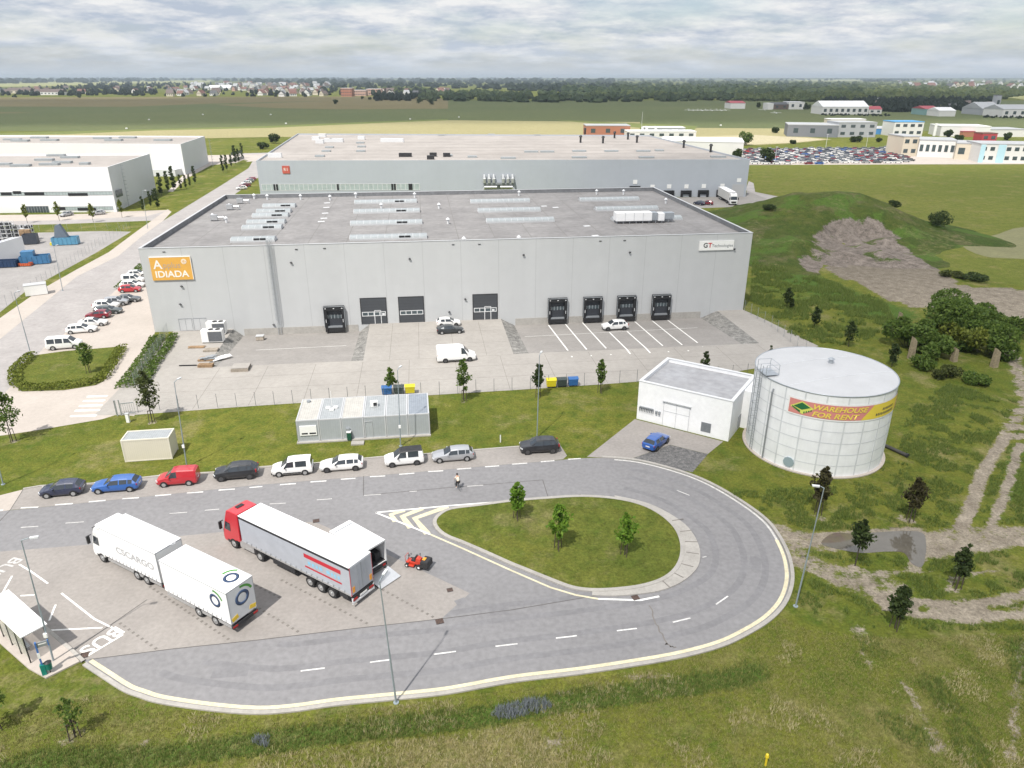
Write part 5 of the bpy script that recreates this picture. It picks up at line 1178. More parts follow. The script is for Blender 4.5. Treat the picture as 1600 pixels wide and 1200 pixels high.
# ================================================================ vehicles
# a car is lofted from stations along its length: (x, half width, sill, shoulder, roof half width, roof height)
def paint(name, c, metal=.0, rough=.28):
    return mat('paint_' + name, c, rough, metal, .03, 1.0, coat=.7, spec=.5)
PAINT = dict(white=paint('white', (.78, .78, .77)), navy=paint('navy', (.020, .026, .060)), blue=paint('blue', (.022, .105, .36)), red=paint('red', (.43, .018, .028)), black=paint('black', (.014, .015, .019)),
             silver=paint('silver', (.46, .47, .49), .5, .3), grey=paint('grey', (.13, .14, .145), .4, .3), dgrey=paint('dark_grey', (.035, .042, .048), .3, .3), maroon=paint('maroon', (.20, .012, .025)), teal=paint('slate', (.09, .105, .105), .3, .3),
             bright=paint('bright_blue', (.015, .085, .33)), green=paint('green', (.10, .18, .03)), pink=paint('faded_red', (.48, .13, .17)))
PROF = dict(
    # rows: x from the nose, half width, bottom, shoulder, top half width, top ; the letter tells what the strip up to the next station is: h hood, w windscreen, s side glass, p pillar, r rear glass, t tail, v panel
    hatch=(4.15, 1.74, [(0, .66, .32, .52, .50, .62, 'h'), (.12, .78, .22, .68, .68, .74, 'h'), (.55, .85, .20, .82, .72, .88, 'h'), (1.10, .87, .20, .90, .72, .98, 'w'), (1.85, .87, .20, .93, .62, 1.42, 's'), (2.62, .87, .20, .95, .62, 1.47, 'p'), (2.74, .87, .20, .95, .62, 1.47, 's'), (3.42, .86, .21, .97, .60, 1.42, 'p'), (3.62, .85, .22, .98, .58, 1.38, 'r'), (4.00, .82, .26, .96, .70, 1.02, 't'), (4.15, .74, .36, .88, .62, .92, 't')]),
    estate=(4.70, 1.80, [(0, .66, .32, .50, .52, .60, 'h'), (.12, .80, .22, .64, .70, .70, 'h'), (.70, .88, .19, .80, .74, .86, 'h'), (1.35, .90, .19, .88, .74, .95, 'w'), (2.10, .90, .19, .92, .62, 1.40, 's'), (2.85, .90, .19, .94, .62, 1.46, 'p'), (2.96, .90, .19, .94, .62, 1.46, 's'), (3.70, .89, .20, .96, .61, 1.44, 'p'), (3.78, .89, .20, .96, .61, 1.43, 's'), (4.20, .88, .21, .97, .58, 1.38, 'r'), (4.56, .84, .25, .95, .70, 1.00, 't'), (4.70, .76, .35, .86, .64, .90, 't')]),
    suv=(4.55, 1.84, [(0, .70, .40, .70, .54, .80, 'h'), (.12, .84, .30, .84, .72, .92, 'h'), (.65, .90, .26, .98, .76, 1.04, 'h'), (1.15, .92, .26, 1.04, .76, 1.12, 'w'), (1.85, .92, .26, 1.08, .66, 1.60, 's'), (2.60, .92, .26, 1.10, .66, 1.67, 'p'), (2.72, .92, .26, 1.10, .66, 1.67, 's'), (3.45, .91, .27, 1.13, .65, 1.64, 'p'), (3.55, .91, .27, 1.14, .64, 1.63, 's'), (3.95, .90, .28, 1.16, .62, 1.56, 'r'), (4.38, .86, .34, 1.10, .72, 1.16, 't'), (4.55, .78, .44, 1.0, .66, 1.04, 't')]),
    combi=(4.35, 1.78, [(0, .70, .34, .62, .54, .72, 'h'), (.12, .82, .26, .80, .70, .86, 'h'), (.55, .87, .22, .95, .72, 1.02, 'h'), (1.05, .88, .22, 1.02, .74, 1.12, 'w'), (1.75, .88, .22, 1.06, .68, 1.72, 's'), (2.40, .88, .22, 1.06, .70, 1.80, 'p'), (2.58, .88, .22, 1.06, .70, 1.80, 's'), (3.75, .88, .22, 1.06, .70, 1.80, 'p'), (4.18, .87, .23, 1.06, .70, 1.77, 'r'), (4.28, .86, .26, 1.02, .74, 1.08, 't'), (4.35, .80, .36, .96, .72, 1.0, 't')]),
    panel=(4.15, 1.70, [(0, .68, .34, .60, .54, .70, 'h'), (.12, .80, .26, .78, .68, .84, 'h'), (.50, .84, .22, .93, .70, 1.0, 'h'), (.98, .85, .22, 1.0, .72, 1.10, 'w'), (1.70, .85, .22, 1.02, .66, 1.70, 's'), (2.20, .85, .22, 1.02, .68, 1.78, 'v'), (3.95, .85, .22, 1.02, .68, 1.76, 'v'), (4.06, .84, .24, 1.0, .72, 1.66, 't'), (4.15, .80, .34, .94, .70, 1.6, 't')]),
    minibus=(5.0, 1.92, [(0, .78, .34, .66, .62, .78, 'h'), (.10, .90, .26, .86, .80, .94, 'h'), (.50, .94, .22, 1.04, .82, 1.14, 'h'), (.85, .95, .22, 1.08, .82, 1.22, 'w'), (1.55, .95, .22, 1.10, .74, 1.86, 's'), (2.25, .95, .22, 1.10, .78, 1.95, 'p'), (2.42, .95, .22, 1.10, .78, 1.95, 's'), (3.45, .95, .22, 1.10, .78, 1.95, 'p'), (3.58, .95, .22, 1.10, .78, 1.95, 's'), (4.65, .95, .22, 1.10, .78, 1.94, 'p'), (4.84, .94, .22, 1.10, .76, 1.90, 'r'), (4.95, .92, .26, 1.08, .80, 1.14, 't'), (5.0, .86, .36, 1.0, .78, 1.04, 't')]),
    van=(5.95, 2.02, [(0, .82, .36, .76, .66, .88, 'h'), (.12, .95, .28, .96, .82, 1.06, 'h'), (.60, 1.0, .24, 1.14, .86, 1.26, 'h'), (1.05, 1.01, .24, 1.24, .88, 1.40, 'w'), (1.80, 1.01, .24, 1.30, .82, 2.22, 's'), (2.25, 1.01, .24, 1.30, .84, 2.40, 'v'), (2.6, 1.01, .24, 1.30, .85, 2.46, 'v'), (5.75, 1.01, .24, 1.30, .85, 2.46, 'v'), (5.88, 1.0, .26, 1.28, .86, 2.40, 't'), (5.95, .94, .38, 1.2, .82, 2.3, 't')]),
)
PROF['sedan'] = (4.55, 1.78, [(0, .66, .32, .50, .52, .60, 'h'), (.12, .80, .22, .64, .70, .70, 'h'), (.70, .87, .19, .80, .74, .86, 'h'), (1.35, .89, .19, .88, .74, .95, 'w'), (2.05, .89, .19, .92, .60, 1.38, 's'), (2.75, .89, .19, .94, .60, 1.43, 'p'), (2.86, .89, .19, .94, .60, 1.43, 's'), (3.35, .88, .20, .96, .59, 1.39, 'r'), (3.95, .87, .21, .97, .70, 1.06, 't'), (4.42, .83, .25, .92, .70, 1.0, 't'), (4.55, .75, .35, .84, .62, .9, 't')])
CARPROTO = {}
def make_car(kind, col, rim='rim', roofcol=None, cladding=False, detail=True, glass=None):
    """build one car: nose towards -x, wheels on z = 0; returns its Empty"""
    Ln, Wd, st = PROF[kind]; bm_, gl, rf = MB(), MB(), MB()
    def section(s):
        x, w, zb, zs, tw, zt, _ = s; k = zt - zs
        return [(x, 0, zb), (x, w * .86, zb), (x, w * .97, zb + .16), (x, w, (zb + zs) / 2 + .05), (x, w * .985, zs), (x, tw + (w - tw) * .10 if k > .25 else tw, zt - min(.10, k * .35)), (x, tw * .86, zt - .012), (x, 0, zt + .015)]
    secs = [section(s) for s in st]; NR = 8
    for i in range(len(st) - 1):
        a, b = secs[i], secs[i + 1]; kk = st[i][6]
        for j in range(NR - 1):
            isg = (kk == 's' and j == 4) or (kk == 'w' and j in (5, 6)) or (kk == 'r' and j in (5, 6))
            isr = roofcol and j in (5, 6) and kk in 'spv' and not isg
            tgt = gl if isg else rf if isr else bm_
            for sg in (1, -1):
                q = [a[j], b[j], b[j + 1], a[j + 1]]; q = [(-Ln / 2 + p[0], p[1] * sg, p[2]) for p in q]
                tgt.add(q if sg > 0 else q[::-1], [(0, 1, 2, 3)], 0, j < 4)
            if kk == 'w' and j == 4:      # front quarter glass
                for sg in (1, -1):
                    q = [(-Ln / 2 + p[0], p[1] * sg * 1.004, p[2]) for p in (Vector(a[4]).lerp(Vector(b[4]), .45), b[4], b[5])]
                    gl.add(q if sg > 0 else q[::-1], [(0, 1, 2)])
    for s, fl in ((secs[0], 1), (secs[-1], 0)):
        p = [(-Ln / 2 + q[0], q[1], q[2]) for q in s] + [(-Ln / 2 + q[0], -q[1], q[2]) for q in s[::-1]]
        bm_.add(p if fl else p[::-1], [tuple(range(len(p)))])
    t = bpy.data.objects.new('parked_car', None); C.objects.link(t)
    bm_.build('body', PAINT[col], t)
    gl.build('windows', glass or M['glass'], t)
    if roofcol: rf.build('roof', roofcol, t)
    wr = .31 if kind in ('hatch', 'estate', 'sedan', 'panel', 'combi') else .35
    fx, rx = -Ln / 2 + (.80 if kind != 'van' else 1.0), Ln / 2 - (.82 if kind not in ('van', 'minibus') else 1.05 if kind == 'minibus' else 1.25)
    arch = MB(); hw = max(s[1] for s in st)
    for x in (fx, rx):
        for sg in (1, -1):
            arch.cyl((x, sg * (hw - .30), wr), (x, sg * (hw + .004), wr), wr + .07, n=14)
    arch.build('wheel_arch', M['dark'], t)
    for x in (fx, rx):
        for sg in (1, -1):
            w = MB(); w.cyl((x, sg * (hw - .21), wr), (x, sg * (hw + .012), wr), wr, n=16); wo = w.build('wheel', M['tyre'], t)
            w = MB(); w.cyl((x, sg * (hw + .0), wr), (x, sg * (hw + .026), wr), wr * .66, n=12); w.build('rim', M[rim], wo)
    z1 = st[1][3]
    for sg in (1, -1):
        h = MB(); h.box(-Ln / 2 + .16, sg * (st[1][1] - .14), z1 - .07, .22, .34, .13, rz=-sg * .5); h.build('headlight', M['lamp'], t)
        h = MB(); zt = st[-2][3]; h.box(Ln / 2 - .12, sg * (st[-2][1] - .09), zt - .12, .12, .16, .34 if kind in ('suv', 'combi', 'panel', 'van', 'minibus') else .2); h.build('tail_light', M['red_lens'], t)
        h = MB(); xm = [s for s in st if s[6] == 'w'][0]; h.box(-Ln / 2 + xm[0] + .42, sg * (hw + .09), xm[3] + .10, .14, .2, .14); h.build('mirror', PAINT[col] if col != 'white' or kind == 'x' else M['plast'], t)
    b = MB(); b.bbox(-Ln / 2 - .012, -Ln / 2 + .05, -.42, .42, .30, .46); b.build('grille', M['plast'], t)
    b = MB(); b.bbox(Ln / 2 - .06, Ln / 2 + .012, -.26, .26, .62, .74); b.build('number_plate', M['plate'], t)
    if cladding:
        b = MB()
        for sg in (1, -1): b.bbox(fx + wr + .1, rx - wr - .1, sg * hw - .03, sg * hw + .03, .34, .46)
        b.bbox(-Ln / 2 - .03, -Ln / 2 + .28, -.72, .72, .24, .50); b.bbox(Ln / 2 - .2, Ln / 2 + .03, -.74, .74, .28, .56); b.build('bumper', M['plast'], t)
    t['len'] = Ln; t['hw'] = hw; t['fx'] = fx; t['rx'] = rx
    return t
def place(t, front, rear, label, cat='car', group=None, z=0.02, side=1, name=None):
    """front, rear: where the near wheels touch the ground, as pixels; side=+1 when the near side is the car's +y side"""
    f = G(*front, z); r = G(*rear, z); d = (f - r); ang = math.atan2(-d.y, -d.x)          # nose is -x
    mid = (f + r) / 2; ax = Vector((math.cos(ang), math.sin(ang), 0)); ay = Vector((-ax.y, ax.x, 0))
    # the near side faces the camera
    sd = 1 if ay.dot(-mid.normalized()) > 0 else -1
    c = mid - ay * sd * t['hw'] - ax * ((t['fx'] + t['rx']) / 2)
    t.location = (c.x, c.y, z); t.rotation_euler[2] = ang; tag(t, label, cat, group)
    for k in ('len', 'hw', 'fx', 'rx'):
        if k in t.keys(): del t[k]
    if name: t.name = name
    return t
GR = 'cars parked in the strip along the road'
place(make_car('hatch', 'navy'), (73, 779.5), (116, 775.5), 'dark navy hatchback, the leftmost car parked in the roadside strip', 'car', GR)
place(make_car('estate', 'blue'), (155.5, 772.5), (202, 769), 'bright blue estate car parked between the navy hatchback and the red van', 'car', GR)
b_ = make_car('panel', 'red'); place(b_, (255.5, 762), (297, 759), 'small red panel van parked in front of the beige container', 'van', GR, name='parked_van')
place(make_car('suv', 'black', 'drim'), (348, 753), (389, 749.5), 'black SUV parked right behind the small red van', 'car', GR)
place(make_car('combi', 'white', cladding=True), (435.5, 746), (478, 742.5), 'white boxy combi van with black bumpers parked by the left end of the cabins', 'van', GR, name='parked_van')
place(make_car('estate', 'white', 'drim'), (513, 739), (554, 736), 'white estate car parked in front of the grey cabins', 'car', GR)
place(make_car('combi', 'white', 'drim', M['plast']), (612.5, 731), (652.5, 727), 'white people carrier with a black roof and roof bars', 'car', GR)
place(make_car('estate', 'silver'), (689, 724), (728, 721), 'silver estate car at the right end of the grey cabins', 'car', GR)
place(make_car('suv', 'black', 'drim'), (824.5, 711), (864, 709), 'black people carrier alone at the right end of the roadside strip', 'car', GR)
place(make_car('hatch', 'bright', 'drim'), (1044, 692), (1026, 706), 'blue hatchback seen from behind on the gravel by the pump house', 'car')
place(make_car('hatch', 'white', 'drim'), (717, 510), (686, 511.5), 'white hatchback half hidden behind the dark saloon at the loading doors', 'car')
place(make_car('sedan', 'dgrey'), (717.5, 521.5), (691, 523), 'dark grey saloon car parked on the yard in front of the white hatchback', 'car')
place(make_car('van', 'white', 'drim', cladding=True), (735, 565), (695.5, 567.5), 'long white panel van standing in the middle of the loading yard', 'van', name='parked_van')
_u, _v = LOC(962, 517); place(make_car('suv', 'white', 'drim'), (949, 517.5), (976.5, 516), 'white SUV parked in a marked bay below the loading docks', 'car', z=zy(*pit_uv(962, 517)))
GL = 'cars parked beside the left end of the warehouse'
place(make_car('minibus', 'white'), (120, 545), (81, 548), 'white minibus parked nearest the hedged lawn', 'minibus', GL, name='minibus')
for kind, col, f, r, lab in (('estate', 'white', (142, 520), (111, 522.5), 'white estate car parked next to the white minibus'), ('sedan', 'white', (155.6, 510), (133, 511.5), 'white saloon between the white estate and the dark red car'),
        ('hatch', 'maroon', (138, 499), (164, 498), 'dark red hatchback parked in front of the grey estate'), ('estate', 'teal', (182, 491), (153, 492.5), 'grey estate car directly behind the dark red hatchback'), ('suv', 'white', (176, 484), (152, 485), 'pale SUV mostly hidden behind the grey estate'),
        ('suv', 'silver', (191, 478), (168, 479.5), 'silver SUV in the middle of the row beside the warehouse'), ('sedan', 'grey', (209, 472.5), (188, 473.5), 'grey saloon behind the silver SUV'), ('hatch', 'red', (214, 457), (190, 458), 'bright red hatchback near the warehouse corner'),
        ('estate', 'white', (217, 450), (194, 451), 'white estate car just behind the bright red hatchback'), ('combi', 'white', (217, 442.5), (197, 443.5), 'white van with a dark side window, second behind the bright red hatchback'), ('hatch', 'white', (222, 433), (206, 434), 'white hatchback cut off by the corner of the warehouse')):
    place(make_car(kind, col), f, r, lab, 'car', GL)
for f, r, col, lab in (((101, 339), (114, 336.5), 'silver', 'silver hatchback parked at the windows of the nearer white hall, left of two'), ((149, 336.5), (160, 335.5), 'silver', 'silver car near the corner of the nearer white hall, right of two')):
    place(make_car('hatch', col), f, r, lab, 'car')
GS = 'cars parked by the left end of the bluish warehouse'
for f, r, col, lab in (((372, 297), (385, 296), 'white', 'white car nearest in the row by the end of the bluish warehouse'), ((378, 293), (390, 292), 'maroon', 'dark red car nearest in the row by the bluish warehouse'), ((381, 289), (392, 288), 'white', 'white car wedged between two red cars by the bluish warehouse'), ((386, 286), (396, 285), 'silver', 'silver car third in the row by the bluish warehouse'), ((390, 283), (399, 282), 'pink', 'faded red car at the far end of the row by the bluish warehouse')):
    place(make_car('hatch', col), f, r, lab, 'car', GS)
for f, r, col, lab in (((1085, 319.5), (1094, 321), 'navy', 'dark blue car at the docks of the bluish warehouse'), ((1100, 320), (1108, 320.5), 'maroon', 'dark red car at the docks beside the white lorry')):
    place(make_car('hatch', col), f, r, lab, 'car')

# ---------------------------------------------------------------- lorries
def wheels(t, xs, half, r=.50, w=.32, rim='rim', dual=()):
    for x in xs:
        for sg in (1, -1):
            b = MB(); b.cyl((x, sg * (half - w), r), (x, sg * half, r), r, n=18); o = b.build('wheel', M['tyre'], t)
            b = MB(); b.cyl((x, sg * (half - .04), r), (x, sg * (half + .015), r), r * .60, n=14); b.cyl((x, sg * half, r), (x, sg * (half + .06), r), r * .22, n=8); b.build('rim', M[rim], o)
def cab(t, x0, col, hgt=3.75, deep=2.25, spoiler=True):
    """cab-over cab, front face at x0 looking to -x"""
    hw = 1.22; prof = [(x0 + .10, .45), (x0, .75), (x0 + .02, 1.55), (x0 + .10, 1.75), (x0 + .42, 2.95), (x0 + .75, hgt - .1), (x0 + 1.1, hgt), (x0 + deep, hgt), (x0 + deep, .95), (x0 + 1.75, .95), (x0 + 1.6, .5)]
    b = MB(); n = len(prof); k = [1.0] * n
    for i, (x, z) in enumerate(prof): k[i] = .90 if z > 2.9 else .97 if z > 1.6 else 1.0
    v = [(x, -hw * k[i], z) for i, (x, z) in enumerate(prof)] + [(x, hw * k[i], z) for i, (x, z) in enumerate(prof)]
    b.add(v, [(i, (i + 1) % n, n + (i + 1) % n, n + i) for i in range(n)] + [tuple(range(n - 1, -1, -1)), tuple(range(n, 2 * n))])
    c = b.build('cab', col, t, bevel=.07, seg=3)
    b = MB(); a, q = prof[3], prof[4]
    b.add([(a[0] - .02, -1.08, a[1] + .05), (a[0] - .02, 1.08, a[1] + .05), (q[0] - .03, 1.02, q[1] - .1), (q[0] - .03, -1.02, q[1] - .1)], [(3, 2, 1, 0)]); b.build('windscreen', M['glass'], c)
    for sg in (1, -1):
        b = MB(); y = sg * (hw + .006); b.add([(x0 + .30, y * .985, 1.75), (x0 + 1.15, y * .985, 1.72), (x0 + 1.15, y * .955, 2.55), (x0 + .50, y * .955, 2.6)], [(0, 1, 2, 3)]); b.build('side_window', M['glass'], c)
        b = MB(); b.box(x0 + .08, sg * (hw + .22), 2.15, .16, .26, .75); b.box(x0 + .14, sg * (hw + .08), 2.55, .06, .3, .06); b.build('mirror', M['plast'], c)
        b = MB(); b.box(x0 + .03, sg * .88, .72, .12, .5, .22); b.build('headlight', M['lamp'], c)
        b = MB(); b.box(x0 + .85, sg * (hw - .02), .62, .6, .06, .25); b.build('step', M['plast'], c)
    b = MB(); b.box(x0 - .01, 0, 1.05, .05, 1.7, .5); b.build('grille', M['plast'], c)
    b = MB(); b.box(x0 + 1.35, 0, hgt + .03, .42, .75, .05); b.build('roof_hatch', M['plast'], c)
    return c
def logo(t, center, rot, s=1.0):
    o = MB(); o.ring((0, 0, 0), (0, 0, 1), .62 * s, .15 * s, 28, 4); o.v = [(x, y, z * .06) for x, y, z in o.v]
    a = o.build('emblem', M['logo_b'], t); a.location = center; a.rotation_euler = rot
    g = MB(); n = 10; v = []
    for i in range(n + 1):
        q = R(20 + 75 * i / n)
        for r in (1.05 * s, 1.28 * s): v.append((r * math.cos(q), r * math.sin(q), .004))
    g.add(v, [(2 * i, 2 * i + 1, 2 * i + 3, 2 * i + 2) for i in range(n)]); gg = g.build('emblem_arc', M['logo_g'], a)
    return a
M['logo_b'] = mat('emblem_blue', (.03, .06, .13), .5, 0, .05, 1); M['logo_g'] = mat('emblem_green', (.06, .26, .03), .5, 0, .05, 1)
def hooks(t, x0, x1, y, z, n, m):
    b = MB()
    for i in range(n): x = x0 + (x1 - x0) * (i + .5) / n; b.box(x, y, z, .05, .012, .30, 0, ry=.25)
    b.build('curtain_straps', m, t)  # separate curtain straps along the lower edge, joined in one mesh
def truckpos(rear_px, z, front_px):
    r, f = G(*rear_px, z), G(*front_px, z); d = f - r; return r, math.atan2(-d.y, -d.x), d.length
# red tractor with curtain-side trailer: x axis runs backwards, origin at the rear left top corner of the load
r_, an, ln = truckpos((544.5, 888), 4.0, (371, 806))
ax = Vector((math.cos(an), math.sin(an), 0)); ay = Vector((-ax.y, ax.x, 0)); sd = 1 if ay.dot(-r_.normalized()) > 0 else -1
ctr = Vector((r_.x, r_.y, 0)) - ay * sd * 1.275
t = thing('articulated_lorry', 'red cabbed articulated lorry with a silver curtain trailer and white roof', 'lorry', ctr, an); LT = 13.65
b = MB(); b.bbox(-LT, -.02, -1.26, 1.26, 1.22, 3.94); bo = b.build('trailer_body', M['gtarp'], t, bevel=.03)
b = MB(); b.bbox(-LT - .03, 0, -1.275, 1.275, 3.945, 4.02); b.build('trailer_roof', M['tarp'], t, bevel=.02)
b = MB()
for sg in (1, -1): b.bbox(-LT, 0, sg * 1.262 - .015, sg * 1.262 + .02 * sg + .015, 3.72, 3.93)
b.build('top_rail', M['chassis'], t)
b = MB()
for sg in (1, -1): b.bbox(-LT, 0, sg * 1.27 - .02, sg * 1.27 + .02, 1.18, 1.38)
b.build('side_rail', M['alu'], t); hooks(t, -LT + .4, -.4, -1.30 if sd < 0 else 1.30, 1.42, 20, M['greym'])
ys = sd * 1.274
def sq(x0, x1, z0, z1, m, nm='stripe', lean=0):
    b = MB(); q = [(x0, ys, z0), (x1, ys, z0), (x1, ys, z1), (x0, ys, z1)]; b.add(q if sd < 0 else q[::-1], [(0, 1, 2, 3)]); return b.build(nm, m, bo)
M['strr'] = mat('stripe_red', (.50, .025, .04), .5, 0, .04, 1); M['strb'] = mat('stripe_blue', (.24, .50, .66), .5, 0, .08, 3)
sq(-5.3, -1.0, 2.95, 3.35, M['strr']); sq(-5.3, -1.0, 1.95, 2.12, M['strr'])
for k, (a, c) in enumerate(((-4.9, -4.55), (-4.4, -4.1), (-3.95, -3.7), (-3.55, -3.2), (-2.7, -2.3), (-2.15, -1.95), (-1.8, -1.55), (-1.4, -1.15))): sq(a, c, 2.36, 2.68, M['strb'], 'lettering')
b = MB(); b.bbox(-.015, .03, -1.22, 1.22, 1.25, 3.9); dr = b.build('rear_door', M['gtarp'], t)
b = MB(); e = M['strr']
for y in (-1.25, 1.22): b.bbox(.0, .04, y, y + .03, 1.2, 3.94)
b.build('door_edge', e, dr)
b = MB()
for y in (-.45, -.03, .03, .45): b.cyl((.05, y, 1.3), (.05, y, 3.85), .018, n=5)
b.build('lock_rod', M['steel'], dr)
for y in (-.98, .98):
    b = MB(); b.bbox(.032, .05, y - .13, y + .13, 1.45, 2.0); b.build('marker_board', M['orange'], t)
b = MB(); b.bbox(-.3, .04, -1.2, 1.2, .95, 1.15, 0); b.bbox(-.05, .10, -1.24, 1.24, .42, .56, 1); b.bbox(-.04, .08, -1.24, -1.14, .35, .95, 1); b.bbox(-.04, .08, 1.14, 1.24, .35, .95, 1); b.build('rear_bumper', [M['chassis'], M['frame']], t)
for y in (-.95, .95): b = MB(); b.bbox(.04, .09, y - .25, y + .25, .66, .86); b.build('tail_light', M['red_lens'], t)
b = MB(); b.bbox(.045, .08, -.4, .4, .68, .86); b.build('number_plate', M['plate'], t)
b = MB(); b.bbox(-LT + .6, -.3, -.5, .5, .85, 1.18); b.bbox(-LT + 4.0, -LT + 6.8, -1.2, -.7, .5, 1.1); b.bbox(-LT + 4.0, -LT + 6.8, .7, 1.2, .5, 1.1); b.bbox(-1.6, -.6, -1.1, 1.1, .5, .95); b.build('chassis', M['chassis'], t)
wheels(t, (-2.35, -3.65, -4.95), 1.26)
cab(t, -LT - 2.75, PAINT['redcab'] if 'redcab' in PAINT else PAINT.setdefault('redcab', paint('lorry_red', (.52, .022, .035))), 3.85, 2.35)
b = MB(); b.bbox(-LT - .9, -LT + 3.4, -.45, .45, .7, 1.05); b.build('tractor_frame', M['chassis'], t)
b = MB()
for sg in (1, -1): b.bbox(-LT - .5, -LT + 1.4, sg * .75 - .42, sg * .75 + .42, .45, 1.08)
b.build('fuel_tank', M['alu'], t); wheels(t, (-LT - 1.35, -LT + 2.25), 1.24)
# white rigid lorry and its drawbar trailer
def whitebox(name, label, rear_px, front_px, length, cabin, axles):
    r_, an, _ = truckpos(rear_px, 4.0, front_px); ax = Vector((math.cos(an), math.sin(an), 0)); ay = Vector((-ax.y, ax.x, 0)); sd = 1 if ay.dot(-r_.normalized()) > 0 else -1
    t = thing(name, label, 'lorry' if cabin else 'trailer', Vector((r_.x, r_.y, 0)) - ay * sd * 1.275, an)
    b = MB(); b.bbox(-length, -.02, -1.265, 1.265, .95, 3.97); bo = b.build('box_body', M['tarp'], t, bevel=.04)
    b = MB()
    for sg in (1, -1): b.bbox(-length, 0, sg * 1.268 - .02, sg * 1.268 + .02, 3.90, 3.985)
    b.bbox(-.03, .02, -1.268, 1.268, 3.88, 3.985); b.build('top_rail', M['coping'], t)
    b = MB()
    for sg in (1, -1): b.bbox(-length + .2, -.1, sg * 1.2 - .03, sg * 1.2 + .03, .55, .80)
    b.build('side_guard', M['alu'], t); hooks(t, -length + .3, -.3, sd * 1.285, 1.12, 14, M['greym'])
    b = MB(); b.bbox(-length + .1, -.2, -.5, .5, .6, .95); b.build('chassis', M['chassis'], t)
    b = MB(); b.bbox(-.1, .08, -1.22, 1.22, .5, .78); b.build('rear_bumper', M['chassis'], t)
    for y in (-.98, .98): q = MB(); q.bbox(.08, .11, y - .22, y + .22, .58, .74); q.build('tail_light', M['red_lens'], t)
    b = MB(); b.bbox(-.015, .025, -1.2, 1.2, 1.0, 3.86); b.build('rear_door', M['swhite'] if cabin else M['tarp2'], t)
    b = MB()
    for y in (-1.24, 1.21): b.bbox(0, .035, y, y + .03, .95, 3.9)
    b.build('door_edge', M['greym'], t)
    wheels(t, axles, 1.24, .47)
    return t, bo, sd, an
M['tarp2'] = mat('rear_sheet', (.62, .63, .64), .5, 0, .05, 1)
t, bo, sd, an = whitebox('drawbar_trailer', 'white drawbar trailer coupled behind the white lorry, ring emblem on its rear', (352, 927.5), (245, 874), 8.1, False, (-2.0, -4.0))
for y in (-.85, .85): b = MB(); b.box(.04, y, 1.35, .02, .6, .36, rx=.25 if y < 0 else -.25); b.build('marker_board', M['ymark'] if 'ymark' in M else M.setdefault('ymark', mat('yellow_marker', (.75, .52, .04), .5, 0, .1, 2)), t)
logo(t, (.05, .05, 2.75), (R(90), 0, R(90)), .85)
logo(t, (-1.5, sd * 1.275, 2.7), (R(90), 0, 0 if sd < 0 else R(180)), .8)
logo(t, (-1.2, .25, 3.985), (0, 0, R(90)), .8)
b = MB(); b.bbox(-9.6, -8.1, -.12, .12, .7, .85); b.build('drawbar', M['chassis'], t)
for px in (0,): pass
t, bo, sd, an = whitebox('box_lorry', 'white rigid box lorry with grey lettering, pulling a white trailer', (241, 865), (158, 826), 7.6, True, (-2.1, -3.4))
cab(t, -7.6 - 1.95, PAINT['white'], 3.55, 1.9); b = MB(); b.bbox(-7.6 - .9, -7.5, -1.15, 1.15, 3.4, 3.92); b.build('roof_deflector', PAINT['white'], t, bevel=.15)
b = MB(); b.box(-9.25, 0, 3.2, .3, 1.9, .06, ry=-.5); b.build('sun_visor', M['plast'], t)
wheels(t, (-8.35,), 1.22, .47); b = MB(); b.bbox(-9.2, -7.4, -.45, .45, .6, .95); b.build('front_frame', M['chassis'], t)
text_mesh('lettering', 'CSCARGO', .90, M['lett'] if 'lett' in M else M.setdefault('lett', mat('pale_grey_letters', (.40, .40, .41), .5, 0, .05, 1)), t, (-3.1, sd * 1.275, 2.35), (R(90), 0, 0 if sd < 0 else R(180)), .002, bold=.02, sx=1.22)
text_mesh('lettering', 'CSCARGO', .75, M['coping'], t, (-1.5, .45, 3.985), (0, 0, R(180)), .002)
# white box van with its tail lift down
r_, an, ln = truckpos((571, 862), 3.0, (516, 826)); 
a4 = G(571, 864, 3.05); c4 = G(600, 843.5, 3.05); mid = (a4 + c4) / 2
an = math.atan2(-(G(545, 813, 3.05) - c4).y, -(G(545, 813, 3.05) - c4).x)
wB = min((a4 - c4).length, 2.3)
t = thing('box_van', 'white box van beside the silver trailer, open at the back with its tail lift lowered', 'van', Vector((mid.x, mid.y, .02)), an); LV = (G(545, 813, 3.05) - c4).length; LV = min(max(LV, 4.2), 5.5); w = wB / 2
b = MB(); b.bbox(-LV, 0, -w, w, .95, 1.02); b.bbox(-LV, -LV + .05, -w, w, 1.02, 3.05); b.bbox(-LV + .05, 0, -w, -w + .05, 1.02, 3.05); b.bbox(-LV + .05, 0, w - .05, w, 1.02, 3.05); b.bbox(-LV, 0, -w, w, 3.05, 3.11); b.build('box_body', M['tarp'], t)
b = MB(); b.bbox(-LV + .1, -.05, -w + .06, w - .06, 1.025, 1.04); b.bbox(-3, -.8, -.7, .2, 1.045, 2.1); b.bbox(-2.2, -.5, .3, .9, 1.045, 1.8); b.build('cargo', M['chassis'], t)
b = MB(); b.bbox(-LV + .5, -LV + .62, -w + .15, w - .15, 3.111, 3.13); b.build('roof_slot', M['greym'], t)
b = MB(); b.bbox(-.02, .05, -w - .02, -w + .07, .9, 3.13); b.bbox(-.02, .05, w - .07, w + .02, .9, 3.13); b.bbox(-.02, .05, -w + .07, w - .07, 2.98, 3.13); b.build('door_frame', M['frame'], t)
b = MB(); b.bbox(-.4, .05, -w, w, .55, .93); b.bbox(-LV - 1.8, -.2, -.4, .4, .5, .8); b.build('chassis', M['chassis'], t)
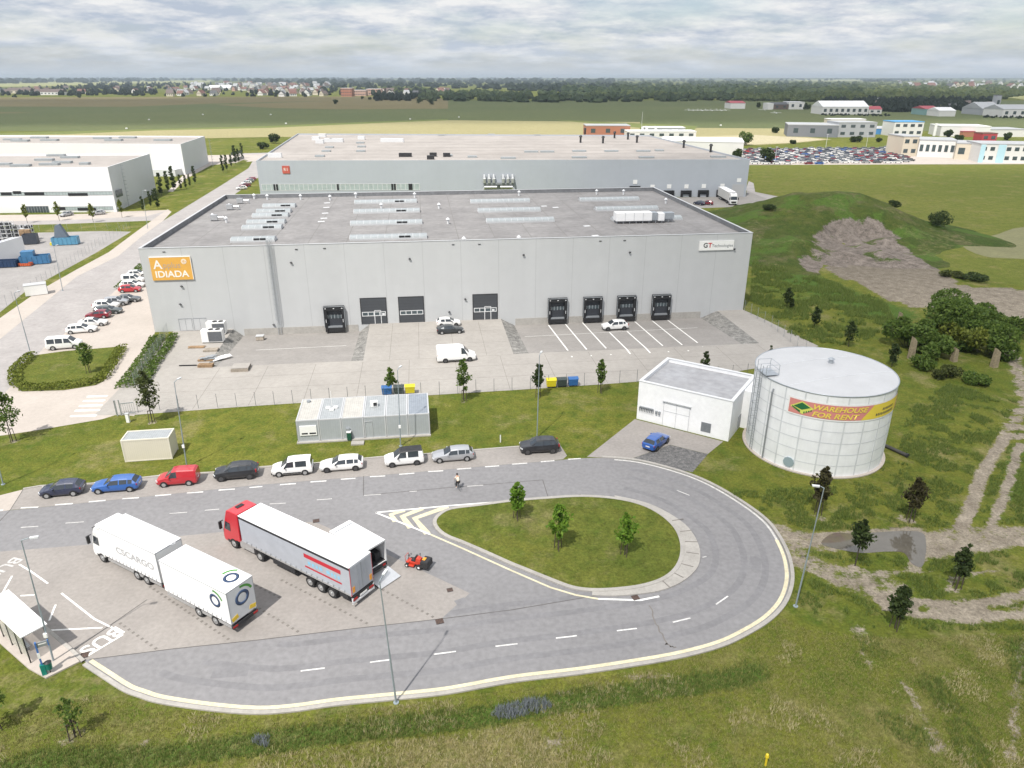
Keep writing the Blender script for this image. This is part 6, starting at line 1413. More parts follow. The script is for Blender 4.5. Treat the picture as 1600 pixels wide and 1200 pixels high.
for y in (-.8, .8): b = MB(); b.bbox(.05, .09, y - .15, y + .15, .62, .8); b.build('tail_light', M['red_lens'], t)
b = MB(); b.add([(.15, -w, .42), (.15, w, .42), (1.75, w, .12), (1.75, -w, .12), (.15, -w, .34), (.15, w, .34), (1.75, w, .05), (1.75, -w, .05)], [(0, 3, 2, 1), (4, 5, 6, 7), (0, 1, 5, 4), (1, 2, 6, 5), (2, 3, 7, 6), (3, 0, 4, 7)]); b.build('tail_lift', M['alu'], t)
b = MB(); b.bbox(.05, .2, -.9, -.7, .3, .6); b.bbox(.05, .2, .7, .9, .3, .6); b.build('lift_arm', M['chassis'], t)
cb = MB(); x0 = -LV - 1.95; pr_ = [(x0, .4), (x0 - .02, .95), (x0 + .55, 1.25), (x0 + 1.0, 2.15), (x0 + 1.9, 2.3), (x0 + 1.9, .4)]; n = len(pr_)
cb.add([(x, -.98, z) for x, z in pr_] + [(x, .98, z) for x, z in pr_], [(i, (i + 1) % n, n + (i + 1) % n, n + i) for i in range(n)] + [tuple(range(n - 1, -1, -1)), tuple(range(n, 2 * n))]); c_ = cb.build('cab', PAINT['white'], t, bevel=.06)
for sg in (1, -1): b = MB(); b.add([(x0 + .85, sg * .99, 1.3), (x0 + 1.6, sg * .99, 1.3), (x0 + 1.6, sg * .99, 2.05), (x0 + 1.1, sg * .99, 2.0)], [(0, 1, 2, 3)]); b.build('side_window', M['glass'], c_)
b = MB(); b.add([(x0 + .56, -.9, 1.3), (x0 + .56, .9, 1.3), (x0 + .96, .86, 2.08), (x0 + .96, -.86, 2.08)], [(3, 2, 1, 0)]); b.build('windscreen', M['glass'], c_)
wheels(t, (-1.2, x0 + .7), .98, .36, .22)
# lorry docked at the bluish warehouse
p0, p1 = G(1126, 309.5), G(1152, 324.5); an = math.atan2(-(p1 - p0).y, -(p1 - p0).x); ln = (p1 - p0).length
t = thing('docked_lorry', 'white articulated lorry backed up to the dock of the bluish warehouse', 'lorry', p0, an)
b = MB(); b.bbox(-13.4, 0, -1.27, 1.27, 1.15, 3.9); b.build('trailer_body', mat('cream_sheet', (.56, .555, .53), .5, 0, .05, .5), t, bevel=.03); b = MB(); b.bbox(-13.45, .02, -1.29, 1.29, 3.9, 4.0); b.build('trailer_roof', M['tarp'], t)
b = MB(); b.bbox(-13, -.3, -.5, .5, .7, 1.15); b.build('chassis', M['chassis'], t); wheels(t, (-2.3, -3.6, -4.9, -11.6, -14.6), 1.25); cab(t, -16.1, PAINT['white'], 3.8)

# ---------------------------------------------------------------- ride-on mower
pm0, pm1 = G(632, 882), G(664, 890); an = math.atan2((pm1 - pm0).y, (pm1 - pm0).x)
pc_ = G(651, 884); t = thing('ride_on_mower', 'red ride-on mower with a black grass collector on the paved lay-by', 'mower', Vector((pc_.x, pc_.y, .02)), an)
M['mowr'] = mat('mower_red', (.50, .045, .02), .35, 0, .06, 2, coat=.4)
b = MB(); b.bbox(-.55, .55, -.28, .28, .30, .52); b.bbox(-.9, -.55, -.33, .33, .3, .46); body = b.build('body', M['mowr'], t, bevel=.06)
b = MB(); b.add([(.02, -.3, .52), (.02, .3, .52), (.62, .27, .5), (.62, -.27, .5), (.1, -.26, 1.0), (.1, .26, 1.0), (.5, .2, .92), (.5, -.2, .92)], [(0, 3, 2, 1), (4, 5, 6, 7), (0, 1, 5, 4), (1, 2, 6, 5), (2, 3, 7, 6), (3, 0, 4, 7)]); b.build('hood', M['mowr'], t, bevel=.05)
b = MB(); b.bbox(.62, 1.35, -.52, .52, .28, .86); b.bbox(.66, 1.32, -.48, .48, .861, .93); gc = b.build('grass_collector', M['plast'], t, bevel=.07)
b = MB(); b.bbox(.68, .95, -.2, .2, .932, .95); b.build('handle', M['orange'], gc)
b = MB(); b.bbox(-.72, -.05, -.5, .5, .12, .26); b.build('cutting_deck', M['mowr'], t, bevel=.05)
b = MB(); b.bbox(-.42, .02, -.24, .24, .55, .68); b.box(.0, 0, .88, .12, .46, .42, ry=.15); b.build('seat', M['plast'], t, bevel=.05)
b = MB(); b.cyl((-.85, 0, .45), (-.62, 0, 1.0), .025, n=6); b.ring((-.6, 0, 1.02), (-.5, 0, 1), .18, .02, 14, 5); b.build('steering_wheel', M['plast'], t)
b = MB(); b.tube([(-.9, -.3, .4), (-.95, -.3, .95), (-.95, .3, .95), (-.9, .3, .4)], .022, 6); b.build('front_guard', M['mowr'], t)
b = MB(); b.tube([(.3, .26, .95), (.3, .26, 1.25), (.35, -.2, 1.3)], .02, 5); b.build('lever', M['plast'], t)
for x, r in ((-.72, .19), (.48, .25)):
    for sg in (1, -1):
        b = MB(); b.cyl((x, sg * .34, r), (x, sg * .54, r), r, n=14); o = b.build('wheel', M['tyre'], t); b = MB(); b.cyl((x, sg * .5, r), (x, sg * .55, r), r * .45, n=10); b.build('rim', M['lamp'], o)

# ---------------------------------------------------------------- cyclist and bicycle
pr0 = G(718.5, 767); pf = G(712.5, 760.5); d = (pf - pr0); an = math.atan2(d.y, d.x); ax = Vector((math.cos(an), math.sin(an), 0)); mid = pr0 + ax * .52
t = thing('bicycle', 'dark bicycle ridden along the road by a person in a cream shirt', 'bicycle', Vector((mid.x, mid.y, .01)), an)
for x in (-.52, .52):
    b = MB(); b.ring((x, 0, .34), (0, 1, 0), .325, .016, 24, 5); o = b.build('wheel', M['tyre'], t); b = MB()
    for k in range(8): a = math.pi * k / 8; b.cyl((x - .31 * math.cos(a), 0, .34 - .31 * math.sin(a)), (x + .31 * math.cos(a), 0, .34 + .31 * math.sin(a)), .004, n=4)
    b.build('spokes', M['steel'], o)
b = MB(); b.tube([(-.52, 0, .34), (-.08, 0, .29), (-.18, 0, .80), (-.52, 0, .34)], .018, 6); b.tube([(-.18, 0, .74), (.36, 0, .82), (-.08, 0, .29)], .018, 6); b.tube([(.52, 0, .34), (.34, 0, .95)], .018, 6); b.build('frame', M['plast'], t)
b = MB(); b.tube([(.28, -.27, 1.0), (.36, 0, .98), (.28, .27, 1.0)], .016, 6); b.cyl((.34, 0, .9), (.36, 0, .98), .016, n=6); b.build('handlebar', M['steel'], t)
b = MB(); b.ell((-.22, 0, .88), (.14, .08, .04)); b.cyl((-.18, 0, .78), (-.2, 0, .87), .014, n=6); b.build('saddle', M['plast'], t)
b = MB(); b.box(-.08, .12, .13, .1, .09, .02); b.box(-.08, -.12, .46, .1, .09, .02); b.cyl((-.08, -.1, .29), (-.08, .1, .29), .02, n=6); b.cyl((-.08, .07, .29), (-.08, .07, .14), .012, n=5); b.cyl((-.08, -.07, .29), (-.08, -.07, .45), .012, n=5); b.build('pedals', M['steel'], t)
M['skin'] = mat('skin', (.50, .29, .20), .55, 0, .05, 2); M['cream'] = mat('cream_shirt', (.74, .68, .56), .8, 0, .05, 2); M['trous'] = mat('black_trousers', (.018, .018, .02), .85, 0, .1, 2); M['hair'] = mat('dark_hair', (.02, .015, .012), .7, 0, .2, 4); M['shoe'] = mat('pale_shoes', (.55, .53, .5), .6, 0, .1, 2)
def skin(name, verts, edges, radii, m, parent, sub=2):
    me = bpy.data.meshes.new(name); me.from_pydata(verts, edges, []); o = bpy.data.objects.new(name, me); C.objects.link(o); me.materials.append(m)
    if parent: o.parent = parent
    s = o.modifiers.new('skin', 'SKIN'); s.use_smooth_shade = True
    for i, r in enumerate(radii): me.skin_vertices[0].data[i].radius = (r, r) if not isinstance(r, tuple) else r
    me.skin_vertices[0].data[0].use_root = True
    ss = o.modifiers.new('sub', 'SUBSURF'); ss.levels = sub; ss.render_levels = sub
    return o
tp_ = thing('person', 'person with dark hair, cream shirt and black trousers riding a bicycle on the road', 'person', Vector((mid.x, mid.y, .01)), an)
V = [(-.20, 0, .96), (-.15, 0, 1.12), (-.05, 0, 1.32), (.02, 0, 1.46), (.05, 0, 1.55), (.07, 0, 1.64), (.08, 0, 1.74),          # pelvis .. head
     (.0, .17, 1.43), (.12, .27, 1.22), (.27, .26, 1.03), (.31, .26, 1.0), (.0, -.17, 1.43), (.12, -.27, 1.22), (.27, -.26, 1.03), (.31, -.26, 1.0),
     (-.18, .10, .93), (.14, .14, .66), (-.04, .13, .22), (.06, .13, .13), (-.18, -.10, .93), (.20, -.15, .86), (-.02, -.13, .52), (.08, -.13, .46)]
E_ = [(0, 1), (1, 2), (2, 3), (3, 4), (4, 5), (5, 6), (3, 7), (7, 8), (8, 9), (9, 10), (3, 11), (11, 12), (12, 13), (13, 14), (0, 15), (15, 16), (16, 17), (17, 18), (0, 19), (19, 20), (20, 21), (21, 22)]
Rr = [.14, .13, .15, .13, .06, .095, .085, .065, .045, .033, .04, .065, .045, .033, .04, .09, .065, .045, .04, .09, .065, .045, .04]
bd = skin('body', V, E_, Rr, M['skin'], tp_)
skin('shirt', [(-.19, 0, .99), (-.15, 0, 1.12), (-.05, 0, 1.32), (.02, 0, 1.45), (0, .17, 1.43), (.08, .24, 1.30), (0, -.17, 1.43), (.08, -.24, 1.30)], [(0, 1), (1, 2), (2, 3), (3, 4), (4, 5), (3, 6), (6, 7)], [.165, .155, .175, .15, .085, .075, .085, .075], M['cream'], tp_)
skin('trousers', [(-.20, 0, .95), (-.18, .10, .92), (.14, .14, .66), (-.02, .13, .28), (-.18, -.10, .92), (.20, -.15, .86), (.0, -.13, .56)], [(0, 1), (1, 2), (2, 3), (0, 4), (4, 5), (5, 6)], [.15, .105, .08, .065, .105, .08, .065], M['trous'], tp_)
b = MB(); b.ell((.055, 0, 1.735), (.115, .105, .115), 12, 8); b.build('hair', M['hair'], tp_)
for y, z in ((.13, .12), (-.13, .45)): b = MB(); b.ell((.06, y, z + .02), (.14, .05, .05), 8, 6); b.build('shoe', M['shoe'], tp_)
for y in (.26, -.26):
    b = MB()
    for k in range(4): b.cyl((.30, y - .03 + .02 * k, 1.02), (.345, y - .03 + .02 * k, .985 - .004 * k), .010, .008, 5)
    b.cyl((.29, y - .045 * (1 if y > 0 else -1), 1.01), (.32, y - .05 * (1 if y > 0 else -1), .985), .011, .009, 5); b.build('fingers', M['skin'], tp_)
b = MB(); b.ell((.165, .0, 1.67), (.02, .014, .022), 6, 5)
for y in (.035, -.035): b.ell((.155, y, 1.705), (.012, .012, .009), 6, 4)
b.build('face', M['skin'], tp_)
# ================================================================ street furniture, yard things
def lamp_post(base, top, label, arm=None, arm_len=1.3, lean=True, box=True, r=.062):
    """tall lamp: base pixel, pixel of the pole top; arm: pixel of the luminaire"""
    p = G(*base); h = HT(base[0], base[1], top[1]); rr = RAY(*top); k = p.y / rr.y if rr.y else 1
    t = thing('street_lamp', label, 'street lamp', p)
    tx = CAMH + rr.z * 0; 
    # the real posts stand very slightly out of plumb
    x_top = rr.x * (p.y / rr.y); dx = max(-.45, min(.45, x_top - p.x)) if lean else 0
    b = MB(); b.cyl((0, 0, 0), (dx * .45, 0, h * .45), r * 1.15, r, 10); b.cyl((dx * .45, 0, h * .45), (dx, 0, h), r * .8, r * .6, 10); b.cyl((0, 0, 0), (0, 0, .06), .2, n=12); b.build('pole', M['steelp'], t)
    if arm:
        ra = RAY(*arm); q = Vector((ra.x * p.y / ra.y - p.x, 0, 0)); d = Vector((1 if arm[0] > top[0] else -1, .25, 0)).normalized()
        L_ = min(1.6, max(.5, abs(q.x - dx)))
    else: d, L_ = Vector((.3, 1, 0)).normalized(), .9
    b = MB(); b.cyl((dx, 0, h - .02), (dx + d.x * L_ * .5, d.y * L_ * .5, h + .10), .035, n=8); b.build('arm', M['steelp'], t)
    b = MB(); c = Vector((dx + d.x * (L_ * .5 + .35), d.y * (L_ * .5 + .35), h + .13)); b.box(c.x, c.y, c.z, .58, .20, .09, rz=math.atan2(d.y, d.x)); hd = b.build('luminaire', M['lumi'], t, bevel=.05)
    b = MB(); b.box(c.x, c.y, c.z - .07, .5, .2, .02, rz=math.atan2(d.y, d.x)); b.build('lens', M['lamp'], hd)
    if box: b = MB(); b.box(dx * .2 + .02, -.12, 2.6, .26, .12, .36); b.build('sign_plate', M['swhite'], t)
    return t
M['steelp'] = mat('lamp_steel', (.30, .35, .38), .5, .3, .1, 2); M['lumi'] = mat('lamp_housing', (.66, .68, .69), .5, .1, .05, 2)
lamp_post((619, 1098), (593, 908), 'tall grey street lamp at the grass edge of the loop, in front of the lorries', box=False)
lamp_post((1243, 947.5), (1306.5, 762.5), 'tall grey street lamp at the outer right bend of the loop', arm=(1290, 756), box=False)
lamp_post((84, 1034), (33.5, 844), 'tall grey street lamp beside the bus shelter', arm=(52, 836))
lamp_post((292, 729), (275, 597), 'street lamp behind the small red van')
lamp_post((626, 697), (621, 578), 'street lamp in front of the grey cabin block')
lamp_post((839, 684), (843, 555), 'street lamp behind the black people carrier', box=False)
lamp_post((5, 757), (-28, 620), 'street lamp at the left edge of the lawn')
lamp_post((231, 357), (223, 298), 'street lamp at the corner by the nearer white hall', arm=(228, 297), box=False)
lamp_post((98, 454), (84, 385), 'street lamp by the fence of the left yard', box=False)
lamp_post((48, 553), (22, 458), 'street lamp by the white minibus', box=False)

# ---- fences
M['wire'] = mat('fence_wire', (.36, .38, .39), .5, .5, .1, 2); M['fpost'] = mat('fence_post', (.17, .19, .20), .5, .3, .1, 2)
def fence(name, label, pts, h=1.9, sp=2.5, m=None, wires=8, vert=0.0, slack=0.0):
    P = [G(*p) if len(p) == 2 else Vector(p) for p in pts]; t = thing(name, label, 'fence', P[0]); o = P[0]; w = MB(); np_ = 0
    for a, c in zip(P[:-1], P[1:]):
        n = max(1, int(round((c - a).length / sp)))
        for i in range(n + (1 if c is P[-1] else 0)):
            q = a.lerp(c, i / n) - o
            b = MB(); b.cyl((q.x, q.y, 0), (q.x, q.y, h + .1), .03, n=6); b.build('post', m or M['fpost'], t); np_ += 1
        a_, c_ = a - o, c - o
        for k in range(wires): z = .08 + (h - .1) * k / (wires - 1); w.cyl((a_.x, a_.y, z), (c_.x, c_.y, z), .0045, n=3, cap=False)
        if vert:
            nn = int((c - a).length / vert)
            for i in range(nn): q = a_.lerp(c_, i / nn); w.cyl((q.x, q.y, .05), (q.x, q.y, h), .004, n=3, cap=False)
    w.build('wire_mesh', M['wire'], t); return t
fence('wire_fence', 'long thin wire fence between the loading yard and the lawn', [(182, 648), (250, 641), (400, 634.5), (600, 622), (800, 610.5), (995, 597.5)])
fence('wire_fence', 'short wire fence between the pump house and the tank', [(1120, 592), (1190, 586)])
fence('wire_fence', 'wire fence along the right side of the yard at the mound', [(1163, 486), (1205, 511), (1245, 543), (1285, 572)], 2.0, 2.5, M['steel'], 9, .4)
fence('mesh_fence', 'tall steel mesh fence running through the dark hedge by the warehouse corner', [(263, 523), (211, 604)], 2.0, 2.4, M['steel'], 14, .18)
fence('wire_fence', 'wire fence along the grass verge of the left street', [(-40, 512), (0, 484), (60, 448), (150, 387), (204, 357)], 2.0, 2.6, M['steel'], 7)
fence('wire_fence', 'wire fence at the back of the left yard below the nearer white hall', [(204, 357), (150, 360), (40, 362)], 1.8, 3.5, M['steel'], 6)
p = G(184, 650); t = thing('sliding_gate', 'low grey sliding gate at the entrance of the loading yard', 'gate', p, math.atan2((G(212, 647) - p).y, (G(212, 647) - p).x)); Lg = (G(212, 647) - p).length
b = MB(); b.bbox(-.06, .06, -.06, .06, 0, 2.2); b.bbox(.4, .52, -.06, .06, 0, 2.2); b.build('gate_post', M['steel'], t); b = MB(); b.bbox(.55, Lg, -.03, .03, .2, .3); b.bbox(.55, Lg, -.03, .03, 1.6, 1.7)
for x in np.arange(.6, Lg, .25): b.bbox(x - .015, x + .015, -.02, .02, .3, 1.6)
b.build('gate_leaf', M['steel'], t)
p = G(201, 660); t = thing('control_box', 'slim white control box on the lawn by the sliding gate', 'box', p); b = MB(); b.box(0, 0, .6, .4, .3, 1.2); b.build('cabinet', M['swhite'], t, bevel=.03); b = MB(); b.box(0, 0, 1.24, .48, .36, .06); b.build('cap', M['coping'], t)
p = G(782, 691); t = thing('marker_post', 'short white marker post on the lawn right of the cabins', 'post', p); b = MB(); b.cyl((0, 0, 0), (0, 0, .9), .07, n=8); b.build('post', M['swhite'], t); b = MB(); b.ell((0, 0, .92), (.075, .075, .06)); b.build('cap', M['coping'], t)
p = G(1196, 1196); t = thing('hydrant_marker', 'small yellow hydrant standing in the long grass at the bottom', 'hydrant', p); b = MB(); b.cyl((0, 0, 0), (0, 0, .75), .07, n=10); b.build('pipe', mat('hydrant_yellow', (.65, .50, .03), .4, 0, .08, 2), t); b = MB(); b.cyl((0, 0, .75), (0, 0, .95), .13, .10, 12); b.ell((0, 0, .95), (.10, .10, .06)); b.build('head', M['hydrant_y'] if 'hydrant_y' in M else MATS['hydrant_yellow'], t)

# ---- waste containers: (pixel of base centre, colour, label)
def bin4(px, py, c, label):
    p = G(px, py); t = thing('waste_container', label, 'bin', Vector((p.x, p.y, .03)), UA, 'waste containers along the yard fence'); m = mat('bin_' + c[0], c[1], .45, 0, .08, 2)
    b = MB(); b.add([(-.62, -.42, .2), (.62, -.42, .2), (.62, .42, .2), (-.62, .42, .2), (-.68, -.52, 1.15), (.68, -.52, 1.15), (.68, .52, 1.15), (-.68, .52, 1.15)], [(0, 3, 2, 1), (4, 5, 6, 7), (0, 1, 5, 4), (1, 2, 6, 5), (2, 3, 7, 6), (3, 0, 4, 7)]); b.build('body', m, t, bevel=.04)
    b = MB(); n = 6; sec = [(-.55 + 1.1 * i / n, 1.17 + .22 * math.sin(math.pi * i / n)) for i in range(n + 1)]
    v = [(x, y, z) for x in (-.71, .71) for y, z in sec]; b.add(v, [(i, i + 1, n + 2 + i, n + 1 + i) for i in range(n)] + [tuple(range(n + 1)), tuple(range(2 * n + 1, n, -1))]); b.build('lid', m, t)
    for x in (-.5, .5):
        for y in (-.3, .3): b = MB(); b.cyl((x - .03, y, .1), (x + .03, y, .1), .1, n=10); b.build('castor', M['dark'], t)
Y_, K_, B_l = ('yellow', (.62, .52, .02)), ('dark', (.04, .055, .055)), ('blue', (.03, .12, .33))
bin4(861, 605, Y_, 'yellow waste container, left of the three bins by the fence right of a young tree'); bin4(877.5, 604, K_, 'dark grey waste container between a yellow and a blue bin'); bin4(895, 603, B_l, 'blue waste container, right of the three bins by the fence')
bin4(605, 617, B_l, 'blue waste container behind the grey cabins beside a young tree'); bin4(624, 616, K_, 'dark waste container behind the cabins'); bin4(641, 615, Y_, 'yellow waste container behind the right end of the grey cabins')
# ---- air conditioners and stored goods at the left end of the yard
def chiller(px0, py0, px1, py1, label):
    a, c = G(px0, py0), G(px1, py1); L_ = (c - a).length; t = thing('chiller_unit', label, 'air conditioner', Vector((a.x, a.y, .03)), math.atan2((c - a).y, (c - a).x))
    b = MB(); b.bbox(0, L_, 0, 1.3, .15, 2.15); b.build('housing', M['swhite'], t, bevel=.02); b = MB(); b.bbox(L_ * .33, L_ - .06, -.03, 0, .28, 1.95); b.build('grille', stripes(mat('chiller_grille', (.16, .17, .185), .5, .2, .1, 2), 0, .14, .04, .6), t)
    for x in (L_ * .45, L_ * .78): b = MB(); b.cyl((x, .6, 2.15), (x, .6, 2.22), .42, n=16); b.build('fan', M['plast'], t)
    b = MB(); b.bbox(.05, L_ - .05, .1, 1.2, 0, .15); b.build('feet', M['chassis'], t)
chiller(316, 537, 349, 536, 'white air conditioning unit at the left end of the yard, front one of two'); chiller(324, 524, 353, 523, 'white air conditioning unit behind the other by the warehouse wall')
def pallet_stack(px, py, sx, sy, layers, label, m, rz=0.0, name='pallet_stack'):
    p = G(px, py); t = thing(name, label, 'pallets', Vector((p.x, p.y, .03)), rz); b = MB()
    for k in range(layers):
        z = k * .15
        for y in (-sy / 2 + .06, 0, sy / 2 - .06): b.box(0, y, z + .05, sx, .1, .09)
        n = int(sx / .2)
        for i in range(n): b.box(-sx / 2 + (i + .5) * sx / n, 0, z + .115, sx / n - .05, sy, .025)
    b.build('boards', m, t); return t
M['wgrey'] = mat('weathered_wood', (.36, .315, .26), .85, 0, .25, 2.0, .2, 10, fine=.2, fscale=6)
t = pallet_stack(377, 577, 2.5, 2.2, 3, 'stack of grey pallets under a pale board in the left loading bay', M['wgrey'], .12); b = MB(); b.box(0, .1, .50, 2.45, 2.1, .04); b.build('cover_board', M['yardc'], t)
t = pallet_stack(322, 573, 2.2, .9, 3, 'small stack of brown timber pallets on the yard by the gravel strip', M['wood'], .05)
t = pallet_stack(330, 548, 2.2, 1.2, 2, 'flat pallets with loose boards in front of the white air conditioning units', M['wgrey'], .1)
p = G(325, 562); t = thing('scrap_pile', 'low heap of sheet metal and boards on pallets at the gravel strip', 'heap', Vector((p.x, p.y, .03)), .1); b = MB(); b.box(0, 0, .12, 2.6, 1.6, .22); b.build('base_boards', M['wood'], t)
b = MB()
for k in range(9): b.box(random.uniform(-.9, .9), random.uniform(-.6, .6), .26 + k * .035, random.uniform(.7, 1.6), random.uniform(.4, .9), .03, rz=random.uniform(-.5, .5), ry=random.uniform(-.08, .08))
b.build('sheets', M['steel'], t)
p = G(347, 560); t = thing('tarpaulin', 'white crumpled tarpaulin over goods beside the gravel strip', 'tarpaulin', Vector((p.x, p.y, .03)), .9); b = MB(); nx = 10; v = []
for j in range(5):
    for i in range(nx): v.append((-1.6 + 3.2 * i / (nx - 1), -.35 + .7 * j / 4, .05 + (.35 if 0 < j < 4 and 0 < i < nx - 1 else 0) * random.uniform(.6, 1.2)))
b.add(v, [(j * nx + i, j * nx + i + 1, (j + 1) * nx + i + 1, (j + 1) * nx + i) for j in range(4) for i in range(nx - 1)], 0, True); b.build('sheet', M['tarp'], t); b = MB(); b.box(0, 0, .12, 2.6, .5, .2); b.build('goods', M['wgrey'], t)
p = G(349, 576) ; 
p = G(294, 572); t = thing('beam', 'dark steel beam lying on the yard left of the brown pallets', 'beam', Vector((p.x, p.y, .03)), .06); b = MB(); b.box(0, 0, .03, 2.6, .14, .02); b.box(0, 0, .09, 2.6, .03, .11); b.box(0, 0, .15, 2.6, .14, .02); b.build('profile', M['chassis'], t)
p = G(307, 543); t = thing('timber_pile', 'small pile of pale planks on the yard left of the air conditioning units', 'planks', Vector((p.x, p.y, .03)), .05); b = MB()
for k in range(8): b.box(random.uniform(-.2, .2), -.4 + .22 * (k % 4), .05 + .09 * (k // 4), 2.4, .18, .07, rz=random.uniform(-.06, .06))
b.build('planks', M['wood'], t)
uq, vq = pit_uv(407, 531); p = UV(uq, vq, zy(uq, vq)); t = thing('crate', 'small grey crate against the wall in the left loading bay', 'crate', p, UA); b = MB(); b.bbox(-.6, .6, -.5, .5, .1, .75); b.build('box', M['wgrey'], t); b = MB(); b.bbox(-.65, .65, -.55, .55, .751, .80); b.build('lid', M['coping'], t)
# concrete stubs among the bushes
for (bx, by, tx, ty, w, lab) in ((1424, 561, 1420, 527, .8, 'weathered concrete slab post at the left front of the bushes'), (1491, 565, 1490, 543, .8, 'weathered concrete slab post in the middle front of the bushes'), (1554, 574, 1552, 545, .9, 'weathered concrete slab post at the right front of the bushes'), (1407, 500, 1406, 488, .5, 'small pale concrete stub at the back left of the bushes')):
    p = G(bx, by); h = HT(bx, by, ty); o = tag(MB().add([(-w / 2, -.25, -.1), (w / 2, -.25, -.1), (w / 2, .55, -.1), (-w / 2, .55, -.1), (-w / 2 * .9, -.15, h), (w / 2 * .7, -.15, h * .82), (w / 2 * .7, .5, h * .86), (-w / 2 * .9, .5, h * 1.02)], [(0, 3, 2, 1), (4, 5, 6, 7), (0, 1, 5, 4), (1, 2, 6, 5), (2, 3, 7, 6), (3, 0, 4, 7)]).build('concrete_block', mat('old_concrete', (.27, .22, .145), .9, 0, .25, 1.2, .3, 8, fine=.2, fscale=5), None, p, .25, bevel=.05), lab, 'concrete block', 'concrete posts by the bushes')
# left yard: skips, containers, racks
def skip(px, py, L_, W_, H_, rz, m, label, lid=None, name='skip'):
    p = G(px, py); t = thing(name, label, 'skip', p, rz); b = MB(); b.bbox(-L_ / 2, L_ / 2, -W_ / 2, W_ / 2, .15, .25); q = .08
    b.bbox(-L_ / 2, L_ / 2, -W_ / 2, -W_ / 2 + q, .25, H_); b.bbox(-L_ / 2, L_ / 2, W_ / 2 - q, W_ / 2, .25, H_); b.bbox(-L_ / 2, -L_ / 2 + q, -W_ / 2 + q, W_ / 2 - q, .25, H_); b.bbox(L_ / 2 - q, L_ / 2, -W_ / 2 + q, W_ / 2 - q, .25, H_); b.build('tub', m, t)
    b = MB()
    for i in range(6): x = -L_ / 2 + (i + .5) * L_ / 6; b.bbox(x - .06, x + .06, -W_ / 2 - .08, -W_ / 2, .25, H_); b.bbox(x - .06, x + .06, W_ / 2, W_ / 2 + .08, .25, H_)
    b.build('rib', m, t)
    if lid == 'up':
        b = MB(); b.add([(-2.2, -.9, H_), (.9, -.9, H_), (.9, .9, H_), (-2.2, .9, H_), (-1.6, -.5, H_ + 3.0), (-.5, -.5, H_ + 3.3), (-.5, .7, H_ + 3.3), (-1.6, .7, H_ + 3.0)], [(0, 3, 2, 1), (4, 5, 6, 7), (0, 1, 5, 4), (1, 2, 6, 5), (2, 3, 7, 6), (3, 0, 4, 7)]); b.build('lid', mat('lid_grey', (.12, .15, .19), .5, .2, .1, 1), t)
    elif lid: b = MB(); b.box(-L_ * .2, 0, H_ + .55, L_ * .42, W_ * .95, 1.1); b.build('compactor', m, t)
    else: b = MB(); b.bbox(-L_ / 2 + .1, L_ / 2 - .1, -W_ / 2 + .1, W_ / 2 - .1, .26, H_ * .75); b.build('load', M['chassis'], t)
SB = mat('skip_blue', (.05, .17, .33), .5, .1, .15, 1); SBL = mat('skip_light_blue', (.10, .28, .42), .5, .1, .15, 1); SBD = mat('skip_dark_blue', (.015, .04, .10), .5, .1, .15, 1)
skip(104, 382, 6.0, 2.4, 2.0, .25, SBL, 'blue waste compactor with a raised grey lid in the left yard', 'up'); skip(57, 412, 6.0, 2.3, 2.0, .35, SB, 'blue skip with a bright blue press on it beside the white shed', 'press')
skip(12, 417, 4.5, 2.2, 1.6, .2, SBD, 'dark blue skip in the shade of the white shed'); skip(41, 415.5, 2.6, 1.4, .75, .1, mat('skip_orange', (.50, .10, .035), .5, 0, .1, 1), 'low orange skip in front of the white shed')
skip(50, 381, 3.2, 2.2, 2.6, .3, mat('skip_grey', (.055, .065, .085), .5, .1, .15, 1), 'dark grey skip beside brown cardboard in the left yard')
p = G(83, 383); tag(MB().box(0, 0, .35, 1.1, .9, .7).build('yellow_box', MATS['bin_yellow'], None, p, .2, bevel=.05), 'small yellow box at the foot of the blue compactor', 'box')
p = G(39, 379); t = thing('cardboard_bale', 'brown cardboard bales between the dark racks and the grey skip', 'bales', p, .3); b = MB()
for i in range(2):
    for k in range(3): b.box(i * 1.3, 0, .6 + k * 1.1, 1.2, 1.3, 1.05, rz=random.uniform(-.06, .06))
b.build('bales', M['wood'], t)
def rack(px, py, nx, nz, label):
    p = G(px, py); t = thing('pallet_rack', label, 'racks', p, .15); b = MB(); g = MB()
    for i in range(nx):
        for k in range(nz):
            for j in range(2):
                x, y, z = i * 1.35, j * 1.3, k * 1.05
                for ax_ in (-.55, .55):
                    for ay_ in (-.5, .5): b.box(x + ax_, y + ay_, z + .5, .09, .09, 1.0)
                b.box(x, y, z + .12, 1.2, 1.1, .08)
                if random.random() < .75: g.box(x, y, z + .45, 1.0, .9, .55)
    b.build('frame', M['frame'], t); g.build('goods', M['chassis'], t); return t
rack(2, 378, 3, 5, 'tall stack of steel cages at the left edge of the left yard'); rack(22, 377, 4, 4, 'stack of dark steel cages right of the tall one in the left yard')
p = G(58, 460); t = thing('small_container', 'small white container in front of the fence at the left street', 'container', p, .55); b = MB(); b.bbox(-1.9, 1.9, -1.0, 1.0, .1, 2.1); b.build('body', M['swhite'], t); b = MB(); b.bbox(-1.95, 1.95, -1.05, 1.05, 2.101, 2.2); b.build('roof', M['coping'], t); b = MB(); b.bbox(1.9, 1.94, -.9, .9, .2, 2.0); b.build('end_door', M['greym'], t)
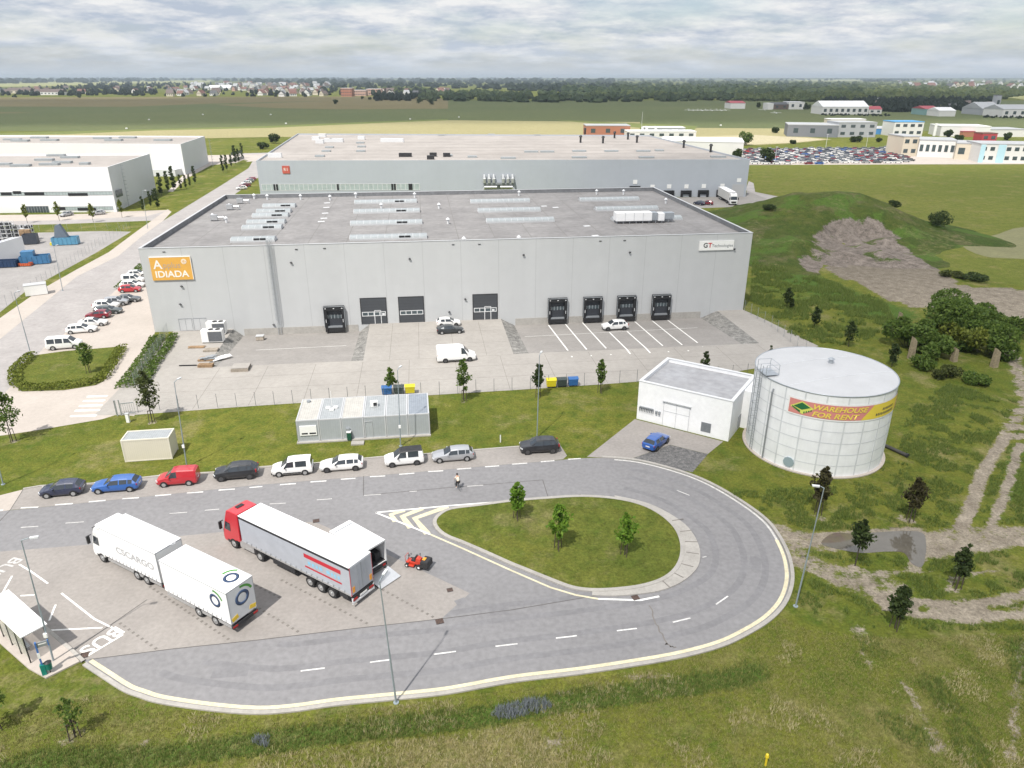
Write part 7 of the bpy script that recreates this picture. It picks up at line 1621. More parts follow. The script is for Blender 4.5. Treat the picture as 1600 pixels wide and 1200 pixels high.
# drains
for px, py, s in ((687, 971, .62), (494, 814, .62), (132, 1024, .6), (993, 934, .6), (905, 775, .5), (703, 922, .5), (567, 757, .0)):
    if s:
        p = G(px, py); t = thing('drain_grate', {687: 'dark drain grate where the pale paving meets the loop road', 494: 'dark drain grate on the road behind the red lorry', 132: 'rusty drain grate at the corner of the bus platform', 993: 'rusty drain grate at the front edge of the island apron', 905: 'drain grate at the back edge of the island', 703: 'small drain cover on the pale paving right of the tail lift'}[px], 'drain', Vector((p.x, p.y, .02)), .3)
        b = MB(); b.bbox(-s / 2, s / 2, -s / 2, s / 2, -.01, .005); b.build('frame', M['chassis'], t); b = MB()
        for i in range(5): x = -s / 2 + (i + .5) * s / 5; b.bbox(x - s / 14, x + s / 14, -s / 2 + .04, s / 2 - .04, .0055, .012)
        b.build('bars', mat('rusty_iron', (.11, .07, .055), .8, .2, .2, 3), t)

# ================================================================ trees and bushes
LEAF = dict(dark=leafmat('leaf_dark', (.032, .054, .017), (.080, .112, .032)), mid=leafmat('leaf_mid', (.060, .110, .020), (.165, .235, .046)), bright=leafmat('leaf_bright', (.085, .18, .018), (.21, .34, .040)),
            olive=leafmat('leaf_olive', (.045, .06, .018), (.12, .14, .04)), brown=leafmat('leaf_brown', (.050, .042, .022), (.105, .10, .038)), yel=leafmat('leaf_yellowish', (.10, .13, .018), (.25, .28, .05)))
def leaves(b, pts, size, jitter=.5):
    """one small bent leaf cluster (two triangles) at each point"""
    n = len(pts); a = rng.normal(size=(n, 3)); a /= np.linalg.norm(a, axis=1)[:, None] + 1e-9; q = rng.normal(size=(n, 3)); c = np.cross(a, q); c /= np.linalg.norm(c, axis=1)[:, None] + 1e-9
    s = size * (1 + jitter * rng.uniform(-1, 1, n))[:, None]; P = np.asarray(pts)
    v = np.stack([P - a * s, P + c * s * .55, P + a * s, P - c * s * .55], 1).reshape(-1, 3)
    o = len(b.v); b.v += [tuple(x) for x in v]
    b.f += [(o + 4 * i, o + 4 * i + 1, o + 4 * i + 2, o + 4 * i + 3) for i in range(n)]; b.mi += [0] * n; b.smooth += [False] * n
def crown_points(h0, h1, rad, n, shape='oval', clumps=9):
    """leaf positions gathered in clumps around limbs"""
    pts = []; cs = []
    for k in range(clumps):
        t = (k + .5) / clumps; z = h0 + (h1 - h0) * t
        r = rad * (math.sin(math.pi * min(1, .12 + .88 * t)) ** .7 if shape == 'oval' else (1 - t) ** .7 + .12 if shape == 'cone' else math.sqrt(max(.06, 1 - (2 * t - 1) ** 2)))
        for m in range(3 if shape != 'cone' else 2):
            a = k * 2.4 + m * 2.1 + rng.uniform(-.5, .5); q = r * rng.uniform(.25, .75); cs.append((q * math.cos(a), q * math.sin(a), z + rng.uniform(-.1, .1) * (h1 - h0), r * rng.uniform(.34, .62)))
    cs = np.array(cs); idx = rng.integers(0, len(cs), n); d = rng.normal(size=(n, 3)); d /= np.linalg.norm(d, axis=1)[:, None]; d *= (rng.random(n) ** .45)[:, None]
    return cs[idx, :3] + d * cs[idx, 3:4] * np.array([1, 1, .95]), cs
def young_tree(label, base, h, rad=None, leaf='dark', n=900, stakes=True, shape='oval', trunk=.34, size=.17, group='young staked trees', z0=0.0, tr=.045, guard=False, name='young_tree', cat='tree'):
    p = base if isinstance(base, Vector) else G(*base, z0); rad = (rad or h * .2) * 1.12; n = int(n * 1.15)
    t = thing(name, label, cat, Vector((p.x, p.y, z0)), random.uniform(0, 6.28), group)
    P, cs = crown_points(h * trunk, h, rad, n, shape); b = MB(); leaves(b, P, size); b.build('crown', LEAF[leaf], t)
    b = MB(); b.cyl((0, 0, -.05), (.02, 0, h * .5), tr * 1.3, tr, 7); b.cyl((.02, 0, h * .5), (0, .02, h * .93), tr, tr * .25, 6)
    for c in cs[::3]: b.cyl((0, 0, max(h * trunk * .8, c[2] - .35 * h * .4)), tuple(c[:3]), tr * .45, tr * .15, 5, cap=False)
    b.build('trunk', M['bark'], t)
    if stakes:
        q = .38; hs = min(1.75, h * .42)
        for k in range(3): a = k * 2.094 + .4; b = MB(); b.cyl((q * math.cos(a), q * math.sin(a), -.05), (q * .8 * math.cos(a), q * .8 * math.sin(a), hs), .04, n=6); b.build('stake', M['stake'], t)
        b = MB()
        for k in range(3): a, c = k * 2.094 + .4, (k + 1) * 2.094 + .4; b.cyl((q * .82 * math.cos(a), q * .82 * math.sin(a), hs - .12), (q * .82 * math.cos(c), q * .82 * math.sin(c), hs - .12), .03, n=5)
        b.build('cross_bar', M['stake'], t)
    return t
T = young_tree
T('young staked tree on the lawn at the far left edge, nearest the entrance road', (20, 690), 6.4, 1.5, 'mid', 800, group='young staked trees')
T('young staked tree on the lawn at the left end of the yard fence', (238, 660), 6.8, 1.35, 'olive', 1100)
T('young staked tree inside the hedged lawn by the white minibus', (140, 583), 4.6, 1.15, 'mid', 700)
T('slim young tree behind the grey cabins', (612, 614), 4.0, .85, 'mid', 800, shape='cone', trunk=.22)
T('slim young staked tree in front of the white panel van', (725, 627), 5.9, .95, 'mid', 850, shape='oval')
T('slim young staked tree left of the yellow waste container', (841, 622), 5.0, .85, 'dark', 800)
T('slim young staked tree right of the blue waste container', (938, 614), 4.9, .75, 'mid', 700)
T('slim young tree just behind the roof of the pump house', (1100, 592), 4.3, .85, 'dark', 700, shape='cone', trunk=.2)
T('slim dark tree tip showing behind the round tank', (1199, 584), 4.2, .7, 'dark', 600, shape='cone', trunk=.2)
T('bright green staked tree at the back left of the island', (808, 811), 3.9, .85, 'bright', 800, z0=.1)
T('bright green staked tree in the middle of the island, tallest of three', (872, 858), 5.0, .95, 'bright', 800, z0=.1)
T('bright green sparse staked tree at the right of the island', (976, 867), 4.2, .95, 'bright', 520, z0=.1)
T('dark reddish staked tree right in front of the round tank', (1277, 805), 5.4, 1.0, 'brown', 900)
T('dark staked tree on the grass right of the round tank', (1421, 815), 4.9, .95, 'brown', 800)
T('round headed young tree standing at the puddle', (1336, 884), 4.6, .85, 'dark', 800, stakes=False, trunk=.5)
T('dark slim staked tree between the two dirt tracks', (1494, 920), 4.3, .7, 'dark', 800)
T('dark staked tree nearest the camera on the right, below the dirt track', (1398, 982), 4.0, .75, 'dark', 900)
T('small sparse staked tree at the bottom left of the photo', (118, 1152), 3.3, .75, 'mid', 200, size=.14)
T('staked tree cut off by the left edge at the bottom', (-6, 1142), 4.2, .9, 'mid', 300)
for px, py, h, lab in ((1229, 482, 3.8, 'small dark tree at the foot of the mound, nearest the warehouse'), (1272, 512, 3.6, 'small dark tree at the foot of the mound, second from the warehouse'), (1325, 542, 4.2, 'small dark tree on the slope above the round tank'), (1393, 573, 3.6, 'small dark tree just right above the tank roof, left of the bushes'), (1236, 483, 1.8, 'low dark sapling beside the small tree at the mound')):
    T(lab, (px, py), h, h * .23, 'dark', 450, stakes=False, trunk=.3, group='small trees below the mound', size=.2)
# trees by the left halls: slim columns along the verge
cols_ = [(263, 343), (270, 352), (285, 337), (237, 338), (247, 346), (302, 324), (310, 327), (293, 329), (276, 328), (320, 318), (339, 312), (256, 335)]
cols_ = [(247, 327, 7.0), (224, 330, 5.0), (236, 324, 5.5), (253, 306, 8.5), (263, 300, 8.0), (272, 298, 9.5), (283, 297, 6.0), (291, 295, 5.5), (297, 292, 5.0), (305, 288, 7.5), (241, 316, 4.5)]
proto = None
for i, (px, py, h) in enumerate(cols_):
    if proto is None: proto = T('slim columnar tree on the grass verge by the end walls of the white halls', (px, py), 7.0, .75, 'dark', 450, stakes=False, shape='oval', trunk=.16, size=.26, group='columnar trees by the white halls', name='columnar_tree')
    else: dup(proto, G(px, py), random.uniform(0, 6), scale=h / 7.0)
for i, (px, py, h) in enumerate([(349, 270, 8), (355, 267, 7.5), (362, 261, 6), (368, 257, 9.5), (373, 254, 7), (379, 247, 8)]):
    dup(proto, G(px, py), random.uniform(0, 6), 'slim columnar tree on the grass strip in the middle of the far street junction', 'columnar trees in the street junction', scale=h / 7.0)
poly_sheet('street_island', [(330, 281), (346, 276), (375, 258), (388, 251), (380, 250), (350, 262), (338, 272)], .03, M['lawn'])
for px, py, h, lab in ((43, 348.5, 5.5, 'thin young tree in front of the entrance of the nearer white hall'), (93, 345, 5.5, 'thin young tree between the entrance and the parked silver hatchback'), (146, 347.5, 5.5, 'thin young tree between the two silver cars'), (191, 340, 5.5, 'leafy young tree at the corner of the nearer white hall')):
    T(lab, (px, py), h, .9, 'yel', 350, stakes=False, trunk=.35, size=.24, group='young trees in front of the nearer white hall')
# bushes
def bush(label, base, r, h, leaf='mid', n=1500, group=None, size=.22, name='bush', z=0.0, blobs=7, cat='bush'):
    p = base if isinstance(base, Vector) else G(*base); t = thing(name, label, cat, Vector((p.x, p.y, z)), 0, group); cs = []
    for k in range(blobs):
        a = rng.uniform(0, 6.28); q = r * math.sqrt(rng.uniform(0, 1)) * .72; cs.append((q * math.cos(a), q * math.sin(a), h * rng.uniform(.25, .72), r * rng.uniform(.28, .5)))
    cs = np.array(cs); idx = rng.integers(0, len(cs), n); d = rng.normal(size=(n, 3)); d /= np.linalg.norm(d, axis=1)[:, None]; d *= (.55 + .45 * rng.random(n) ** .6)[:, None]
    P = cs[idx, :3] + d * cs[idx, 3:4] * np.array([1, 1, min(1.0, h / r * .8)]); P[:, 2] = np.clip(P[:, 2], .02, None)
    b = MB(); leaves(b, P, size); b.build('foliage', LEAF[leaf], t)
    b = MB()
    for c in cs: b.cyl((c[0] * .3, c[1] * .3, -.05), tuple(c[:3]), .05, .02, 5)
    b.build('stems', M['bark'], t); return t
BG = 'bushes among the concrete posts'
for px, py, r, h, lf, lab in ((1470, 520, 7.5, 6.6, 'mid', 'largest rounded bush at the back of the thicket by the sand road'), (1418, 540, 4.6, 4.6, 'mid', 'green bush at the left front of the thicket behind a concrete post'), (1540, 551, 5.0, 5.2, 'mid', 'big green bush at the right of the thicket behind the right concrete post'), (1500, 546, 3.6, 4.6, 'yel', 'yellowish green bush in the middle of the thicket'), (1458, 558, 3.6, 3.8, 'mid', 'dark green bush between the left and middle concrete posts'), (1545, 522, 5.4, 4.6, 'mid', 'dark bush at the back right of the thicket'), (1395, 522, 2.2, 1.8, 'olive', 'low bush at the left end of the thicket'), (1515, 512, 5.4, 4.6, 'mid', 'dark bush behind the yellowish one in the thicket')):
    bush(lab, (px, py), r, h, lf, int(2600 * (r / 3.5) ** 1.4), BG, .27)
for px, py, r, h, lf, lab in ((1441, 576, 1.9, 2.2, 'mid', 'small round bush in front of the left concrete post'), (1478, 590, 2.4, 1.9, 'olive', 'low olive bush in front of the thicket, left one'), (1522, 598, 2.4, 1.5, 'mid', 'low dark bush in front of the thicket, right one'), (1460, 364, 5.0, 4.6, 'dark', 'dark round bush alone on the meadow right of the mound'), (1490, 434, 3.0, 1.4, 'olive', 'low flowering bush at the right foot of the sand face'), (1395, 329, 2.2, 1.8, 'dark', 'small dark bush on the right shoulder of the mound'), (1522, 438, 3.2, 1.3, 'dark', 'low dark bush right of the flowering one along the track'), (1200, 330, 2.4, 1.6, 'dark', 'dark bush at the left foot of the mound behind the warehouse')):
    p = G(px, py); 
    if px in (1395, 1200): p = G(px, py, 5.0)
    bush(lab, Vector((p.x, p.y, 0)), r, h, lf, int(900 * (r / 2)), None, .2, z=max(0.0, mz(p.x, p.y) - .2))
# hedges
def hedge(label, pts, w, h, leaf, dens=60, closed=False, name='hedge', size=.17):
    P = [G(*p) for p in pts]; t = thing(name, label, 'hedge', P[0]); pt = []
    seg = list(zip(P, P[1:] + ([P[0]] if closed else [])))
    if not closed: seg = seg[:len(P) - 1]
    for a, c in seg:
        L_ = (c - a).length; n = int(L_ * dens); d = (c - a).normalized(); nn = Vector((-d.y, d.x, 0))
        u = rng.random(n); x = rng.uniform(-1, 1, n); hz = h * (1 - .35 * x * x) * (.75 + .25 * np.sin(u * L_ * 1.7 + x) ** 2); z = hz * np.where(rng.random(n) < .6, rng.uniform(.82, 1.02, n), rng.uniform(.1, 1, n))
        q = np.array(a - P[0])[None, :] + np.outer(u * L_, np.array(d)) + np.outer(x * w / 2, np.array(nn)); q[:, 2] = z; pt.append(q)
    b = MB(); leaves(b, np.concatenate(pt), size); b.build('foliage', LEAF[leaf], t); b = MB()
    for a, c in seg:
        n = max(2, int((c - a).length / 1.2))
        for i in range(n): q = a.lerp(c, (i + .5) / n) - P[0]; b.cyl((q.x, q.y, -.05), (q.x, q.y, h * .7), .04, .02, 5)
    b.build('stems', M['bark'], t)
hedge('yellowish green clipped hedge round the lawn beside the white minibus', [(52, 556), (24, 580), (24, 600), (40, 609), (100, 606), (152, 598), (164, 590), (192, 545)], 1.7, 1.0, 'yel', 75)
hedge('dark green hedge strip on the left of the steel mesh fence at the warehouse corner', [(247, 528), (232, 555), (215, 580), (194, 607)], 2.4, .8, 'mid', 110)
hedge('dark green hedge strip on the right of the steel mesh fence at the warehouse corner', [(272, 526), (262, 545), (245, 568), (226, 600)], 1.4, .9, 'mid', 80)
hedge('low hedge between the left car park and the street', [(186, 452), (200, 438), (214, 426), (222, 416)], 1.8, .9, 'mid', 50)
# big trees by the car lot
for px, py, h, r, lab in ((1165, 227, 9.6, 5.0, 'large round green tree alone at the straw field beyond the bluish warehouse'), (1197, 256, 8.5, 4.2, 'dark round tree at the left end of the crowded car lot'), (1151, 247, 5.0, 2.8, 'dark round tree at the back right corner of the white building'), (1140, 243, 3.5, 2.2, 'low dark bush against the white long building'), (1336, 222, 4.5, 4.2, 'dark spreading bush between the grey office and the car lot'), (1212, 208, 4.2, 3.2, 'dark bush at the left end of the grey hall in the business park'), (429, 224, 6.5, 4.0, 'dark round tree beside the back left corner of the bluish warehouse'), (411, 233, 4.0, 3.6, 'low dark bush beside the bluish warehouse by the street'), (1238, 225, 2.6, 1.8, 'tiny dark bush on the grass left of the car lot'), (1373, 222, 3.0, 2.0, 'small grey green bush below the blue shed')):
    bush(lab, (px, py), r, h, 'mid' if px == 1165 else 'dark', 900, None, .55, 'round_tree' if h > 4.4 else 'bush', blobs=12, cat='tree' if h > 4.4 else 'bush')
# ---- long grass in the foreground and at the bases: one mass nobody could count
def tufts(name, poly, n, hmin, hmax, m, keep=None, w=.022):
    P = [G(*p) for p in poly]; xs = [p.x for p in P]; ys = [p.y for p in P]; X = rng.uniform(min(xs), max(xs), n * 3); Y = rng.uniform(min(ys), max(ys), n * 3); k = inpoly(X, Y, P)
    if keep is not None: k &= keep(X, Y)
    X, Y = X[k][:n], Y[k][:n]; n = len(X); nb = 4; X = np.repeat(X, nb) + rng.normal(0, .06, n * nb); Y = np.repeat(Y, nb) + rng.normal(0, .06, n * nb); n = len(X)
    h = rng.uniform(hmin, hmax, n) * (.6 + .8 * fbm(X, Y, 2.5, 31)); a = rng.uniform(0, 6.28, n); q = rng.uniform(0, 6.28, n); l = h * rng.uniform(.1, .55, n)
    dx, dy = np.cos(a) * w, np.sin(a) * w; z0 = np.zeros(n)
    v = np.stack([np.stack([X - dx, Y - dy, z0], 1), np.stack([X + dx, Y + dy, z0], 1), np.stack([X + np.cos(q) * l, Y + np.sin(q) * l, h], 1)], 1).reshape(-1, 3)
    me = bpy.data.meshes.new(name); me.vertices.add(n * 3); me.vertices.foreach_set('co', v.ravel()); me.loops.add(n * 3); me.loops.foreach_set('vertex_index', np.arange(n * 3)); me.polygons.add(n); me.polygons.foreach_set('loop_start', np.arange(n) * 3); me.polygons.foreach_set('loop_total', np.full(n, 3)); me.update(calc_edges=True); me.materials.append(m)
    o = bpy.data.objects.new(name, me); C.objects.link(o); return stuff(o)
gA = leafmat('grass_blades', (.22, .235, .065), (.46, .42, .18)); gB = leafmat('tall_grass_blades', (.11, .17, .035), (.25, .30, .085)); gC = leafmat('dry_grass_blades', (.40, .36, .17), (.70, .62, .40)); gD = leafmat('lupin_spikes', (.20, .23, .24), (.36, .38, .42))
foot = [(-40, 1205), (-40, 1130), (150, 1085), (230, 1105), (400, 1124), (617, 1104), (800, 1078), (1025, 1045), (1165, 1004), (1225, 965), (1260, 985), (1420, 1000), (1640, 985), (1640, 1205)]
tufts('meadow_grass', foot, 30000, .06, .2, gA)
tufts('tall_grass', foot, 11000, .2, .5, gB, lambda X, Y: (np.minimum.reduce([distline(X, Y, gpts(l)) for l, w, k in TALL_LINES[:6]]) < .75 + .5 * fbm(X, Y, 1.2, 4)))
tufts('dry_grass', foot, 8500, .12, .36, gC, lambda X, Y: (inpoly(X, Y, gpts(DRY_POLY)) | (fbm(X, Y, 3.0, 77) > .62)))
tufts('lupins', [(768, 1120), (782, 1104), (820, 1096), (855, 1094), (862, 1108), (830, 1116), (790, 1126)], 260, .3, .62, gD, None, .035)
tufts('lupins', [(392, 1162), (400, 1150), (420, 1152), (418, 1168)], 70, .25, .5, gD, None, .03)
tufts('rough_grass', [(1172, 470), (1176, 400), (1240, 425), (1300, 440), (1380, 470), (1400, 500), (1360, 530), (1290, 545), (1230, 520)], 9000, .2, .8, gB, lambda X, Y: fbm(X, Y, 3.5, 17) > .46, .05)
tufts('rough_grass', [(1140, 770), (1200, 815), (1230, 845), (1245, 930), (1270, 985), (1640, 985), (1640, 640), (1480, 600), (1420, 640), (1400, 720), (1300, 760)], 30000, .12, .45, gB, lambda X, Y: (cover(X, Y)[0] < .25) & (fbm(X, Y, 2.2, 91) > .5) & ~inpoly(X, Y, offset_line(pud, .4, True)) & ~inpoly(X, Y, offset_line(pud, -.4, True)), .03)
# ================================================================ far away: business park, airfield, village, woods, clouds, haze
def house_mat(n, c): return mat('far_' + n, c, .7, 0, .05, .05)
FW = dict(white=house_mat('white', (.66, .65, .63)), cream=house_mat('cream', (.56, .50, .40)), grey=house_mat('grey', (.36, .37, .39)), dgrey=house_mat('dark_grey', (.17, .18, .20)), brick=house_mat('brick', (.36, .15, .09)), blue=house_mat('blue', (.06, .22, .46)), teal=house_mat('teal', (.20, .34, .33)), ltblue=house_mat('light_blue', (.42, .62, .70)), brown=house_mat('brown', (.12, .085, .07)), red=house_mat('red', (.40, .05, .06)), pink=house_mat('pinkish', (.48, .30, .24)))
RF = dict(red=house_mat('red_roof', (.17, .085, .068)), brown=house_mat('brown_roof', (.125, .095, .085)), dark=house_mat('dark_roof', (.075, .078, .085)), white=house_mat('white_roof', (.68, .68, .68)), grey=house_mat('grey_roof', (.36, .37, .38)), crimson=house_mat('crimson_roof', (.34, .07, .085)), blue=house_mat('blue_roof', (.08, .28, .52)))
def block(name, label, x0, x1, yb, yt, depth, wall, roof, cat='building', gable=0.0, windows=0, group=None, skew=0.0, flat=True, rows=1, bands=()):
    """building whose front stands on row yb from column x0 to x1 and rises to row yt"""
    a, c = G(x0, yb), G(x1, yb + skew); L_ = (c - a).length; h = HT((x0 + x1) / 2, yb + skew / 2, yt); t = thing(name, label, cat, a, math.atan2((c - a).y, (c - a).x), group)
    hw = h if not gable else h * (1 - gable); b = MB(); b.bbox(0, L_, 0, depth, -.2, hw)
    b.build('wall', FW[wall], t)
    b = MB()
    if gable:
        o = .3; b.add([(-o, -o, hw), (L_ + o, -o, hw), (L_ + o, depth + o, hw), (-o, depth + o, hw), (-o, depth / 2, h), (L_ + o, depth / 2, h)], [(0, 1, 5, 4), (2, 3, 4, 5), (1, 2, 5), (3, 0, 4), (0, 3, 2, 1)])
    else: b.bbox(-.15, L_ + .15, -.15, depth + .15, hw + .01, hw + .5)
    b.build('roof', RF[roof], t)
    for q0, q1 in bands: MB().bbox(L_ * q0, L_ * q1, -.25, -.11, 0, hw).build('colour_band', FW['ltblue'], t)
    if windows:
        for r in range(rows):
            for i in range(windows):
                w = MB(); x = (i + .5) * L_ / windows; ww = min(L_ / windows * .55, 3.2); zc = hw * ((r + .55) / rows); w.bbox(x - ww / 2, x + ww / 2, -.1, 0, zc - hw / rows * .2, zc + hw / rows * .2); w.build('window', M['pane'], t)
    return t
block('hall', 'grey hall of the business park behind the car lot', 1229, 1308, 213.5, 196, 30, 'dgrey', 'grey', windows=3, skew=1.5)
block('office_building', 'grey office building with white ground floor right of the grey hall', 1308, 1367, 214.5, 192, 22, 'grey', 'grey', windows=4, rows=2)
block('roof_block', 'pale upper block behind the grey hall of the business park', 1296, 1350, 205, 187, 14, 'cream', 'white', windows=3)
block('shed', 'blue shed between the grey office and the white building with blue roof edge', 1368, 1393, 210, 198, 18, 'blue', 'grey', 'shed', .25)
block('office_building', 'white building with a blue roof edge in the business park', 1394, 1440, 213, 191, 18, 'white', 'blue', windows=4, rows=2)
block('hall', 'long low white hall behind the pale offices', 1468, 1545, 213, 198, 25, 'white', 'white', 'hall', skew=1)
block('hall', 'second low white hall at the right edge behind the red kiosk', 1545, 1605, 214, 203, 25, 'white', 'grey', 'hall')
block('kiosk', 'bright red kiosk building behind the pale offices', 1533, 1556, 222, 209, 10, 'red', 'red', windows=2); block('shed', 'brick red low shed left of the red kiosk', 1503, 1522, 214, 206, 10, 'brick', 'crimson', 'shed')
block('office_building', 'pale office building right of the car lot, left part with black windows', 1432, 1490, 245, 220, 22, 'white', 'grey', windows=6, rows=1, skew=2.0)
block('corner_tower', 'pale corner block at the left end of the offices with blue signs', 1407, 1431, 244, 214, 18, 'cream', 'grey', windows=2, rows=2)
block('office_building', 'pale office section with a blue band between two parts of the offices', 1490, 1527, 249, 225, 20, 'cream', 'grey', windows=2, skew=1.5, bands=((.86, 1),))
block('office_building', 'long pale and light blue office building at the right edge', 1527, 1680, 254, 227, 20, 'white', 'grey', windows=12, rows=2, skew=3, bands=((0, .05), (.18, .26)))
for k, (px, py) in enumerate(((1517, 249), (1529, 249), (1541, 250))):
    p = G(px, py); t = thing('marquee', 'white peaked marquee in front of the pale offices, %s of three' % ('left', 'middle', 'right')[k], 'tent', p); b = MB(); n = 10; b.add([(4.0 * math.cos(6.283 * i / n), 4.0 * math.sin(6.283 * i / n), 2.6) for i in range(n)] + [(0, 0, 5.2)], [(i, (i + 1) % n, n) for i in range(n)]); b.build('canopy', M['tarp'], t); b = MB()
    for i in range(0, n, 2): b.cyl((3.8 * math.cos(6.283 * i / n), 3.8 * math.sin(6.283 * i / n), 0), (3.8 * math.cos(6.283 * i / n), 3.8 * math.sin(6.283 * i / n), 2.6), .08, n=5)
    b.build('pole', M['frame'], t)
# behind the bluish warehouse
block('brick_house', 'flat orange brick building behind the bluish warehouse', 915, 984, 213, 197, 20, 'brick', 'grey', windows=3)
block('hall', 'white low building with dark windows behind the bluish warehouse', 980, 1087, 216, 206, 16, 'white', 'white', windows=7)
block('hall', 'white hall with grey upper floor beside the flagpoles behind the bluish warehouse', 1008, 1070, 208, 200, 14, 'grey', 'white', windows=4)
block('hall', 'long white flat hall standing right behind the bluish warehouse', 1030, 1160, 241, 222, 30, 'white', 'white', skew=3)
for px in (1001.5, 1008, 1022):
    p = G(px, 214); t = thing('flagpole', {1001.5: 'tall white flagpole behind the bluish warehouse', 1008: 'second white flagpole behind the bluish warehouse', 1022: 'third shorter white flagpole behind the bluish warehouse'}[px], 'flagpole', p); b = MB(); b.cyl((0, 0, 0), (0, 0, 17 if px < 1003 else 8), .12, .06, 6); b.build('pole', M['frame'], t); b = MB(); b.bbox(0, 1.4, -.02, .02, 4, 7); b.build('flag', M['pinkflag'] if 'pinkflag' in M else FW['white'], t)
# airfield
block('hangar', 'white hangar with a crimson roof, leftmost on the airfield', 1141, 1164, 170, 158, 30, 'white', 'crimson', 'hangar', .25)
block('hangar', 'dark brown timber hangar on the airfield', 1208, 1231, 171, 160, 25, 'brown', 'dark', 'hangar', .3, 2); block('hangar', 'small white hangar left of the dark brown one', 1199, 1208, 171, 162, 20, 'white', 'white', 'hangar')
block('hangar', 'low white hangar between the brown hangar and the big white one', 1232, 1256, 171, 160, 25, 'white', 'white', 'hangar', 0, 2); block('hangar', 'big white hangar with rows of windows on the airfield', 1284, 1356, 179, 158, 34, 'white', 'white', 'hangar', .42, 8)
block('clubhouse', 'white clubhouse with a crimson roof right of the big white hangar', 1357, 1377, 178, 166, 14, 'white', 'crimson', 'building', .4, 2); block('hangar', 'hangar with teal doors and a crimson roof on the airfield', 1444, 1466, 180, 166, 30, 'teal', 'crimson', 'hangar', .3); block('hangar', 'white arched hangar joined to the teal one', 1466, 1492, 182, 168, 25, 'white', 'white', 'hangar', .35)
block('hangar', 'large grey hangar with a sloping front at the right edge of the airfield', 1533, 1564, 180, 160, 40, 'grey', 'grey', 'hangar', .5, 3); block('hangar', 'grey hall with white windows at the right edge of the airfield', 1565, 1640, 183, 164, 35, 'white', 'grey', 'hangar', .35, 6); block('control_tower', 'grey control tower above the airfield hangar at the right', 1552, 1559, 178, 149, 8, 'grey', 'dark', 'tower', 0, 1)
def glider(px, py, label, group, s=1.0):
    p = G(px, py); t = thing('glider', label, 'plane', p, random.uniform(-.3, .3), group); b = MB(); b.bbox(-6.5 * s, 6.5 * s, -.5, .5, 1.2, 1.4); b.build('wing', M['tarp'], t); b = MB(); b.cyl((0, -2 * s, 1.0), (0, 4.5 * s, 1.1), .55, .2, 8); b.ell((0, -2 * s, 1.0), (.55, 1.2, .55)); b.build('fuselage', M['tarp'], t); b = MB(); b.bbox(-.06, .06, 3.9 * s, 4.6 * s, 1.1, 2.6); b.bbox(-1.5, 1.5, 4.0 * s, 4.5 * s, 2.5, 2.6); b.build('tail', M['tarp'], t); return t
for i, px in enumerate((1076, 1083, 1090, 1097, 1104, 1112, 1120, 1127, 1134)): glider(px, 173.5 + (i % 2) * .6, 'small white plane in the row parked on the grass left of the crimson roofed hangar', 'planes parked in a row on the airfield', .8)
glider(1212, 178, 'white plane alone on the grass in front of the brown hangar', None); glider(1195, 173, 'white plane at the left of the small white hangar', None, 1.3)
# ---- the car lot
def tiny_car(col):
    b = MB(); b.bbox(-2.1, 2.1, -.86, .86, .25, .88); b.add([(-1.2, -.82, .88), (1.75, -.82, .88), (1.75, .82, .88), (-1.2, .82, .88), (-.6, -.66, 1.43), (1.25, -.66, 1.43), (1.25, .66, 1.43), (-.6, .66, 1.43)], [(4, 5, 6, 7)], 0); b.add([(-1.2, -.82, .88), (1.75, -.82, .88), (1.75, .82, .88), (-1.2, .82, .88), (-.6, -.66, 1.43), (1.25, -.66, 1.43), (1.25, .66, 1.43), (-.6, .66, 1.43)], [(0, 1, 5, 4), (1, 2, 6, 5), (2, 3, 7, 6), (3, 0, 4, 7)], 1)
    for x in (-1.3, 1.3):
        for y in (-.8, .8): b.cyl((x, y - .08, .31), (x, y + .08, .31), .31, n=8, mi=2)
    return b.mesh('lot_car', [PAINT[col], M['glass'], M['tyre']])
LOTC = {c: tiny_car(c) for c in ('white', 'silver', 'grey', 'navy', 'maroon', 'red', 'blue', 'black')}
NAMEC = dict(white='white', silver='silver', grey='grey', navy='dark blue', maroon='dark red', red='bright red', blue='bright blue', black='black')
lot = [G(1162, 234), G(1372, 233), G(1390, 229), G(1412, 232), G(1400, 243), G(1425, 249), G(1425, 256.3), G(1160, 257.2)]
nc = 0; r0 = random.Random(5); y = min(p.y for p in lot) + 1.4
while y < max(p.y for p in lot):
    x = min(p.x for p in lot) + r0.uniform(0, 2)
    while x < max(p.x for p in lot):
        if nc < 295 and inpoly(np.array([x]), np.array([y]), lot)[0] and r0.random() < .96:
            c = r0.choices(list(LOTC), (46, 14, 5, 7, 13, 7, 6, 3))[0]
            o = bpy.data.objects.new('parked_car', LOTC[c]); C.objects.link(o); o.location = (x + r0.uniform(-.2, .2), y, .07); o.rotation_euler[2] = r0.choice((0, math.pi)) + r0.uniform(-.05, .05)
            tag(o, '%s car packed among many in the crowded car lot beside the pale offices' % NAMEC[c], 'car', 'cars in the crowded car lot'); nc += 1
        x += 5.3
    y += 4.9 if y < 400 else 5.6
for px, py, lab in ((1290, 232, 'slim white lamp mast at the back of the car lot, left one'), (1353, 231, 'slim white lamp mast at the back of the car lot, right one'), (1210.5, 256, 'slim white lamp mast beside the dark tree at the car lot')):
    p = G(px, py); t = thing('lamp_mast', lab, 'lamp mast', p); b = MB(); b.cyl((0, 0, 0), (0, 0, 8), .12, .08, 6); b.build('pole', M['frame'], t); b = MB(); b.box(0, 0, 8.05, 1.2, .3, .15); b.build('luminaire', M['frame'], t)
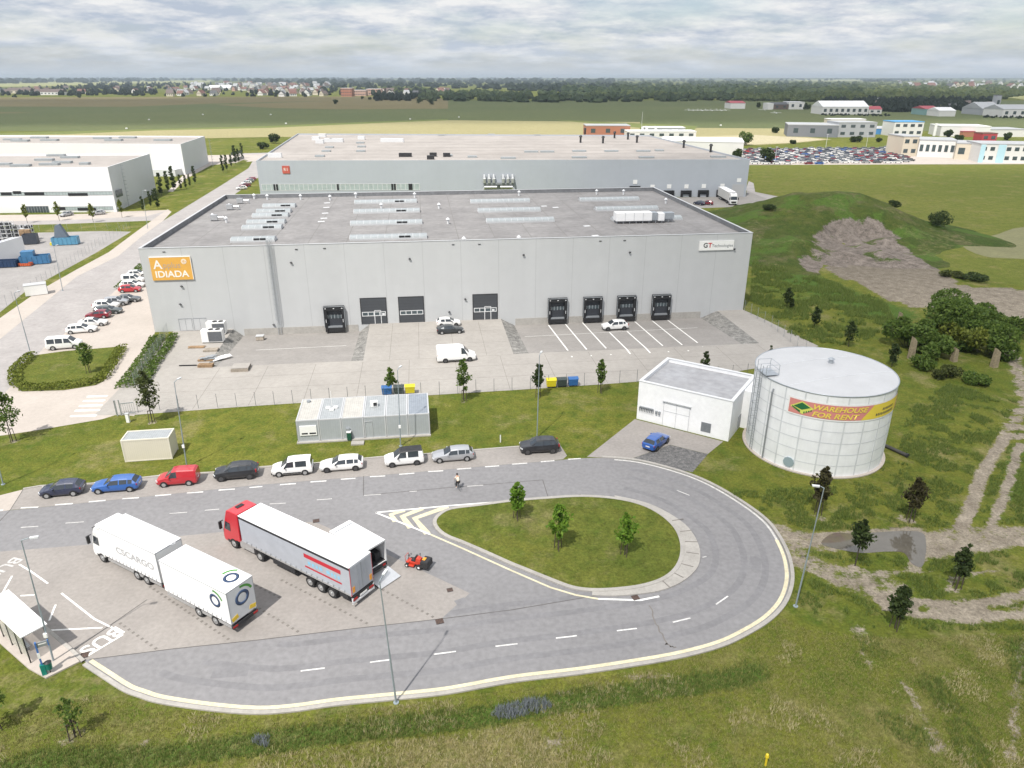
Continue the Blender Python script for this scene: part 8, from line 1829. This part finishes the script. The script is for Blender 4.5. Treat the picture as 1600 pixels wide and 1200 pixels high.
p = G(1459, 213); t = thing('advertising_pylon', 'tall slim white pylon sign in the business park', 'sign', p); b = MB(); b.bbox(-.9, .9, -.3, .3, .3, 9); b.build('panel', M['swhite'], t); b = MB(); b.bbox(-.6, .6, -.2, .2, 0, .3); b.build('base', M['greym'], t)
# ---- village beyond the fields
KINDS = [('white', 'red', 'white house with a red gabled roof'), ('white', 'dark', 'white house with a dark gabled roof'), ('cream', 'brown', 'cream house with a brown gabled roof'), ('cream', 'red', 'cream house with a red gabled roof'), ('grey', 'brown', 'grey house with a brown gabled roof'), ('white', 'grey', 'white house with a grey roof'), ('pink', 'brown', 'pinkish house with a brown roof')]
HP = {}
def village(n, x0, x1, ya, yb, where, group, seed, weights, big=1.0):
    r = random.Random(seed)
    for i in range(n):
        k = r.choices(range(len(KINDS)), weights)[0]; w, rf, lab = KINDS[k]; px, py = r.uniform(x0, x1), r.uniform(ya, yb); p = G(px, py)
        if k not in HP:
            b = MB(); b.bbox(-5, 5, -4, 4, -.3, 3.6); m1 = b.mesh('wall', FW[w]); b = MB(); b.add([(-5.4, -4.5, 3.5), (5.4, -4.5, 3.5), (5.4, 4.5, 3.5), (-5.4, 4.5, 3.5), (-5.4, 0, 8), (5.4, 0, 8)], [(0, 1, 5, 4), (2, 3, 4, 5), (0, 3, 2, 1)]); m2 = b.mesh('roof', RF[rf]); b = MB(); b.add([(-5.02, -4, 3.6), (-5.02, 4, 3.6), (-5.02, 0, 7.5)], [(0, 2, 1)]); b.add([(5.02, -4, 3.6), (5.02, 4, 3.6), (5.02, 0, 7.5)], [(0, 1, 2)]); m3 = b.mesh('gable', FW[w]); b = MB()
            for x in (-3, 0, 3): b.bbox(x - .6, x + .6, -4.05, -4, 1.2, 2.6)
            m4 = b.mesh('windows', M['pane']); HP[k] = (m1, m2, m3, m4)
        t = thing('house', lab + ' ' + where, 'house', p, r.choice((0, 1.2, 1.57, -.4, .5)) + r.uniform(-.2, .2), group)
        for nm, me in zip(('wall', 'roof', 'gable', 'windows'), HP[k]): o = bpy.data.objects.new(nm, me); C.objects.link(o); o.parent = t
        t.scale = (big * r.uniform(.85, 1.4),) * 2 + (big * r.uniform(.9, 1.25),)
village(20, 0, 250, 139, 147, 'among trees at the left of the distant village', 'houses at the left of the village', 1, (4, 2, 3, 3, 2, 1, 2), 1.3); village(64, 262, 510, 138, 151, 'in the middle of the distant village', 'houses in the middle of the village', 2, (7, 5, 3, 3, 2, 5, 2), 1.45); village(46, 300, 520, 132, 138, 'at the back of the distant village', 'houses at the back of the village', 3, (4, 2, 1, 1, 2, 9, 1), 2.0)
village(20, 590, 700, 143, 150, 'at the right end of the distant village', 'houses at the right of the village', 4, (6, 3, 2, 1, 1, 5, 1), 1.4); village(24, 1390, 1600, 128, 139, 'on the wooded slope at the far right', 'houses on the far right slope', 6, (4, 1, 2, 2, 1, 8, 1), 2.2); village(16, 1370, 1560, 158, 172, 'among the dark trees behind the airfield', 'houses behind the airfield', 9, (3, 3, 3, 4, 2, 1, 3), .8)
block('apartment_block', 'brick red apartment block in the distant village', 533, 550, 151, 138, 30, 'brick', 'white', windows=6, rows=3); block('apartment_block', 'pink and white apartment row right of the brick red block', 551, 572, 150, 141, 25, 'pink', 'white', windows=8, rows=2); block('apartment_block', 'pink apartment row with white roofs, right end', 573, 596, 149, 139, 25, 'pink', 'white', windows=8, rows=2)
block('hall', 'wide white roofed hall in the middle of the village', 325, 342, 140.5, 133, 40, 'white', 'white', 'hall', .6); block('hall', 'second wide white roofed hall in the village', 343, 360, 140, 133, 40, 'white', 'white', 'hall', .6); block('farmhouse', 'long white farmhouse with a dark red roof at the left of the village', 52, 97, 148.5, 139, 25, 'white', 'brown', 'house', .5, 8); block('farmhouse', 'long cream farmhouse with brown roof at the far left of the village', 10, 47, 146, 137, 25, 'cream', 'brown', 'house', .5, 6)
# ---- woods
wl = [leafmat('wood_near', (.014, .028, .018), (.036, .056, .030)), leafmat('wood_mid', (.038, .066, .030), (.088, .12, .048)), leafmat('wood_dark', (.012, .024, .016), (.030, .046, .026)), leafmat('wood_light', (.075, .11, .035), (.14, .17, .055))]
def blob_mesh(seed):
    r = np.random.default_rng(seed); v = []; f = []; nu, nv = 7, 4
    for j in range(nv + 1):
        th = math.pi * j / nv
        for i in range(nu):
            k = 1 + r.uniform(-.28, .28); t = 2 * math.pi * (i + .5 * (j % 2)) / nu; v.append((.5 * k * math.sin(th) * math.cos(t), .5 * k * math.sin(th) * math.sin(t), .5 + .5 * k * math.cos(th)))
    for j in range(nv):
        for i in range(nu): f.append((j * nu + i, (j + 1) * nu + i, (j + 1) * nu + (i + 1) % nu, j * nu + (i + 1) % nu))
    return np.array(v), np.array(f)
BL = [blob_mesh(s) for s in range(6)]
def wood(name, poly, n, hr, m, seed, zf=None, wide=1.0, lat=False, split=3):
    """a wood that reads as one mass: many separate crowns of broken outline, several lobes each"""
    r = np.random.default_rng(seed); P = np.array(poly, float); V, Fc = [], []; off = 0; k = 0
    while k < n:
        px, py = r.uniform(P[:, 0].min(), P[:, 0].max()), r.uniform(P[:, 1].min(), P[:, 1].max())
        if not inpoly(np.array([px]), np.array([py]), poly)[0]: continue
        k += 1; p = G(px, py); h = r.uniform(*hr); z = zf(px, py) if zf else 0
        for s in range(split):
            v, f = BL[r.integers(0, 6)]; w = h * r.uniform(.45, .85) * wide; q = v * np.array([w, w, h * (1 if s == 0 else r.uniform(.55, .85))]); a = r.uniform(0, 6.28); q = np.stack([q[:, 0] * math.cos(a) - q[:, 1] * math.sin(a), q[:, 0] * math.sin(a) + q[:, 1] * math.cos(a), q[:, 2]], 1)
            o_ = np.array([p.x, p.y, z - h * .12]) + (r.normal(0, h * .3, 3) * np.array([1, 1, 0]) if s else 0); V.append(q + o_); Fc.append(f + off); off += len(v)
    V = np.concatenate(V); Fc = np.concatenate(Fc); me = bpy.data.meshes.new(name); me.from_pydata(V.tolist(), [], Fc.tolist()); me.materials.append(m); o = bpy.data.objects.new(name, me); C.objects.link(o); return stuff(o)
wood('woods', [(500, 150), (680, 152), (680, 128), (500, 128)], 160, (9, 17), wl[2], 1)
wood('woods', [(440, 136), (700, 138), (960, 148), (960, 126), (700, 122.6), (440, 122.6)], 420, (12, 22), wl[0], 2, None, 1.7); wood('woods', [(600, 147), (668, 149), (668, 139), (600, 139)], 50, (9, 15), wl[3], 3, None, 1.6)
wood('woods', [(660, 158), (930, 161), (1000, 159), (1150, 158), (1150, 145), (1000, 143), (930, 146), (660, 146)], 360, (8, 15), wl[1], 4, None, 1.6); wood('woods', [(880, 147), (1140, 152), (1340, 152), (1340, 131), (1240, 127.5), (1100, 124.5), (880, 123.5)], 560, (11, 22), wl[1], 5, None, 1.8)
wood('woods', [(930, 152), (1130, 156), (1130, 150), (980, 146), (930, 146)], 110, (8, 14), wl[3], 6, None, 1.6); wood('woods', [(1150, 158), (1330, 160), (1330, 150), (1150, 148)], 190, (8, 15), wl[3], 7, None, 1.6)
wood('woods', [(1290, 160), (1560, 156), (1620, 148), (1620, 127), (1360, 127), (1290, 135)], 560, (8, 17), wl[3], 8, None, 1.7); wood('woods', [(1345, 128), (1420, 127.5), (1420, 123.5), (1345, 123.5)], 130, (16, 26), wl[2], 9)
wood('woods', [(0, 131), (200, 128), (330, 126), (440, 131), (440, 123.5), (300, 122.6), (0, 122.8)], 240, (16, 38), wl[0], 10, None, 2.2); wood('woods', [(440, 131), (960, 130), (960, 122.4), (440, 122.4)], 260, (16, 38), wl[0], 11, None, 2.2); wood('woods', [(900, 127), (1640, 126), (1640, 122), (900, 122)], 170, (12, 26), wl[0], 13, None, 2.2)
wood('village_trees', [(0, 150), (240, 150), (250, 138), (130, 134), (0, 140)], 200, (7, 14), wl[2], 14); wood('village_trees', [(130, 140), (330, 138), (330, 129), (130, 129)], 130, (9, 17), wl[2], 15); wood('village_trees', [(250, 151), (500, 152), (500, 133), (250, 132)], 75, (6, 12), wl[2], 16); wood('village_trees', [(588, 158), (652, 158), (652, 149), (588, 150)], 70, (7, 12), wl[2], 17); wood('village_trees', [(1370, 175), (1530, 174), (1550, 158), (1370, 160)], 150, (7, 13), wl[2], 18)
wood('hedgerow', [(1385, 175), (1420, 176), (1420, 164), (1385, 164)], 40, (9, 14), wl[2], 19); wood('hedgerow', [(1290, 162), (1385, 166), (1380, 158), (1290, 156)], 70, (7, 12), wl[2], 20); wood('hedgerow', [(1285, 181), (1390, 182), (1390, 180), (1285, 179)], 60, (1.5, 2.5), wl[2], 21); wood('hedgerow', [(1535, 184), (1640, 187), (1640, 185), (1535, 182)], 50, (1.5, 3), wl[2], 22)
for px, py, h, lab in ((655, 162, 11, 'dark tree alone at the edge of the village field, left of a pair'), (672, 164, 10, 'dark tree at the edge of the village field, half behind nothing, right of a pair'), (566, 155, 6, 'small dark tree below the pink apartment row, left'), (578, 156.5, 6, 'small dark tree below the pink apartment row, right'), (23, 152.5, 8, 'small dark tree on the field below the cream farmhouse'), (525, 163, 8, 'pale thin tree on the tan field below the village'), (125, 153, 8, 'dark clump on the field edge below the village trees'), (1306, 177, 8, 'dark round tree in front of the big white hangar, left'), (1324, 177, 9, 'dark round tree in front of the big white hangar, middle'), (1338, 178, 8, 'dark round tree in front of the big white hangar, right'), (1261, 172, 10, 'dark tree group left of the big white hangar'), (1183, 168, 8, 'dark tree between the airfield hangars'), (1480, 215, 6, 'grey green tree before the long white hall'), (1497, 222, 5, 'bushy tree behind the pale offices'), (1573, 219, 6, 'dark tree at the right edge behind the offices')):
    bush(lab, (px, py), h * .55, h, 'dark', 500, None, .8, 'distant_tree', blobs=9, cat='tree')
for px, py in ((233, 188), (317, 180), (423, 180), (447, 194), (198, 202), (641, 187), (717, 184), (1126, 197)):
    p = G(px, py); t = thing('airfield_marker', 'tiny white marker on the green airfield strip', 'marker', p, 0, 'white markers along the airfield'); b = MB(); b.bbox(-.8, .8, -.3, .3, .3, 1.3); b.build('board', M['swhite'], t); b = MB(); b.bbox(-.6, -.5, -.05, .05, 0, .3); b.bbox(.5, .6, -.05, .05, 0, .3); b.build('leg', M['greym'], t)

# ---------------------------------------------------------------- clouds that shade the right of the place and the far fields
def cloudmat(name, dens, scale):
    m = bpy.data.materials.new(name); m.use_nodes = True; nn, ll = nodes(m); nn.clear(); o = nn.new('ShaderNodeOutputMaterial'); mx = nn.new('ShaderNodeMixShader'); tr = nn.new('ShaderNodeBsdfTransparent'); df = nn.new('ShaderNodeBsdfTranslucent'); df.inputs[0].default_value = (.85, .87, .9, 1)
    at = nn.new('ShaderNodeAttribute'); at.attribute_name = 'dens'; n = nn.new('ShaderNodeTexNoise'); n.inputs['Scale'].default_value = scale; n.inputs['Detail'].default_value = 5
    ll.new(nn.new('ShaderNodeNewGeometry').outputs['Position'], n.inputs[0]); mr = nn.new('ShaderNodeMapRange'); mr.inputs[1].default_value = .3; mr.inputs[2].default_value = .7; mr.inputs[3].default_value = .7; mr.inputs[4].default_value = 1.25; ll.new(n.outputs[0], mr.inputs[0])
    ml = nn.new('ShaderNodeMath'); ml.operation = 'MULTIPLY'; ml.use_clamp = True; ll.new(at.outputs['Fac'], ml.inputs[0]); ll.new(mr.outputs[0], ml.inputs[1]); m2 = nn.new('ShaderNodeMath'); m2.operation = 'MULTIPLY'; m2.inputs[1].default_value = dens; ll.new(ml.outputs[0], m2.inputs[0])
    ll.new(m2.outputs[0], mx.inputs[0]); ll.new(tr.outputs[0], mx.inputs[1]); ll.new(df.outputs[0], mx.inputs[2]); ll.new(mx.outputs[0], o.inputs[0]); return m
ALT = 700.0
def cloud(name, x0, x1, y0, y1, fn, dens, scale):
    """a cloud whose shade falls on the ground rectangle; fn gives its thickness over the ground point"""
    k = ALT / math.tan(R(SUN_EL)); ox, oy = -k * math.cos(R(SUN_AZ)), -k * math.sin(R(SUN_AZ)); n = 60
    X, Y = np.meshgrid(np.linspace(x0, x1, n), np.linspace(y0, y1, n)); D = np.clip(fn(X, Y), 0, 1); e = np.minimum.reduce([(X - x0), (x1 - X), (Y - y0), (y1 - Y)]) / (.06 * min(x1 - x0, y1 - y0)); D = D * np.clip(e, 0, 1)
    zt = ALT + 6 + 55 * D * (.5 + fbm(X, Y, (x1 - x0) / 7, 9)); zb = ALT - 8 * D
    v = np.concatenate([np.stack([X + ox, Y + oy, zt], -1).reshape(-1, 3), np.stack([X + ox, Y + oy, zb], -1).reshape(-1, 3)]); i = np.arange(n - 1)[:, None] * n + np.arange(n - 1)[None, :]; f = np.stack([i, i + 1, i + n + 1, i + n], -1).reshape(-1, 4)
    keep = (D.ravel()[f] > .002).any(1); f = f[keep]; me = bpy.data.meshes.new(name); me.from_pydata(v.tolist(), [], np.concatenate([f, f[:, ::-1] + n * n]).tolist()); at = me.attributes.new('dens', 'FLOAT', 'POINT'); at.data.foreach_set('value', np.concatenate([D.ravel(), D.ravel()])); me.polygons.foreach_set('use_smooth', [True] * len(me.polygons)); me.materials.append(cloudmat(name + '_vapour', dens, scale)); o = bpy.data.objects.new(name, me); C.objects.link(o); return stuff(o)
def shade(X, Y):
    """thickness of the near cloud: none over the left, growing to the right; open again over the car lot"""
    n = (fbm(X, Y, 60, 12) - .5) * .5
    a = np.clip((X + 22 - .02 * (Y - 60)) / 62 + n * .45, 0, 1); a = a * a * (3 - 2 * a)
    a *= np.clip((300 - Y + X * .3) / 60, 0, 1)
    b_ = np.clip((Y - 255) / 40, 0, 1) * np.clip((375 - Y) / 45, 0, 1) * np.clip((X - 20) / 60, 0, 1) * .8 * np.clip(.6 + n * 2, 0, 1)
    return np.maximum(a, b_)
cloud('cloud', -60, 420, -60, 420, shade, .26, .012)
def shade2(X, Y):
    n = (fbm(X, Y, 260, 40) - .5); yy = Y - .10 * X
    return np.clip((yy - 690 + n * 60) / 50, 0, 1) * np.clip((1750 - yy + n * 500) / 250, 0, 1)
cloud('cloud', -1500, 1500, 560, 2100, shade2, .42, .002)
# ---------------------------------------------------------------- the air itself
HAZE = 0.00010
hb = MB(); hb.bbox(-9000, 9000, -900, 13000, -1.5, 66); hz = hb.build('haze', bpy.data.materials.new('haze_air')); stuff(hz)
hm = hz.data.materials[0]; hm.use_nodes = True; nn, ll = nodes(hm); nn.clear(); o = nn.new('ShaderNodeOutputMaterial'); pv = nn.new('ShaderNodeVolumePrincipled'); pv.inputs['Color'].default_value = (.78, .90, 1, 1); pv.inputs['Density'].default_value = HAZE; pv.inputs['Anisotropy'].default_value = .25; ll.new(pv.outputs[0], o.inputs['Volume'])
